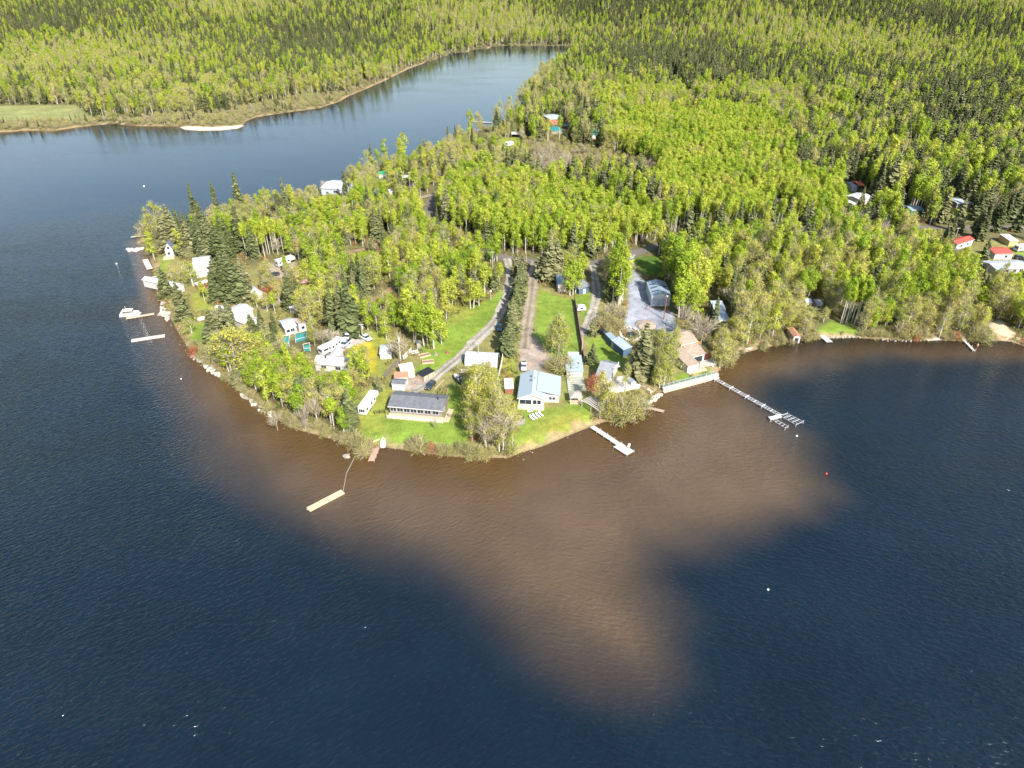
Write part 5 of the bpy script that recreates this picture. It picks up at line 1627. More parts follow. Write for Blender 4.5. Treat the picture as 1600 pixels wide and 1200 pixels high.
# ---- poles
def pole(label, px, py, top, name='utility_pole', cat='pole', arm=None, lamp=False, m_=None, r_=0.14, extra=None, landmark=None):
    g = at(px, py)
    h = max(2.5, top_height(px, py, top, g.z))
    root = thing(name, label, cat, g)
    obj('pole', (MB().tube([(0, 0, -0.3), (0, 0, h)], [r_ * 1.2, r_ * 0.8], 8), m_ or GREYW), root)
    if arm:
        obj('crossarm', (MB().box(-arm, arm, -0.08, 0.08, h - 0.7, h - 0.5), m_ or GREYW), root)
        for x in (-arm * 0.8, arm * 0.8):
            obj('insulator', (MB().tube([(x, 0, h - 0.5), (x, 0, h - 0.25)], 0.06, 6), OFFW), root)
    if lamp:
        obj('lamp_head', (MB().box(-0.9, 0.1, -0.15, 0.15, h - 0.1, h + 0.08), OFFW), root)
    if extra == 'can':
        obj('transformer', (MB().tube([(0.4, -0.2, h - 2.2), (0.4, -0.2, h - 1.1)], 0.3, 8), ALU), root)
    if extra == 'dish':
        obj('dish', (MB().tube([(0, -0.3, h - 0.3), (0.15, -0.5, h - 0.2)], [0.45, 0.35], 8).box(-0.7, 0.7, -0.05, 0.05, h - 0.9, h - 0.8), GREYW), root)
    if extra == 'house':
        obj('bird_house', (MB().prism([(-0.4, h), (0.4, h), (0.4, h + 0.5), (0, h + 0.85), (-0.4, h + 0.5)], 'y', -0.35, 0.35), WHITE), root)
    vis(px - 1.2, top, px + 1.2, py, 0)
    if landmark:
        LANDMARKS.append((landmark, g.x, g.y))
    return root
pole('pale lamp pole behind the white hooped shed', 748, 566, 537, 'lamp_post', 'lamp post', lamp=True, m_=CONC)
pole('grey pole between the pyramid-roofed shed and bare tree', 611, 558, 529, m_=CONC, r_=0.12)
pole('pale pole with transformer at the dandelion meadow edge', 567, 530, 505, m_=CONC, arm=0.9, extra='can')
pole('pale pole at the top of the gravel driveway', 770, 420, 392, m_=CONC, arm=0.8)
pole('yellowish pole at the head of the spruce hedge', 822, 415, 394, m_=PALEW)
pole('thin white post with bird house at the meadow top', 767, 470, 456, 'bird_house_post', 'post', m_=WHITE, r_=0.07, extra='house')
pole('brown pole with dish beside the blue-grey workshop', 1037, 499, 461, m_=BROWN, extra='dish', r_=0.16)
pole('tan pole rising from the dark board fence end', 909, 553, 523, m_=PALEW, r_=0.15)
pole('white lamp post along the dark lane', 930, 500, 481, 'lamp_post', 'lamp post', m_=WHITE, r_=0.07, lamp=True)
pole('pale roadside pole left of the tilted red-roofed cabin', 1492, 373, 355, m_=CONC, arm=0.9)
pole('pale roadside pole at the far right by the yellow-fronted shed', 1594, 370, 354, m_=CONC, arm=0.9)
pole('tall pole beside the white-roofed shelter at the road bend', 641, 297, 268, m_=CONC, arm=0.9)
pole('orange-tan pole in the yard of the very long white-roofed house', 443, 453, 418, m_=mat('orange_tan_pole', (0.45, 0.27, 0.13), 0.8))
pole('short white post on the lawn right of the dark-roofed cottage', 708, 667, 662, 'lawn_post', 'post', m_=WOOD, r_=0.06)
pole('pale pole in woods above the far teal roofs', 883, 190, 160, m_=CONC)

# ---- garden things near the blue-roofed house
for i, (px, py, lab) in enumerate(((831, 654.5, 'front-left'), (835.5, 652.5, ''), (840.5, 650.5, ''), (845, 648.5, ''))):
    g = at(px, py)
    lab = ('white lawn lounger nearest the fire pit, first of the slanting row', 'second white lawn lounger from the fire pit', 'third white lawn lounger from the fire pit', 'white lawn lounger farthest from the fire pit')[i]
    if i == 0:
        lounger = thing('sun_lounger', lab, 'sun lounger', g, math.radians(-55), 'white loungers in a row on the lawn')
        obj('seat', (MB().box(-0.5, 1.1, -0.34, 0.34, 0.3, 0.38), WHITE), lounger)
        obj('backrest', (MB().add([(-0.5, -0.34, 0.32), (-0.5, 0.34, 0.32), (-1.05, 0.34, 0.95), (-1.05, -0.34, 0.95), (-0.44, -0.34, 0.38), (-0.44, 0.34, 0.38), (-0.98, 0.34, 1.0), (-0.98, -0.34, 1.0)],
                                  [(3, 2, 1, 0), (4, 5, 6, 7), (0, 1, 5, 4), (1, 2, 6, 5), (2, 3, 7, 6), (3, 0, 4, 7)]), WHITE), lounger)
        for x in (-0.4, 1.0):
            for y in (-0.3, 0.3):
                obj('leg', (MB().box(x - 0.03, x + 0.03, y - 0.03, y + 0.03, 0, 0.3), WHITE), lounger)
    else:
        copy_thing(lounger, g, math.radians(-55), lab, 'white loungers in a row on the lawn')
fp = at(807, 656.5)
fr = thing('fire_pit', 'round stone fire pit on the lawn of the blue-roofed house', 'fire pit', fp)
for k in range(12):
    t = k * math.pi / 6
    obj('stone', (MB().ball((0.95 * math.cos(t), 0.95 * math.sin(t), 0.15), 0.27, 6, 0.8, 0.2, random), STONE), fr)
obj('ash', (MB().tube([(0, 0, 0.0), (0, 0, 0.1)], 0.8, 12), STEEL), fr)
obj('gravel_ring', (MB().tube([(0, 0, -0.05), (0, 0, 0.035)], 2.7, 20), STONE), fr)
LANDMARKS.append(('stone fire pit', fp.x, fp.y))
for k, (t, cc, lab) in enumerate(((0.3, STEEL, 'dark chair on the right side of the fire pit'), (1.7, GREYW, 'grey chair behind the fire pit'), (3.0, STEEL, 'dark chair on the left side of the fire pit'), (4.4, GREYW, 'grey chair in front of the fire pit'))):
    chair('garden_chair', lab, fp.x + 1.9 * math.cos(t), fp.y + 1.9 * math.sin(t), gz(fp.x, fp.y) + 0.04, t + math.pi, cc, 0.2, group='chairs round the fire pit')
vis(798, 650, 817, 663)
vis(828, 645, 850, 657)
# raised beds: white boards and green rows
GREENROW = foliage('garden_greens', [(0.06, 0.13, 0.03), (0.12, 0.17, 0.05)], 0.2)
bedlabs = ['striped raised bed with white boards nearest the gazebo', 'second raised bed counting from the gazebo', 'third raised bed counting from the gazebo', 'fourth raised bed counting from the gazebo',
           'fifth raised bed counting from the gazebo', 'sixth raised bed counting from the gazebo', 'raised bed closest to the blue tin workshop']
for i in range(7):
    f = i / 6
    pa = P(887.5 - 2.0 * f, 609.5 - 17.5 * f, 1.7)
    pb_ = P(915.5 - 4.0 * f, 607.5 - 18.0 * f, 1.7)
    c0 = (pa + pb_) / 2
    L_ = (pb_ - pa).length / 2
    bd = thing('raised_bed', bedlabs[i], 'raised bed', (c0.x, c0.y, LAND_Z), math.atan2(pb_.y - pa.y, pb_.x - pa.x), 'raised garden beds behind the gazebo')
    obj('side_board', (MB().box(-L_, L_, -0.55, -0.45, 0, 0.5), OFFW), bd)
    obj('side_board', (MB().box(-L_, L_, 0.05, 0.15, 0, 0.5), OFFW), bd)
    obj('cover', (MB().box(-L_, L_, -0.449, 0.049, 0.25, 0.38), mat('garden_green', (0.08, 0.14, 0.05), 0.9)), bd)
    obj('soil', (MB().box(-L_, L_, 0.151, 0.75, 0, 0.3), DARKW if i % 2 else mat('garden_green', (0.08, 0.14, 0.05), 0.9)), bd)
vis(885, 589, 915, 612)
FOOT.append(Pn([(883, 614), (918, 612), (914, 586), (883, 588)]))
# arched pergola by the shore
a, b_ = P(914, 632, LAND_Z), P(944, 650, LAND_Z)
L = (b_ - a).length
pg = thing('pergola', 'bleached slatted pergola with curved top by the shore next to gazebo', 'pergola', (a.x, a.y, LAND_Z - 0.2), math.atan2(b_.y - a.y, b_.x - a.x))
def bow(x):
    return 2.3 + 0.5 * math.sin(math.pi * x / L)
for y in (-1.7, 1.7):
    obj('beam', (MB().tube([(x, y, bow(x)) for x in np.linspace(0, L, 9)], 0.11, 4), PALEW), pg)
    for x in (0.3, L / 2, L - 0.3):
        obj('post', (MB().box(x - 0.09, x + 0.09, y - 0.09, y + 0.09, -0.3, bow(x)), PALEW), pg)
for i in range(12):
    x = L * (i + 0.3) / 12
    obj('slat', (MB().box(x - 0.09, x + 0.09, -2.1, 2.1, bow(x) + 0.08, bow(x) + 0.17), OFFW), pg)
for y in (0.0,):
    obj('lath', (MB().tube([(x, y, bow(x) + 0.22) for x in np.linspace(0, L, 9)], 0.06, 4), OFFW), pg)
obj('floor', (MB().box(-0.2, L, -1.6, 1.6, 0, 0.15), GREYW), pg)
vis(911, 628, 946, 653)
FOOT.append(Pn([(908, 650), (935, 664), (950, 648), (915, 626)]))
LANDMARKS.append(('slatted pergola', a.x + 3, a.y - 2))
# tank, hot tub, planters, umbrella etc.
g = at(908, 485)
tk = thing('covered_trailer', 'small rounded white camper shell on the grass by the dark lane', 'trailer', g, 0.1)
obj('shell', (MB().prism([(-1.7, 0.5), (1.7, 0.5), (1.8, 1.2), (1.4, 1.95), (0.6, 2.2), (-0.6, 2.2), (-1.4, 1.95), (-1.8, 1.2)], 'y', -1.1, 1.1), WHITE), tk)
for y in (-1.15, 1.15):
    wheel(tk, 0, y, 0.33, 0.2)
obj('window', (MB().box(-0.6, 0.6, -1.14, -1.1, 1.2, 1.7), GLASS), tk)
vis(901, 472, 915, 488)
for px, py, rot, lab in ((663, 556, 0.5, 'square timber planter nearest the tiny grey hut'), (669, 566, 0.15, 'open timber planter frame behind the black plastic woodpile')):
    g = at(px, py)
    pl_ = thing('planter_box', lab, 'planter', g, rot)
    for x0, x1_, y0_, y1_ in ((-2.0, 2.0, -1.0, -0.85), (-2.0, 2.0, 0.85, 1.0), (-2.0, -1.85, -0.85, 0.85), (1.85, 2.0, -0.85, 0.85)):
        obj('board', (MB().box(x0, x1_, y0_, y1_, -0.05, 0.5), PALEW), pl_)
    obj('soil', (MB().box(-1.85, 1.85, -0.85, 0.85, -0.05, 0.3), mat('planter_soil', (0.2, 0.13, 0.09), 0.95)), pl_)
for i, (px, py, lab) in enumerate(((681, 555, 'grey stone figure on the meadow near the planters'), (699, 552, 'rusty implement standing in the meadow by the gravel driveway'))):
    g = at(px, py)
    gn = thing('garden_ornament', lab, 'ornament', g)
    mm = STONE if i == 0 else BROWN
    obj('base', (MB().box(-0.6, 0.6, -0.5, 0.5, 0, 0.35), mm), gn)
    obj('top', (MB().tube([(0, 0, 0.35), (0.1, 0, 1.2)], [0.35, 0.12], 7), mm), gn)
g = at(965.5, 575.5)
um = thing('patio_umbrella', 'folded cream patio umbrella behind the grey-roofed house', 'umbrella', g)
obj('pole', (MB().tube([(0, 0, 0), (0, 0, 2.7)], 0.05, 6), PALEW), um)
obj('canopy', (MB().tube([(0, 0, 0.8), (0, 0, 2.6)], [0.75, 0.06], 8), mat('cream_canvas', (0.72, 0.70, 0.62), 0.8)), um)
vis(962, 567, 969, 577)
a, b_ = at(993, 597), at(1019, 616)
wk = thing('boardwalk', 'tan wooden stairway running down to the rock wall beside the tall poplars', 'stairway', (a.x, a.y, 0), math.atan2(b_.y - a.y, b_.x - a.x))
L = (Vector(b_[:2]) - Vector(a[:2])).length
for i in range(14):
    x = L * i / 14
    obj('step', (MB().box(x, x + L / 14 - 0.08, -0.9, 0.9, 1.5 - 0.05 * i, 1.62 - 0.05 * i), PALEW), wk)
for y in (-1.0, 1.0):
    obj('stringer', (MB().box(0, L, y - 0.1, y + 0.1, 0.7, 1.75), PALEW), wk)
vis(992, 595, 1020, 617, 0.1)
g = at(1085, 571)
pg2 = thing('patio_gazebo', 'small dark metal patio gazebo in front of the brown-roofed house', 'gazebo', g, -0.25)
for x in (-1.6, 1.6):
    for y in (-1.3, 1.3):
        obj('post', (MB().tube([(x, y, 0), (x, y, 2.2)], 0.06, 5), STEEL), pg2)
obj('frame', (MB().box(-1.7, 1.7, -1.4, -1.3, 2.15, 2.25).box(-1.7, 1.7, 1.3, 1.4, 2.15, 2.25).box(-1.7, -1.6, -1.3, 1.3, 2.15, 2.25).box(1.6, 1.7, -1.3, 1.3, 2.15, 2.25), STEEL), pg2)
obj('table', (MB().box(-0.8, 0.8, -0.5, 0.5, 0.68, 0.75).box(-0.1, 0.1, -0.1, 0.1, 0, 0.68), GREYW), pg2)
for px, py, lab in ((1113, 573.5, 'white garden chair at the terrace end, nearest the retaining wall'), (1117, 571, 'white garden chair at the terrace end, nearer the willows')):
    g = at(px, py)
    chair('garden_chair', lab, g.x, g.y, g.z, -1.2, WHITE, 0.3, group='white chairs at the terrace end')
g = at(1047, 508)
ws = thing('equipment_box', 'white box and upright sheet beside the brown pole near the workshop', 'box', g, -0.2)
obj('box', (MB().box(-1.0, 1.8, -0.8, 0.8, 0, 1.2), mat('pale_green_sheet', (0.45, 0.55, 0.53), 0.6)), ws)
obj('sheet', (MB().box(-1.5, -1.1, -0.3, 0.3, 0, 2.4), WHITE), ws)
g = at(1009, 508)
mo = MB()
rnd = random.Random(5)
mo.ball((0, 0, 0), 4.2, 14, 0.32, 0.08, rnd)
gm_ = obj('gravel_heap', (mo, mat('heap_gravel', (0.29, 0.24, 0.19), 0.95, noise=0.3, bump=0.3)), None, (g.x, g.y, g.z - 0.1))
tag(gm_, 'rounded tan gravel heap on the blue gravel yard', 'heap')
rk = thing('rock_garden', 'pale rock garden ring beside the blue gravel yard and dark spruce', 'rock garden', at(984, 522))
for k in range(26):
    t = k * 2 * math.pi / 26
    s_ = rnd.uniform(0.4, 0.75)
    obj('rock', (MB().ball((3.6 * math.cos(t) + rnd.uniform(-.3, .3), 5.2 * math.sin(t) + rnd.uniform(-.3, .3), 0.2), s_, 6, 0.7, 0.2, rnd), CONC), rk)
obj('pond', (MB().tube([(0.3, -0.5, -0.02), (0.3, -0.5, 0.06)], 2.2, 14), GLASS), rk)
vis(975, 510, 994, 530)
g = at(488, 431)
wt = thing('water_tank', 'pale turquoise tank beside the brown-roofed cabin', 'tank', g)
obj('tank', (MB().tube([(0, 0, 0), (0, 0, 2.4)], 1.3, 14), mat('turquoise_plastic', (0.25, 0.50, 0.48), 0.5)), wt)
obj('lid', (MB().tube([(0, 0, 2.4), (0, 0, 2.55)], 0.5, 10), STEEL), wt)
vis(484, 420, 492, 432)
g = at(1529, 420)
po_ = thing('round_pool', 'dark round pool beside the low white garden wall', 'pool', g)
obj('rim', (MB().tube([(0, 0, 0), (0, 0, 1.0)], 1.8, 16), STEEL), po_)
obj('water', (MB().tube([(0, 0, 1.0), (0, 0, 1.02)], 1.6, 16), GLASS), po_)
# retaining terraces and stacked rocks on the western and southern shore
def rock_row(label, pts, n_, smin, smax, seed, m_=CONC, name='rock_wall', spread=0.8):
    rnd = random.Random(seed)
    q = spline([P(a_, b2, 0.3)[:2] for a_, b2 in pts], 0.5)
    o0 = q[0]
    r = thing(name, label, 'rock wall', (o0.x, o0.y, 0))
    for k in range(n_):
        p = q[min(len(q) - 1, int(k / n_ * len(q)))]
        s_ = rnd.uniform(smin, smax)
        x, y = p.x - o0.x + rnd.uniform(-spread, spread), p.y - o0.y + rnd.uniform(-spread, spread)
        obj('rock', (MB().ball((x, y, 0.1 + s_ * 0.3), s_, 6, 0.7, 0.25, rnd), m_), r)
    return r
PALEST = mat('pale_shore_rock', (0.38, 0.35, 0.30), 0.85, noise=0.25, bump=0.3)
rock_row('pale boulder wall beside the narrow brown dock', [(1003, 640), (1010, 630), (1022, 621), (1030, 615)], 46, 0.4, 0.9, 3, PALEST)
rock_row('pale stone edging along the small eastern lawn', [(1297, 526), (1320, 526.5), (1344, 525.5)], 34, 0.25, 0.5, 4, PALEST)
rock_row('white boulder spit at the western tip beyond the steep-roofed cottage', [(201, 390), (212, 391), (222, 388)], 40, 0.5, 1.1, 6, mat('white_boulder', (0.50, 0.48, 0.45), 0.85, noise=0.15))
rock_row('pale rocks below the western spruce south of pontoon boat', [(253, 480), (258, 492), (264, 500)], 26, 0.4, 0.9, 7, PALEST)
rock_row('pale bank stones under the southwestern bushes', [(302, 556), (312, 564), (330, 578), (343, 588)], 40, 0.4, 0.9, 8, PALEST)
rock_row('grey boulder cluster off the pale bush by the short dock', [(541, 711), (545, 713)], 7, 0.4, 0.8, 9, STONE)
rock_row('pale stones under the southwestern alders', [(378, 616), (398, 630), (424, 647)], 34, 0.35, 0.8, 10, PALEST)
rock_row('pale boulders at the far right landing', [(1380, 531), (1410, 532), (1450, 531)], 16, 0.3, 0.6, 12, STONE)
for px, py, rot, w_, lab in ((247, 432, 0.2, 7, 'pale stone platform on the western shore below the long white-roofed cottage'), (262, 471, 0.3, 7, 'upper pale terrace step above the pontoon boat dock'), (257, 488, 0.15, 6, 'pale concrete landing opposite the pontoon boat'),
                             (339, 570, -0.65, 6.0, 'grey wooden boat ramp on the southwestern bank'), (318, 556, -0.6, 6.5, 'pale flat platform on the southwestern bank'), (392, 618, -0.5, 6.0, 'brown wooden landing under the southwestern alders')):
    g = P(px, py, 0.6)
    st = thing('shore_platform', lab, 'platform', (g.x, g.y, 0), rot)
    mm = {339: BLUEPALE, 392: BROWN}.get(px, CONC)
    obj('slab', (MB().box(-w_ / 2.6, w_ / 2.6, -1.3, 1.3, -0.8, 0.35), mm), st)
    obj('edge', (MB().box(-w_ / 2.6 - 0.15, w_ / 2.6 + 0.15, -1.55, -1.3, -0.8, 0.45), GREYW), st)
# sandbar on the far shore
sb = MB()
c = [P(a_, b2, 0.25) for a_, b2 in ((281, 199), (300, 197), (330, 195.5), (360, 195), (381, 196), (372, 200), (345, 203), (310, 203.5), (288, 202))]
sb.prism([(v_.x, v_.y) for v_ in c], 'z', -0.5, 0.35)
kind(obj('sandbar', (sb, mat('pale_sand', (0.50, 0.42, 0.33), 0.95, noise=0.15, nscale=0.3))), 'structure')

# ---- someone wading beside the far right dock
def person(label, px, py, h=1.72):
    g = P(px, py, -0.35)
    root = thing('person', label, 'person', (g.x, g.y, -0.35), 1.2)
    J = {'pelvis': (0, 0, 0.95, 0.15), 'chest': (0, 0, 1.25, 0.16), 'neck': (0, 0, 1.45, 0.06), 'head': (0.02, 0, 1.58, 0.1), 'crown': (0.02, 0, 1.68, 0.08),
         'ls': (0, 0.2, 1.4, 0.07), 'le': (0.05, 0.42, 1.22, 0.045), 'lw': (0.15, 0.25, 1.05, 0.035), 'lh': (0.2, 0.17, 1.0, 0.04),
         'rs': (0, -0.2, 1.4, 0.07), 're': (0, -0.28, 1.1, 0.045), 'rw': (0.05, -0.28, 0.85, 0.035), 'rh': (0.06, -0.28, 0.76, 0.04),
         'lt': (0, 0.1, 0.88, 0.1), 'lk': (0.02, 0.11, 0.48, 0.065), 'lf': (0, 0.11, 0.08, 0.045), 'lo': (0.16, 0.12, 0.04, 0.04),
         'rt': (0, -0.1, 0.88, 0.1), 'rk': (0.05, -0.11, 0.48, 0.065), 'rf': (-0.02, -0.11, 0.08, 0.045), 'ro': (0.14, -0.12, 0.04, 0.04)}
    E = ['pelvis chest', 'chest neck', 'neck head', 'head crown', 'chest ls', 'ls le', 'le lw', 'lw lh', 'chest rs', 'rs re', 're rw', 'rw rh', 'pelvis lt', 'lt lk', 'lk lf', 'lf lo', 'pelvis rt', 'rt rk', 'rk rf', 'rf ro']
    ks = list(J)
    me = bpy.data.meshes.new('body')
    me.from_pydata([J[k][:3] for k in ks], [tuple(ks.index(t) for t in e.split()) for e in E], [])
    o = obj('body', me, root)
    sk = o.modifiers.new('skin', 'SKIN')
    for i, k in enumerate(ks):
        me.skin_vertices[0].data[i].radius = (J[k][3], J[k][3])
        me.skin_vertices[0].data[i].use_root = (k == 'pelvis')
    o.modifiers.new('smooth', 'SUBSURF').levels = 1
    o.modifiers['smooth'].render_levels = 1
    me.materials.append(mat('skin', (0.58, 0.36, 0.26), 0.6, noise=0.05))
    obj('hair', (MB().ball((0.0, 0, 1.66), 0.115, 8, 0.9), DARKW), root)
    obj('shorts', (MB().tube([(0, 0, 0.72), (0, 0, 1.02)], [0.21, 0.18], 10), mat('peach_cloth', (0.62, 0.36, 0.27), 0.8)), root)
    return root
person('person in pale peach clothing wading beside the far right dock', 1526.5, 543)
# ================================================================ trees
ASPEN_LEAF = foliage('aspen_leaves', [(0.145, 0.240, 0.034), (0.250, 0.350, 0.040), (0.320, 0.400, 0.046), (0.390, 0.445, 0.062), (0.440, 0.450, 0.080), (0.350, 0.355, 0.110)], 0.42, 0.40)
POPLAR_LEAF = foliage('poplar_leaves', [(0.320, 0.340, 0.060), (0.440, 0.400, 0.095), (0.300, 0.350, 0.050), (0.460, 0.440, 0.075), (0.410, 0.350, 0.130)], 0.38, 0.42)
SPRUCE_LEAF = foliage('spruce_needles', [(0.060, 0.082, 0.036), (0.150, 0.160, 0.072), (0.100, 0.120, 0.050), (0.205, 0.200, 0.100), (0.080, 0.105, 0.052)], 0.12, 0.5)
BARE_TWIG = foliage('bare_twigs', [(0.26, 0.215, 0.16), (0.37, 0.32, 0.24), (0.31, 0.27, 0.16), (0.40, 0.34, 0.27)], 0.1, 0.4)
WILLOW_LEAF = foliage('willow_leaves', [(0.26, 0.225, 0.115), (0.33, 0.30, 0.10), (0.24, 0.25, 0.08), (0.34, 0.27, 0.165)], 0.3, 0.45)
BRUSH_LEAF = foliage('brush_leaves', [(0.19, 0.17, 0.07), (0.15, 0.18, 0.045), (0.27, 0.21, 0.11), (0.23, 0.24, 0.055), (0.22, 0.16, 0.11)], 0.25, 0.5)
RED_TWIG = foliage('red_twigs', [(0.30, 0.10, 0.055), (0.34, 0.14, 0.08)], 0.2, 0.4)
PALE_BARK = mat('pale_aspen_bark', (0.46, 0.43, 0.36), 0.85, noise=0.35, nscale=1.2)
GREY_BARK = mat('grey_bark', (0.27, 0.23, 0.185), 0.9, noise=0.35, nscale=1.2)
BROWN_BARK = mat('brown_bark', (0.12, 0.085, 0.06), 0.9, noise=0.3)

def quads_mesh(name, cen, nrm, size, m_, asp=1.0, rg=RNG):
    """many small leaf-clump faces, each turned about its own normal"""
    n = len(cen)
    nrm = nrm / np.maximum(np.linalg.norm(nrm, axis=1, keepdims=True), 1e-6)
    r = rg.normal(size=(n, 3))
    t = np.cross(nrm, r)
    t /= np.maximum(np.linalg.norm(t, axis=1, keepdims=True), 1e-6)
    b_ = np.cross(nrm, t)
    s = np.asarray(size).reshape(-1, 1) * 0.5
    t, b_ = t * s * asp, b_ * s
    k = rg.uniform(0.6, 1.0, (n, 4, 1))
    v = np.stack([cen - t * 1.0, cen - b_, cen + t * 1.0, cen + b_], 1)
    v = cen[:, None] + (v - cen[:, None]) * k
    return raw_quads(name, v.reshape(-1, 3), m_)

def raw_quads(name, v, m_):
    n = len(v) // 4
    me = bpy.data.meshes.new(name)
    me.vertices.add(n * 4)
    me.vertices.foreach_set('co', v.astype(np.float32).ravel())
    me.loops.add(n * 4)
    me.loops.foreach_set('vertex_index', np.arange(n * 4, dtype=np.int32))
    me.polygons.add(n)
    me.polygons.foreach_set('loop_start', np.arange(n, dtype=np.int32) * 4)
    me.update(calc_edges=True)
    me.materials.append(m_)
    return me

def strips(p0, p1, w0, w1, rg):
    """thin flat twigs from p0 to p1"""
    d = p1 - p0
    s = np.cross(d, rg.normal(size=d.shape))
    s /= np.maximum(np.linalg.norm(s, axis=1, keepdims=True), 1e-6)
    return np.stack([p0 - s * w0, p0 + s * w0, p1 + s * w1, p1 - s * w1], 1).reshape(-1, 3)

def crown_pts(rg, nclump, per, H, z0, R, prof, sig, shell=0.55):
    c, nn = [], []
    for _ in range(nclump):
        t = rg.uniform(0, 1)
        rad = R * prof(t) * math.sqrt(rg.uniform(shell * shell, 1))
        a = rg.uniform(0, 2 * math.pi)
        ctr = np.array((rad * math.cos(a), rad * math.sin(a), z0 + (H - z0) * t))
        k = max(4, int(per * rg.uniform(0.5, 1.4)))
        q = rg.normal(size=(k, 3)) * sig * rg.uniform(0.7, 1.3)
        c.append(ctr + q)
        out = np.array((math.cos(a), math.sin(a), 0.6)) * 1.25
        nn.append(out + q / sig * 0.5 + rg.normal(size=(k, 3)) * 0.45)
    return np.concatenate(c), np.concatenate(nn)

def lobed_crown(rg, nl, H, z0, R, per, sig, spread=0.55, top=0.45, stems=((0, 0, 1.0),)):
    """a crown of several leafy lobes round the stem(s): uneven outline with gaps between"""
    c, nn = [], []
    for sx_, sy_, sh_ in stems:
        hh = z0 + (H - z0) * sh_
        for i in range(nl):
            t = (i + rg.uniform(0, 1)) / nl
            a = rg.uniform(0, 2 * math.pi)
            wide = R * (0.55 + 0.45 * math.sin(math.pi * min(1, t * 0.85 + 0.12))) * (1 - top * max(0, t - 0.55) / 0.45)
            off = wide * spread * rg.uniform(0.3, 1.1) * (1 if t < 0.9 else 0.3)
            r = wide * rg.uniform(0.38, 0.68)
            rz_ = r * rg.uniform(0.8, 1.45)
            ctr = np.array((sx_ + off * math.cos(a), sy_ + off * math.sin(a), min(z0 + (hh - z0) * t, hh - rz_ * 0.7)))
            m = max(3, int(9 * rg.uniform(0.7, 1.3)))
            for _ in range(m):
                d = rg.normal(size=3)
                d /= np.linalg.norm(d)
                if d[2] < -0.5 and rg.uniform() < 0.6:
                    d[2] = -d[2]
                cc = ctr + d * np.array((r, r, rz_)) * rg.uniform(0.65, 1.05)
                k = max(4, int(per * rg.uniform(0.5, 1.4)))
                q = rg.normal(size=(k, 3)) * sig * rg.uniform(0.7, 1.3)
                c.append(cc + q)
                nn.append(d * 1.3 + np.array((0, 0, 0.45)) + q / sig * 0.45 + rg.normal(size=(k, 3)) * 0.4)
    return np.concatenate(c), np.concatenate(nn)

def limbs(mb, rg, H, z0, R, n, up=0.6, r0=0.07):
    tips = []
    for i in range(n):
        z = z0 + (H - z0) * rg.uniform(0.0, 0.8)
        a = rg.uniform(0, 2 * math.pi)
        L_ = R * rg.uniform(0.5, 1.0) * (1 - 0.5 * (z - z0) / (H - z0))
        e = np.array((L_ * math.cos(a), L_ * math.sin(a), z + L_ * up * rg.uniform(0.6, 1.6)))
        mb.tube([(0, 0, z), tuple(e)], [r0, r0 * 0.3], 4)
        tips.append(e)
    return np.array(tips)

def trunk_mb(rg, H, r0, lean=0.25, k=7):
    mb = MB()
    a, b_ = rg.uniform(-lean, lean, 2)
    mb.tube([(0, 0, -0.4), (a * 0.3, b_ * 0.3, H * 0.35), (a, b_, H * 0.7), (0.1 * a, 0.1 * b_, H * 0.97)], [r0 * 1.25, r0, r0 * 0.6, r0 * 0.15], k)
    return mb

def joined(name, meshes):
    vs_, fs, mi, mats_ = [], [], [], []
    off = 0
    for me in meshes:
        n = len(me.vertices)
        co = np.empty(n * 3, np.float32)
        me.vertices.foreach_get('co', co)
        vs_.append(co.reshape(-1, 3))
        for p in me.polygons:
            fs.append([q + off for q in p.vertices])
            mi.append(len(mats_) + p.material_index)
        mats_ += list(me.materials)
        off += n
    out = bpy.data.meshes.new(name)
    out.from_pydata(np.concatenate(vs_).tolist(), [], fs)
    for m_ in mats_:
        out.materials.append(m_)
    out.polygons.foreach_set('material_index', mi)
    out.update()
    return out

def make_aspen(i):
    rg = np.random.default_rng(100 + i)
    H = 15.0
    R = (2.6, 3.0, 2.1, 2.8, 2.4, 3.3, 1.9, 2.9, 2.2, 2.7)[i % 10]
    z0 = (5.5, 3.8, 7.2, 4.6, 3.0, 4.4, 9.3, 6.0, 4.0, 2.6)[i % 10]
    stems = [(0, 0, 1.0)]
    if i in (3, 5, 7, 9):
        for _ in range(2 if i == 5 else 1):
            a = rg.uniform(0, 6.28)
            stems.append((1.8 * math.cos(a), 1.8 * math.sin(a), rg.uniform(0.6, 0.9)))
    c, n = lobed_crown(rg, 12 if len(stems) == 1 else 9, H, z0, R, 19, 0.40, stems=stems)
    leaf = quads_mesh('crown', c, n, rg.uniform(0.24, 0.56, len(c)), ASPEN_LEAF, 1.2, rg)
    tm = MB()
    for sx_, sy_, sh_ in stems:
        hh = z0 + (H - z0) * sh_
        tm.tube([(sx_ * .6, sy_ * .6, -0.4), (sx_ * .8, sy_ * .8, hh * 0.4), (sx_, sy_, hh * 0.75), (sx_, sy_, hh * 0.96)], [0.22, 0.17, 0.10, 0.03], 6)
    limbs(tm, rg, H, z0 * 0.8, R, 12)
    return tm.mesh('trunk', PALE_BARK), leaf, H

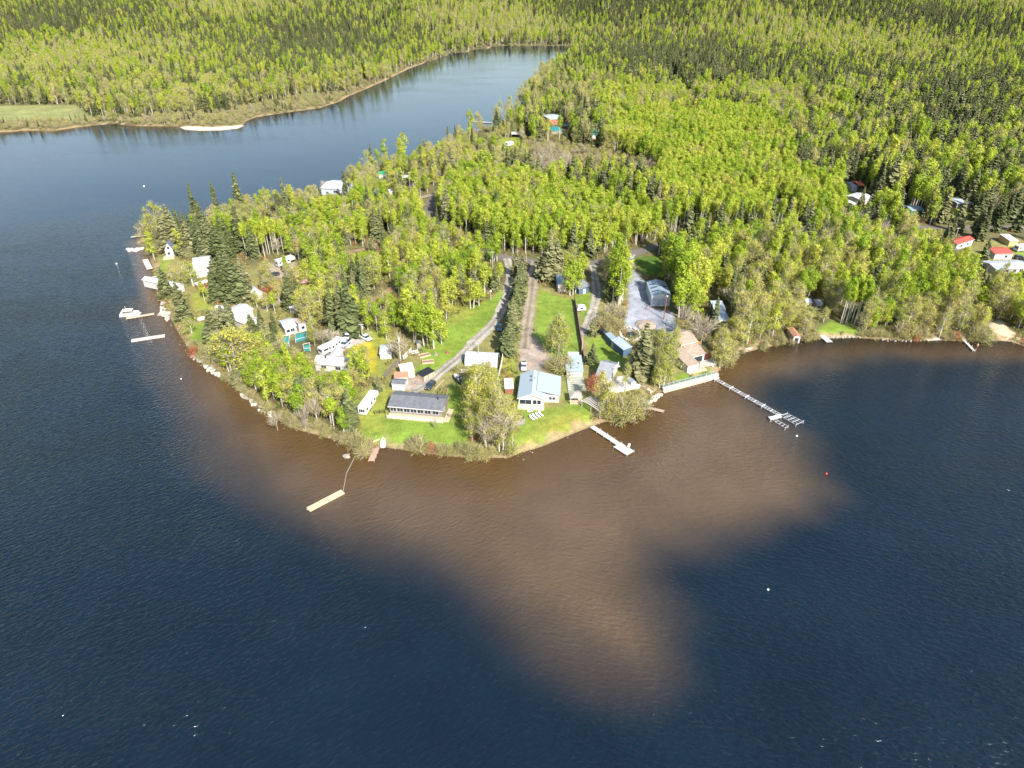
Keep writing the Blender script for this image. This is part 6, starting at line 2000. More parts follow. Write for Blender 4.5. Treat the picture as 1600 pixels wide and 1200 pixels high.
def make_poplar(i):
    rg = np.random.default_rng(200 + i)
    H, R = 14.0, (3.3, 2.9, 3.7, 2.7, 3.1, 3.5, 2.5)[i % 7]
    z0 = (1.8, 3.2, 1.6, 3.6, 2.2, 2.8, 4.5)[i % 7]
    tm = trunk_mb(rg, H, 0.22, 0.6)
    limbs(tm, rg, H, z0 * 0.7, R * 1.1, 24, 0.9, 0.09)
    stems = [(0, 0, 1.0)]
    if i in (2, 5):
        a = rg.uniform(0, 6.28)
        stems.append((2.0 * math.cos(a), 2.0 * math.sin(a), 0.8))
        tm.tube([(0.3, 0, -0.3), (stems[1][0] * .7, stems[1][1] * .7, 4), (stems[1][0], stems[1][1], 10.5)], [0.2, 0.14, 0.03], 6)
    c, n = lobed_crown(rg, 15 if len(stems) == 1 else 10, H, z0, R, 15, 0.5, 0.8, 0.4, stems)
    s = rg.uniform(0.17, 0.42, len(c))
    a = rg.choice(len(c), 320)
    leaf = quads_mesh('crown', c, n, s, POPLAR_LEAF, 1.2, rg)
    ctr = np.array((0, 0, 0)) + c[a] * np.array((0.45, 0.45, 0.96)) - np.array((0, 0, 0.4))
    tw = np.concatenate([strips(ctr, c[a], 0.035, 0.018, rg), strips(c[a], c[a] + np.stack([rg.normal(0, .35, 320), rg.normal(0, .35, 320), rg.uniform(.4, 1.1, 320)], 1), 0.035, 0.015, rg)])
    leaf2 = raw_quads('twigs', tw, BARE_TWIG)
    return tm.mesh('trunk', GREY_BARK if i % 2 else PALE_BARK), joined('crown', [leaf, leaf2]), H

def make_bare(i):
    rg = np.random.default_rng(300 + i)
    H, R = 11.0, (3.0, 2.4, 3.6)[i % 3]
    tm = trunk_mb(rg, H * 0.9, 0.17, 0.7)
    tips = limbs(tm, rg, H * 0.85, 2.5, R, 22, 1.1, 0.08)
    p0 = tips[rg.integers(0, len(tips), 420)] * rg.uniform(0.55, 1.0, (420, 1)) * np.array((1, 1, 1.0))
    d = p0 * np.array((0.35, 0.35, 0)) + np.stack([rg.normal(0, .6, 420), rg.normal(0, .6, 420), rg.uniform(.4, 1.8, 420)], 1)
    tw = strips(p0, p0 + d, 0.04, 0.02, rg)
    return tm.mesh('trunk', PALE_BARK if i == 1 else GREY_BARK), raw_quads('crown', tw, BARE_TWIG), H

def make_spruce(i):
    rg = np.random.default_rng(400 + i)
    H = 16.0
    R = (2.9, 2.4, 3.3, 2.0, 2.6, 1.7)[i % 6]
    ph = rg.uniform(0, 6.28, 3)
    vs_ = []
    nt_ = 34
    for k in range(nt_):
        t = k / (nt_ - 1)
        z = 0.9 + (H - 1.2) * t ** 0.92
        rad = R * (1 - t) ** 0.72 + 0.15
        nb = int(12 - 5 * t)
        for j in range(nb):
            a = rg.uniform(0, 2 * math.pi)
            L_ = rad * rg.uniform(0.55, 1.15) * (1 + 0.20 * math.sin(2 * a + ph[0] + z * 0.5) + 0.12 * math.sin(3 * a + ph[1] - z))
            if rg.uniform() < 0.10:
                continue
            d = np.array((math.cos(a), math.sin(a), 0))
            s = np.array((-math.sin(a), math.cos(a), 0))
            zz = z + rg.uniform(-0.2, 0.2)
            drop = L_ * rg.uniform(0.22, 0.5)
            w = 0.22 + 0.20 * L_ * rg.uniform(0.7, 1.3)
            p = [d * 0.12 * L_ + np.array((0, 0, zz + 0.1)), d * 0.62 * L_ + np.array((0, 0, zz - drop * 0.5)), d * L_ + np.array((0, 0, zz - drop * 0.75))]
            tl = rg.uniform(-0.35, 0.35)
            up = np.array((0, 0, tl * w))
            vs_ += [p[0] - s * w * .35, p[1] - s * w - up, p[1] + s * w + up, p[0] + s * w * .35]
            vs_ += [p[1] - s * w - up, p[2] - s * w * .25, p[2] + s * w * .25, p[1] + s * w + up]
            # hanging spray under the branch
            hang = np.array((0, 0, -w * 1.5))
            vs_ += [p[0] * 0.6 + p[1] * 0.4, p[1] * 0.4 + p[2] * 0.6, p[1] * 0.45 + p[2] * 0.55 + hang, p[0] * 0.5 + p[1] * 0.5 + hang]
    leaf = raw_quads('crown', np.array(vs_), SPRUCE_LEAF)
    tm = MB().tube([(0, 0, -0.4), (0, 0, H * 0.5), (0, 0, H * 0.98)], [0.24, 0.14, 0.03], 6)
    return tm.mesh('trunk', BROWN_BARK), leaf, H

def make_bush(i, leafm, red=False):
    rg = np.random.default_rng(500 + i)
    H, R = 3.2, (2.2, 1.8, 2.6, 2.0)[i % 4]
    prof = lambda t: math.sqrt(max(0.02, 1 - (t * 0.98) ** 2))
    c, n = crown_pts(rg, 80, 24, H, 0.25, R, prof, 0.33, 0.4)
    leaf = quads_mesh('crown', c, n, rg.uniform(0.07, 0.18, len(c)), leafm, 1.3, rg)
    k = 220
    a = rg.uniform(0, 2 * math.pi, k)
    p0 = np.stack([np.cos(a) * .25, np.sin(a) * .25, np.full(k, -0.1)], 1)
    q = c[rg.integers(0, len(c), k)]
    mid = p0 * 0.4 + q * 0.6 + np.array((0, 0, 0.25))
    st = np.concatenate([strips(p0, mid, 0.04, 0.03, rg), strips(mid, q * 1.04, 0.03, 0.015, rg)])
    return raw_quads('stem', st, RED_TWIG if red else BARE_TWIG), leaf, H

VARIANTS = {
    'aspen_tree': [make_aspen(i) for i in range(10)],
    'poplar_tree': [make_poplar(i) for i in range(7)],
    'spruce_tree': [make_spruce(i) for i in range(6)],
    'bare_tree': [make_bare(i) for i in range(3)],
    'willow_bush': [make_bush(i, WILLOW_LEAF) for i in range(4)],
    'red_bush': [make_bush(7, RED_TWIG, True)],
}

# ---------------------------------------------------------------- where they stand
# (kind, column, row of the foot, row of the top, width factor)
FIXED = [
    ('spruce_tree', 308, 348, 282, .8), ('spruce_tree', 343, 347, 281, 1.0), ('spruce_tree', 379, 342, 267, .95), ('spruce_tree', 450, 346, 274, .9),
    ('spruce_tree', 262, 394, 330, 1.3), ('spruce_tree', 275, 388, 318, 1.2), ('spruce_tree', 288, 402, 345, 1.2), ('spruce_tree', 302, 400, 342, 1.2), ('spruce_tree', 318, 402, 338, 1.3),
    ('spruce_tree', 331, 403, 340, 1.2), ('spruce_tree', 345, 408, 345, 1.2), ('spruce_tree', 283, 374, 322, 1.0), ('spruce_tree', 295, 380, 330, 1.1),
    ('spruce_tree', 345, 466, 400, 1.5), ('spruce_tree', 358, 470, 392, 1.5), ('spruce_tree', 372, 470, 398, 1.4), ('spruce_tree', 384, 468, 405, 1.4), ('spruce_tree', 365, 456, 388, 1.4), ('spruce_tree', 338, 473, 425, 1.4), ('spruce_tree', 382, 448, 398, 1.2),
    ('spruce_tree', 262, 464, 417, 1.5), ('spruce_tree', 288, 499, 440, 1.7), ('spruce_tree', 336, 533, 482, 1.5), ('spruce_tree', 366, 528, 468, 1.4), ('spruce_tree', 353, 520, 476, 1.3),
    ('spruce_tree', 398, 536, 490, 1.4), ('spruce_tree', 415, 540, 495, 1.4), ('spruce_tree', 430, 522, 486, 1.4), ('spruce_tree', 410, 516, 480, 1.3), ('spruce_tree', 456, 484, 425, 1.3), ('spruce_tree', 466, 470, 430, 1.1),
    ('spruce_tree', 412, 462, 422, 0.9), ('spruce_tree', 505, 430, 380, 1.0), ('spruce_tree', 530, 422, 372, 1.0), ('spruce_tree', 538, 518, 438, 1.0), ('spruce_tree', 549, 522, 436, 1.1), ('spruce_tree', 522, 516, 445, 1.0),
    ('spruce_tree', 582, 398, 366, 1.2), ('spruce_tree', 596, 370, 318, 1.0), ('spruce_tree', 588, 372, 322, 1.0), ('spruce_tree', 645, 372, 322, 1.0), ('spruce_tree', 638, 366, 315, 0.9), ('spruce_tree', 673, 362, 330, 1.0), ('spruce_tree', 684, 360, 320, .8),
    ('spruce_tree', 548, 668, 608, 1.3), ('spruce_tree', 556, 664, 622, 1.2), ('spruce_tree', 402, 600, 560, 1.3), ('spruce_tree', 378, 590, 548, 1.3), ('spruce_tree', 372, 598, 566, 1.5), ('spruce_tree', 566, 606, 574, 1.2), ('spruce_tree', 592, 612, 586, 1.2),
    ('spruce_tree', 858, 438, 368, 1.5), ('spruce_tree', 846, 434, 386, 1.3), ('spruce_tree', 870, 432, 372, 1.2), ('spruce_tree', 806, 432, 388, 1.3), ('spruce_tree', 925, 525, 497, 1.6), ('spruce_tree', 925, 569, 536, 1.7), ('spruce_tree', 950, 470, 418, 1.0),
    ('spruce_tree', 1002, 590, 503, 1.75), ('spruce_tree', 1010, 588, 520, 1.3), ('spruce_tree', 992, 588, 532, 1.3), ('spruce_tree', 1113, 522, 464, 1.1), ('spruce_tree', 1106, 516, 472, 1.0),
    ('spruce_tree', 581, 262, 222, 1.2), ('spruce_tree', 776, 212, 170, 1.1), ('spruce_tree', 786, 213, 184, 1.0), ('spruce_tree', 822, 214, 164, 1.0), ('spruce_tree', 834, 212, 160, 1.0), ('spruce_tree', 738, 228, 194, 1.0), ('spruce_tree', 712, 226, 192, 0.9), ('spruce_tree', 700, 222, 196, .8), ('spruce_tree', 845, 202, 156, .9), ('spruce_tree', 542, 318, 262, 1.0), ('spruce_tree', 912, 208, 148, 1.0), ('spruce_tree', 905, 214, 165, 1.0),
    ('spruce_tree', 1524, 372, 320, 1.3), ('spruce_tree', 1531, 376, 318, 1.2), ('spruce_tree', 1536, 404, 372, 1.4), ('spruce_tree', 1480, 388, 340, 1.0), ('spruce_tree', 1472, 384, 345, 1.0), ('spruce_tree', 1592, 450, 424, 1.5), ('spruce_tree', 1342, 330, 290, .8), ('spruce_tree', 1393, 372, 318, .9), ('spruce_tree', 1380, 374, 326, 1.0),
    ('bare_tree', 626, 566, 518, 1.3), ('bare_tree', 616, 560, 528, 1.2), ('bare_tree', 1093, 544, 488, 1.1), ('bare_tree', 1086, 536, 496, 1.0), ('bare_tree', 520, 540, 512, 1.5), ('bare_tree', 505, 540, 514, 1.5), ('bare_tree', 530, 535, 515, 1.4), ('bare_tree', 446, 575, 520, 0.8), ('bare_tree', 434, 672, 640, 1.0), ('bare_tree', 480, 668, 628, 0.9), ('bare_tree', 497, 662, 612, 0.8),
    ('bare_tree', 681, 672, 648, 0.5), ('bare_tree', 1066, 522, 468, 0.9), ('bare_tree', 953, 500, 468, 1.2), ('bare_tree', 968, 505, 472, 1.3), ('bare_tree', 602, 512, 478, 1.0), ('bare_tree', 478, 672, 650, 1.2),
    ('poplar_tree', 744, 650, 574, 1.0), ('poplar_tree', 756, 640, 568, .9), ('poplar_tree', 770, 700, 622, .7), ('poplar_tree', 780, 706, 606, .6), ('poplar_tree', 757, 695, 630, .65), ('bare_tree', 790, 704, 640, .9), ('poplar_tree', 765, 620, 566, 1.0), ('poplar_tree', 738, 690, 650, 1.0), ('poplar_tree', 800, 708, 660, .9), ('poplar_tree', 772, 660, 598, .8), ('bare_tree', 786, 708, 628, .9), ('bare_tree', 760, 704, 650, 1.0),
    ('poplar_tree', 938, 638, 582, 1.1), ('poplar_tree', 950, 644, 598, 1.2), ('poplar_tree', 977, 612, 568, .8), ('poplar_tree', 1036, 608, 540, .75), ('poplar_tree', 1044, 602, 520, .8), ('poplar_tree', 1030, 606, 548, .8), ('poplar_tree', 1036, 598, 532, .8), ('poplar_tree', 1022, 604, 570, .8), ('poplar_tree', 1052, 560, 512, 1.0), ('poplar_tree', 1040, 566, 520, 1.0), ('poplar_tree', 1028, 570, 515, .9), ('poplar_tree', 1068, 530, 500, 1.0),
    ('poplar_tree', 1124, 574, 518, 1.1), ('poplar_tree', 1116, 570, 528, 1.1), ('poplar_tree', 1134, 566, 530, 1.1), ('poplar_tree', 872, 556, 494, 1.25), ('poplar_tree', 862, 552, 505, 1.1), ('poplar_tree', 880, 552, 505, 1.1),
    ('poplar_tree', 370, 582, 510, 1.5), ('poplar_tree', 355, 570, 520, 1.4), ('poplar_tree', 402, 575, 528, 1.3), ('poplar_tree', 302, 447, 408, 1.4), ('poplar_tree', 290, 440, 410, 1.3), ('poplar_tree', 478, 512, 450, 1.0), ('poplar_tree', 488, 515, 452, 1.0), ('poplar_tree', 240, 372, 335, 1.6), ('poplar_tree', 247, 366, 315, 1.2),
    ('aspen_tree', 895, 461, 408, 1.3), ('aspen_tree', 966, 480, 402, 1.1), ('aspen_tree', 957, 474, 410, 1.2), ('aspen_tree', 972, 470, 392, 1.0), ('aspen_tree', 968, 456, 378, 1.0), ('aspen_tree', 960, 453, 365, 1.0),
    ('aspen_tree', 1060, 478, 392, 1.3), ('aspen_tree', 1050, 452, 372, 1.3), ('aspen_tree', 1070, 470, 380, 1.3), ('aspen_tree', 1066, 496, 430, 1.3), ('aspen_tree', 1078, 498, 440, 1.3), ('aspen_tree', 1044, 436, 362, 1.2), ('aspen_tree', 1058, 440, 362, 1.2), ('aspen_tree', 1082, 480, 400, 1.2), ('aspen_tree', 1074, 448, 372, 1.2),
    ('aspen_tree', 678, 545, 480, 1.3), ('aspen_tree', 690, 538, 486, 1.3), ('aspen_tree', 668, 540, 478, 1.3), ('aspen_tree', 640, 520, 452, 1.2), ('aspen_tree', 735, 482, 436, 1.4), ('aspen_tree', 748, 476, 440, 1.4),
    ('poplar_tree', 1352, 516, 455, .8), ('poplar_tree', 1345, 520, 470, .9), ('poplar_tree', 1418, 512, 462, 1.0), ('poplar_tree', 1486, 512, 452, .9), ('poplar_tree', 1497, 505, 440, .9), ('poplar_tree', 1560, 498, 440, 1.1), ('poplar_tree', 1540, 488, 430, 1.0), ('poplar_tree', 1467, 528, 482, 1.0), ('poplar_tree', 1556, 460, 410, 1.0), ('aspen_tree', 1590, 515, 460, 1.2), ('aspen_tree', 1578, 500, 455, 1.1), ('aspen_tree', 1604, 520, 470, 1.2),
    ('poplar_tree', 455, 446, 412, 1.1), ('poplar_tree', 402, 480, 455, 1.1), ('aspen_tree', 430, 490, 456, 1.0), ('poplar_tree', 418, 486, 458, 1.1), ('aspen_tree', 320, 470, 440, 1.1), ('poplar_tree', 340, 505, 478, 1.2), ('poplar_tree', 300, 520, 496, 1.1), ('poplar_tree', 270, 440, 415, 0.9), ('aspen_tree', 448, 430, 400, 1.0), ('poplar_tree', 420, 430, 405, 1.0), ('poplar_tree', 600, 480, 452, 1.2), ('aspen_tree', 612, 492, 460, 1.1), ('willow_bush', 580, 490, 478, 1.2), ('willow_bush', 590, 500, 488, 1.2), ('willow_bush', 570, 498, 486, 1.2), ('poplar_tree', 466, 452, 416, 1.1), ('aspen_tree', 482, 446, 405, 1.1), ('aspen_tree', 498, 450, 408, 1.2), ('poplar_tree', 423, 452, 424, 1.0), ('poplar_tree', 437, 470, 440, 1.1),
    ('poplar_tree', 492, 540, 500, 1.1), ('aspen_tree', 560, 512, 462, 1.2), ('aspen_tree', 575, 516, 468, 1.2), ('aspen_tree', 590, 520, 474, 1.2), ('aspen_tree', 604, 530, 486, 1.2), ('poplar_tree', 420, 556, 515, 1.2), ('poplar_tree', 445, 562, 520, 1.0), ('aspen_tree', 388, 572, 520, 1.3), ('aspen_tree', 376, 566, 512, 1.4),
    ('willow_bush', 657, 704, 682, 1.0), ('willow_bush', 574, 702, 684, 1.2), ('willow_bush', 562, 704, 688, 1.1), ('willow_bush', 556, 694, 676, 1.1), ('willow_bush', 568, 712, 694, 1.0), ('red_bush', 674, 706, 692, 1.0), ('willow_bush', 688, 708, 694, 1.0), ('willow_bush', 720, 706, 690, 1.1), ('willow_bush', 734, 712, 694, 1.1), ('willow_bush', 750, 714, 698, 1.0), ('willow_bush', 704, 710, 698, 1.0),
    ('red_bush', 927, 606, 586, 1.1), ('willow_bush', 962, 652, 626, 1.1), ('willow_bush', 975, 655, 628, 1.2), ('willow_bush', 988, 650, 624, 1.2), ('willow_bush', 998, 643, 620, 1.1), ('willow_bush', 952, 650, 632, 1.1), ('willow_bush', 968, 644, 620, 1.2), ('willow_bush', 877, 582, 556, 1.2), ('willow_bush', 884, 576, 558, 1.0), ('willow_bush', 856, 579, 563, .6), ('willow_bush', 940, 652, 636, 1.0),
    ('willow_bush', 945, 506, 488, 1.2), ('willow_bush', 958, 512, 494, 1.1), ('willow_bush', 970, 515, 500, 1.0), ('willow_bush', 938, 510, 494, 1.0), ('willow_bush', 950, 520, 506, 1.0),
    ('willow_bush', 1135, 572, 550, 1.0), ('willow_bush', 1144, 560, 545, 1.0), ('red_bush', 1430, 532, 520, 1.0), ('red_bush', 1492, 530, 518, 1.0), ('red_bush', 412, 462, 448, 1.2), ('red_bush', 428, 460, 444, 1.0), ('red_bush', 305, 556, 542, 1.2), ('willow_bush', 322, 558, 540, 1.2), ('willow_bush', 335, 566, 548, 1.1),
    ('willow_bush', 1530, 532, 512, 1.2), ('willow_bush', 1520, 530, 510, 1.1), ('willow_bush', 1540, 530, 514, 1.1), ('willow_bush', 1408, 526, 506, 1.2), ('willow_bush', 1422, 528, 508, 1.2), ('willow_bush', 1440, 528, 510, 1.1), ('willow_bush', 230, 366, 346, 1.3), ('willow_bush', 226, 385, 372, 1.1), ('willow_bush', 236, 398, 386, 1.0),
]
# spruce hedge along the gravel driveway
for i in range(17):
    f = i / 16
    FIXED.append(('spruce_tree', 817 - 25 * f + random.uniform(-1.5, 1.5), 432 + 122 * f, 432 + 122 * f - (34 + random.uniform(-2, 6) + 6 * f), 1.75))
# pale leafless birches in the wet hollow
for i in range(52):
    FIXED.append(('bare_tree', random.uniform(832, 890), random.uniform(244, 280), None, 0.75))
# a close row of pale trunks with high crowns beside the small eastern lawn, and more along the wood's edge
for i in range(13):
    FIXED.append(('aspen_tree', 1313 + 2.6 * i + random.uniform(-1, 1), 500 + random.uniform(-6, 6) + 0.3 * i, None, 0.85, 6))
for i in range(22):
    FIXED.append(('aspen_tree', 1040 + 9 * i + random.uniform(-4, 4), 366 + random.uniform(-6, 2) - 0.2 * i, None, 0.9, 6))
for i in range(10):
    FIXED.append(('aspen_tree', 388 + 6 * i + random.uniform(-3, 3), 404 + random.uniform(-8, -3), None, 0.9, 6))
BANKS = [((1130, 566), (1150, 552), (1180, 545), (1238, 533)), ((1346, 524), (1400, 527), (1445, 529)), ((1472, 528), (1498, 529)), ((1256, 530), (1282, 526)), ((350, 586), (376, 606), (398, 622), (440, 652), (480, 668), (545, 690)),
         ((640, 701), (700, 708), (748, 712), (800, 708)), ((296, 540), (330, 568)), ((400, 330), (520, 292), (600, 262), (690, 236))]
for bk in BANKS:
    q = spline([P(a_, b2)[:2] for a_, b2 in bk], 2.4)
    for p in q:
        x, y = p.x + random.gauss(0, 0.7), p.y + random.gauss(0, 0.7)
        px, py, _ = project(x, y, 0.8)
        FIXED.append(('willow_bush', px, py, -1, random.uniform(0.9, 1.3)))

REGIONS = [
    # polygon in the photograph (feet of the trees), spacing in metres, mix, height range
    ([(345, 560), (380, 552), (430, 552), (470, 572), (548, 588), (590, 588), (575, 610), (552, 640), (552, 680), (520, 684), (470, 668), (428, 646), (390, 615), (350, 588)], 3.7,
     dict(aspen_tree=.66, poplar_tree=.28, spruce_tree=.04, bare_tree=.02), (9, 14)),
    ([(735, 640), (795, 640), (800, 706), (730, 712)], 4.4, dict(poplar_tree=.6, bare_tree=.4), (7, 12)),
    ([(718, 598), (740, 575), (775, 576), (778, 640), (735, 645)], 4.0, dict(poplar_tree=.9, aspen_tree=.1), (7, 12)),
    ([(228, 370), (300, 352), (440, 324), (470, 330), (440, 352), (396, 372), (335, 378), (280, 384), (240, 380)], 5.0, dict(poplar_tree=.45, spruce_tree=.2, aspen_tree=.25, bare_tree=.1), (8, 13)),
    ([(440, 322), (520, 294), (560, 280), (600, 266), (655, 258), (690, 300), (660, 306), (560, 322), (470, 345)], 5.2, dict(poplar_tree=.5, aspen_tree=.25, spruce_tree=.12, bare_tree=.13), (7, 13)),
    ([(360, 352), (470, 338), (560, 318), (655, 310), (668, 345), (700, 370), (745, 392), (785, 405), (790, 440), (770, 462), (730, 478), (705, 500), (690, 545), (660, 545), (610, 510), (560, 508), (500, 512), (466, 500), (468, 470), (500, 445), (470, 420), (400, 396), (360, 385)], 4.8,
     dict(aspen_tree=.60, spruce_tree=.16, poplar_tree=.20, bare_tree=.04), (9, 16)),
    ([(690, 330), (694, 296), (720, 282), (850, 308), (960, 332), (1062, 352), (1100, 366), (1010, 382), (975, 392), (900, 404), (850, 402), (800, 396), (745, 374), (700, 348)], 4.2,
     dict(aspen_tree=.86, spruce_tree=.05, poplar_tree=.09), (11, 18)),
    ([(868, 418), (955, 420), (972, 412), (985, 430), (980, 482), (955, 498), (944, 480), (940, 440), (905, 440), (872, 430)], 4.6, dict(aspen_tree=.45, spruce_tree=.3, poplar_tree=.25), (9, 15)),
    ([(1036, 440), (1045, 400), (1110, 384), (1118, 440), (1108, 470), (1090, 500), (1060, 500), (1052, 470)], 4.4, dict(aspen_tree=.85, poplar_tree=.1, spruce_tree=.05), (12, 17)),
    ([(1110, 500), (1140, 478), (1260, 476), (1300, 478), (1290, 505), (1275, 520), (1240, 534), (1180, 544), (1150, 552), (1120, 570), (1108, 545)], 4.4, dict(poplar_tree=.8, aspen_tree=.08, spruce_tree=.06, bare_tree=.06), (9, 15)),
    ([(1340, 505), (1360, 490), (1440, 488), (1500, 500), (1545, 510), (1545, 530), (1470, 530), (1340, 526)], 4.4, dict(poplar_tree=.65, aspen_tree=.2, willow_bush=.15), (7, 12)),
    ([(1545, 440), (1605, 436), (1660, 470), (1680, 545), (1600, 530), (1575, 505), (1540, 480)], 4.8, dict(poplar_tree=.6, aspen_tree=.4), (9, 14)),
    ([(1118, 384), (1300, 366), (1430, 362), (1490, 392), (1505, 430), (1545, 440), (1545, 500), (1440, 488), (1360, 490), (1340, 512), (1305, 498), (1262, 476), (1140, 478), (1116, 440)], 5.4,
     dict(aspen_tree=.62, poplar_tree=.20, spruce_tree=.11, bare_tree=.07), (10, 20)),
    ([(1420, 372), (1600, 362), (1700, 362), (1700, 440), (1600, 436), (1500, 430), (1480, 392)], 9.0, dict(poplar_tree=.4, spruce_tree=.4, willow_bush=.2), (6, 12)),
    ([(820, 225), (880, 225), (960, 240), (1035, 262), (1020, 296), (930, 285), (880, 292), (825, 292)], 4.4, dict(willow_bush=.72, bare_tree=.2, poplar_tree=.08), (4, 8)),
    ([(655, 252), (720, 216), (780, 200), (830, 215), (830, 290), (720, 270), (695, 292)], 5.4, dict(poplar_tree=.5, aspen_tree=.22, spruce_tree=.14, bare_tree=.14), (7, 13)),
    ([(935, 232), (960, 200), (1010, 184), (1120, 176), (1200, 190), (1235, 230), (1240, 280), (1300, 300), (1420, 345), (1300, 358), (1110, 362), (1040, 335), (1000, 300), (1040, 262)], 4.3,
     dict(aspen_tree=.96, poplar_tree=.03, spruce_tree=.01), (12, 16)),
    ([(812, 190), (830, 150), (905, 150), (940, 190), (935, 232), (880, 224), (826, 214)], 5.4, dict(spruce_tree=.55, poplar_tree=.25, aspen_tree=.2), (12, 22)),
    ([(905, 180), (930, 150), (1200, 150), (1210, 180), (1120, 172), (1010, 180), (950, 205)], 5.6, dict(aspen_tree=.55, bare_tree=.25, poplar_tree=.2), (12, 18)),
    ([(1440, 140), (1800, 140), (1800, 225), (1600, 215), (1500, 235), (1430, 210)], 4.8, dict(spruce_tree=.86, aspen_tree=.10, bare_tree=.04), (15, 25)),
    ([(1170, 150), (1250, 150), (1260, 200), (1215, 222), (1190, 190)], 4.8, dict(bare_tree=.5, poplar_tree=.25, aspen_tree=.25), (12, 17)),
    ([(1200, 150), (1700, 150), (1700, 355), (1430, 352), (1330, 310), (1245, 270), (1240, 225)], 5.4, dict(aspen_tree=.34, spruce_tree=.50, poplar_tree=.11, bare_tree=.05), (12, 24)),
    ([(-400, 240), (-400, 190), (60, 188), (120, 184), (330, 178), (400, 165), (460, 150), (560, 145), (545, 160), (400, 190), (330, 200), (60, 212)], 4.8, dict(willow_bush=.78, poplar_tree=.12, spruce_tree=.06, bare_tree=.04), (4, 9)),
    ([(-400, 190), (-400, 150), (560, 130), (460, 155), (330, 182), (180, 184), (60, 190)], 6.0, dict(spruce_tree=.42, aspen_tree=.30, poplar_tree=.28), (11, 20)),
]
NOTREE = [
    [(560, 652), (602, 648), (738, 655), (730, 700), (640, 702), (600, 696), (572, 690), (556, 680)], [(700, 600), (735, 588), (730, 640), (700, 655)], [(560, 610), (606, 602), (606, 652), (560, 655)],
    [(786, 548), (812, 525), (812, 700), (880, 690), (930, 668), (930, 570), (880, 545), (846, 450), (898, 462), (905, 520), (840, 520), (806, 520)],
    [(680, 548), (690, 512), (735, 482), (772, 462), (792, 452), (797, 500), (745, 545), (700, 590), (650, 615), (612, 610), (600, 590), (640, 560)], [(745, 545), (780, 512), (792, 545), (786, 580), (745, 575)],
    [(840, 448), (900, 462), (912, 560), (885, 570), (838, 545)], [(900, 440), (940, 430), (940, 520), (985, 545), (985, 585), (915, 580), (905, 520)],
    [(975, 400), (992, 412), (1008, 440), (1056, 480), (1056, 520), (1000, 515), (975, 520), (978, 480)], [(985, 400), (1034, 396), (1036, 430), (1008, 432)], [(1036, 606), (1125, 592), (1110, 560), (1060, 555), (1036, 585)],
    [(545, 525), (595, 510), (612, 530), (600, 590), (560, 584), (484, 575), (484, 545)], [(286, 512), (330, 498), (328, 528), (310, 542)], [(296, 450), (330, 445), (335, 482), (305, 488)],
    [(244, 398), (275, 395), (300, 425), (340, 425), (345, 445), (290, 455), (250, 440)], [(388, 410), (440, 402), (468, 410), (450, 430), (415, 445), (412, 468), (392, 470)], [(360, 470), (420, 475), (420, 510), (370, 512)], [(435, 495), (490, 500), (490, 550), (435, 545)],
    [(1278, 512), (1298, 498), (1344, 513), (1347, 528), (1280, 528)], [(1232, 508), (1256, 508), (1256, 536), (1236, 536)], [(1546, 502), (1566, 498), (1596, 535), (1548, 536)], [(-60, 164), (120, 163), (150, 188), (-60, 192)],
    [(1500, 364), (1610, 362), (1620, 430), (1548, 432), (1500, 395)], [(1306, 300), (1332, 290), (1336, 308), (1316, 312)], [(1484, 322), (1518, 326), (1516, 348), (1484, 350)], [(780, 216), (810, 214), (826, 236), (775, 240)],
    [(795, 652), (820, 650), (820, 668), (797, 668)], [(200, 375), (238, 368), (244, 395), (215, 398)],
]
NOTREE_W = [Pn(p) for p in NOTREE]
for q in ((664, 300, 690, 343), (990, 380, 1052, 400), (1062, 370, 1100, 378), (1425, 350, 1470, 360), (1535, 349, 1600, 360), (756, 392, 800, 412), (592, 440, 624, 468), (545, 384, 600, 395), (1062, 152, 1084, 170), (824, 420, 842, 470), (920, 430, 934, 470), (985, 420, 1005, 450), (655, 304, 672, 310), (1315, 296, 1334, 306), (1488, 330, 1514, 345)):
    vis(*q, 0)
FIXED_VIS = VIS[:]

def open_ground(pts):
    ok = shore_sd(pts) > 1.6
    for poly in NOTREE_W + FOOT:
        ok &= ~inside(pts, poly)
    for line, w in ROADS:
        ok &= seg_dist(pts, line[::2] if len(line) > 40 else line) > w / 2 + 2.0
    return ok

def hides_something(x, y, z, h, w):
    """whether a tree here would stand in front of something the photograph shows open"""
    px, py, d = project(x, y, z)
    _, pt, _ = project(x, y, z + h)
    hw_ = w * FPX / d * 0.8
    for x0, y0, x1, y1 in FIXED_VIS:
        if py > y1 - 1 and pt < y1 - 0.15 * (y1 - y0) - 1 and px + hw_ > x0 and px - hw_ < x1 and pt < y1:
            return True
    return False

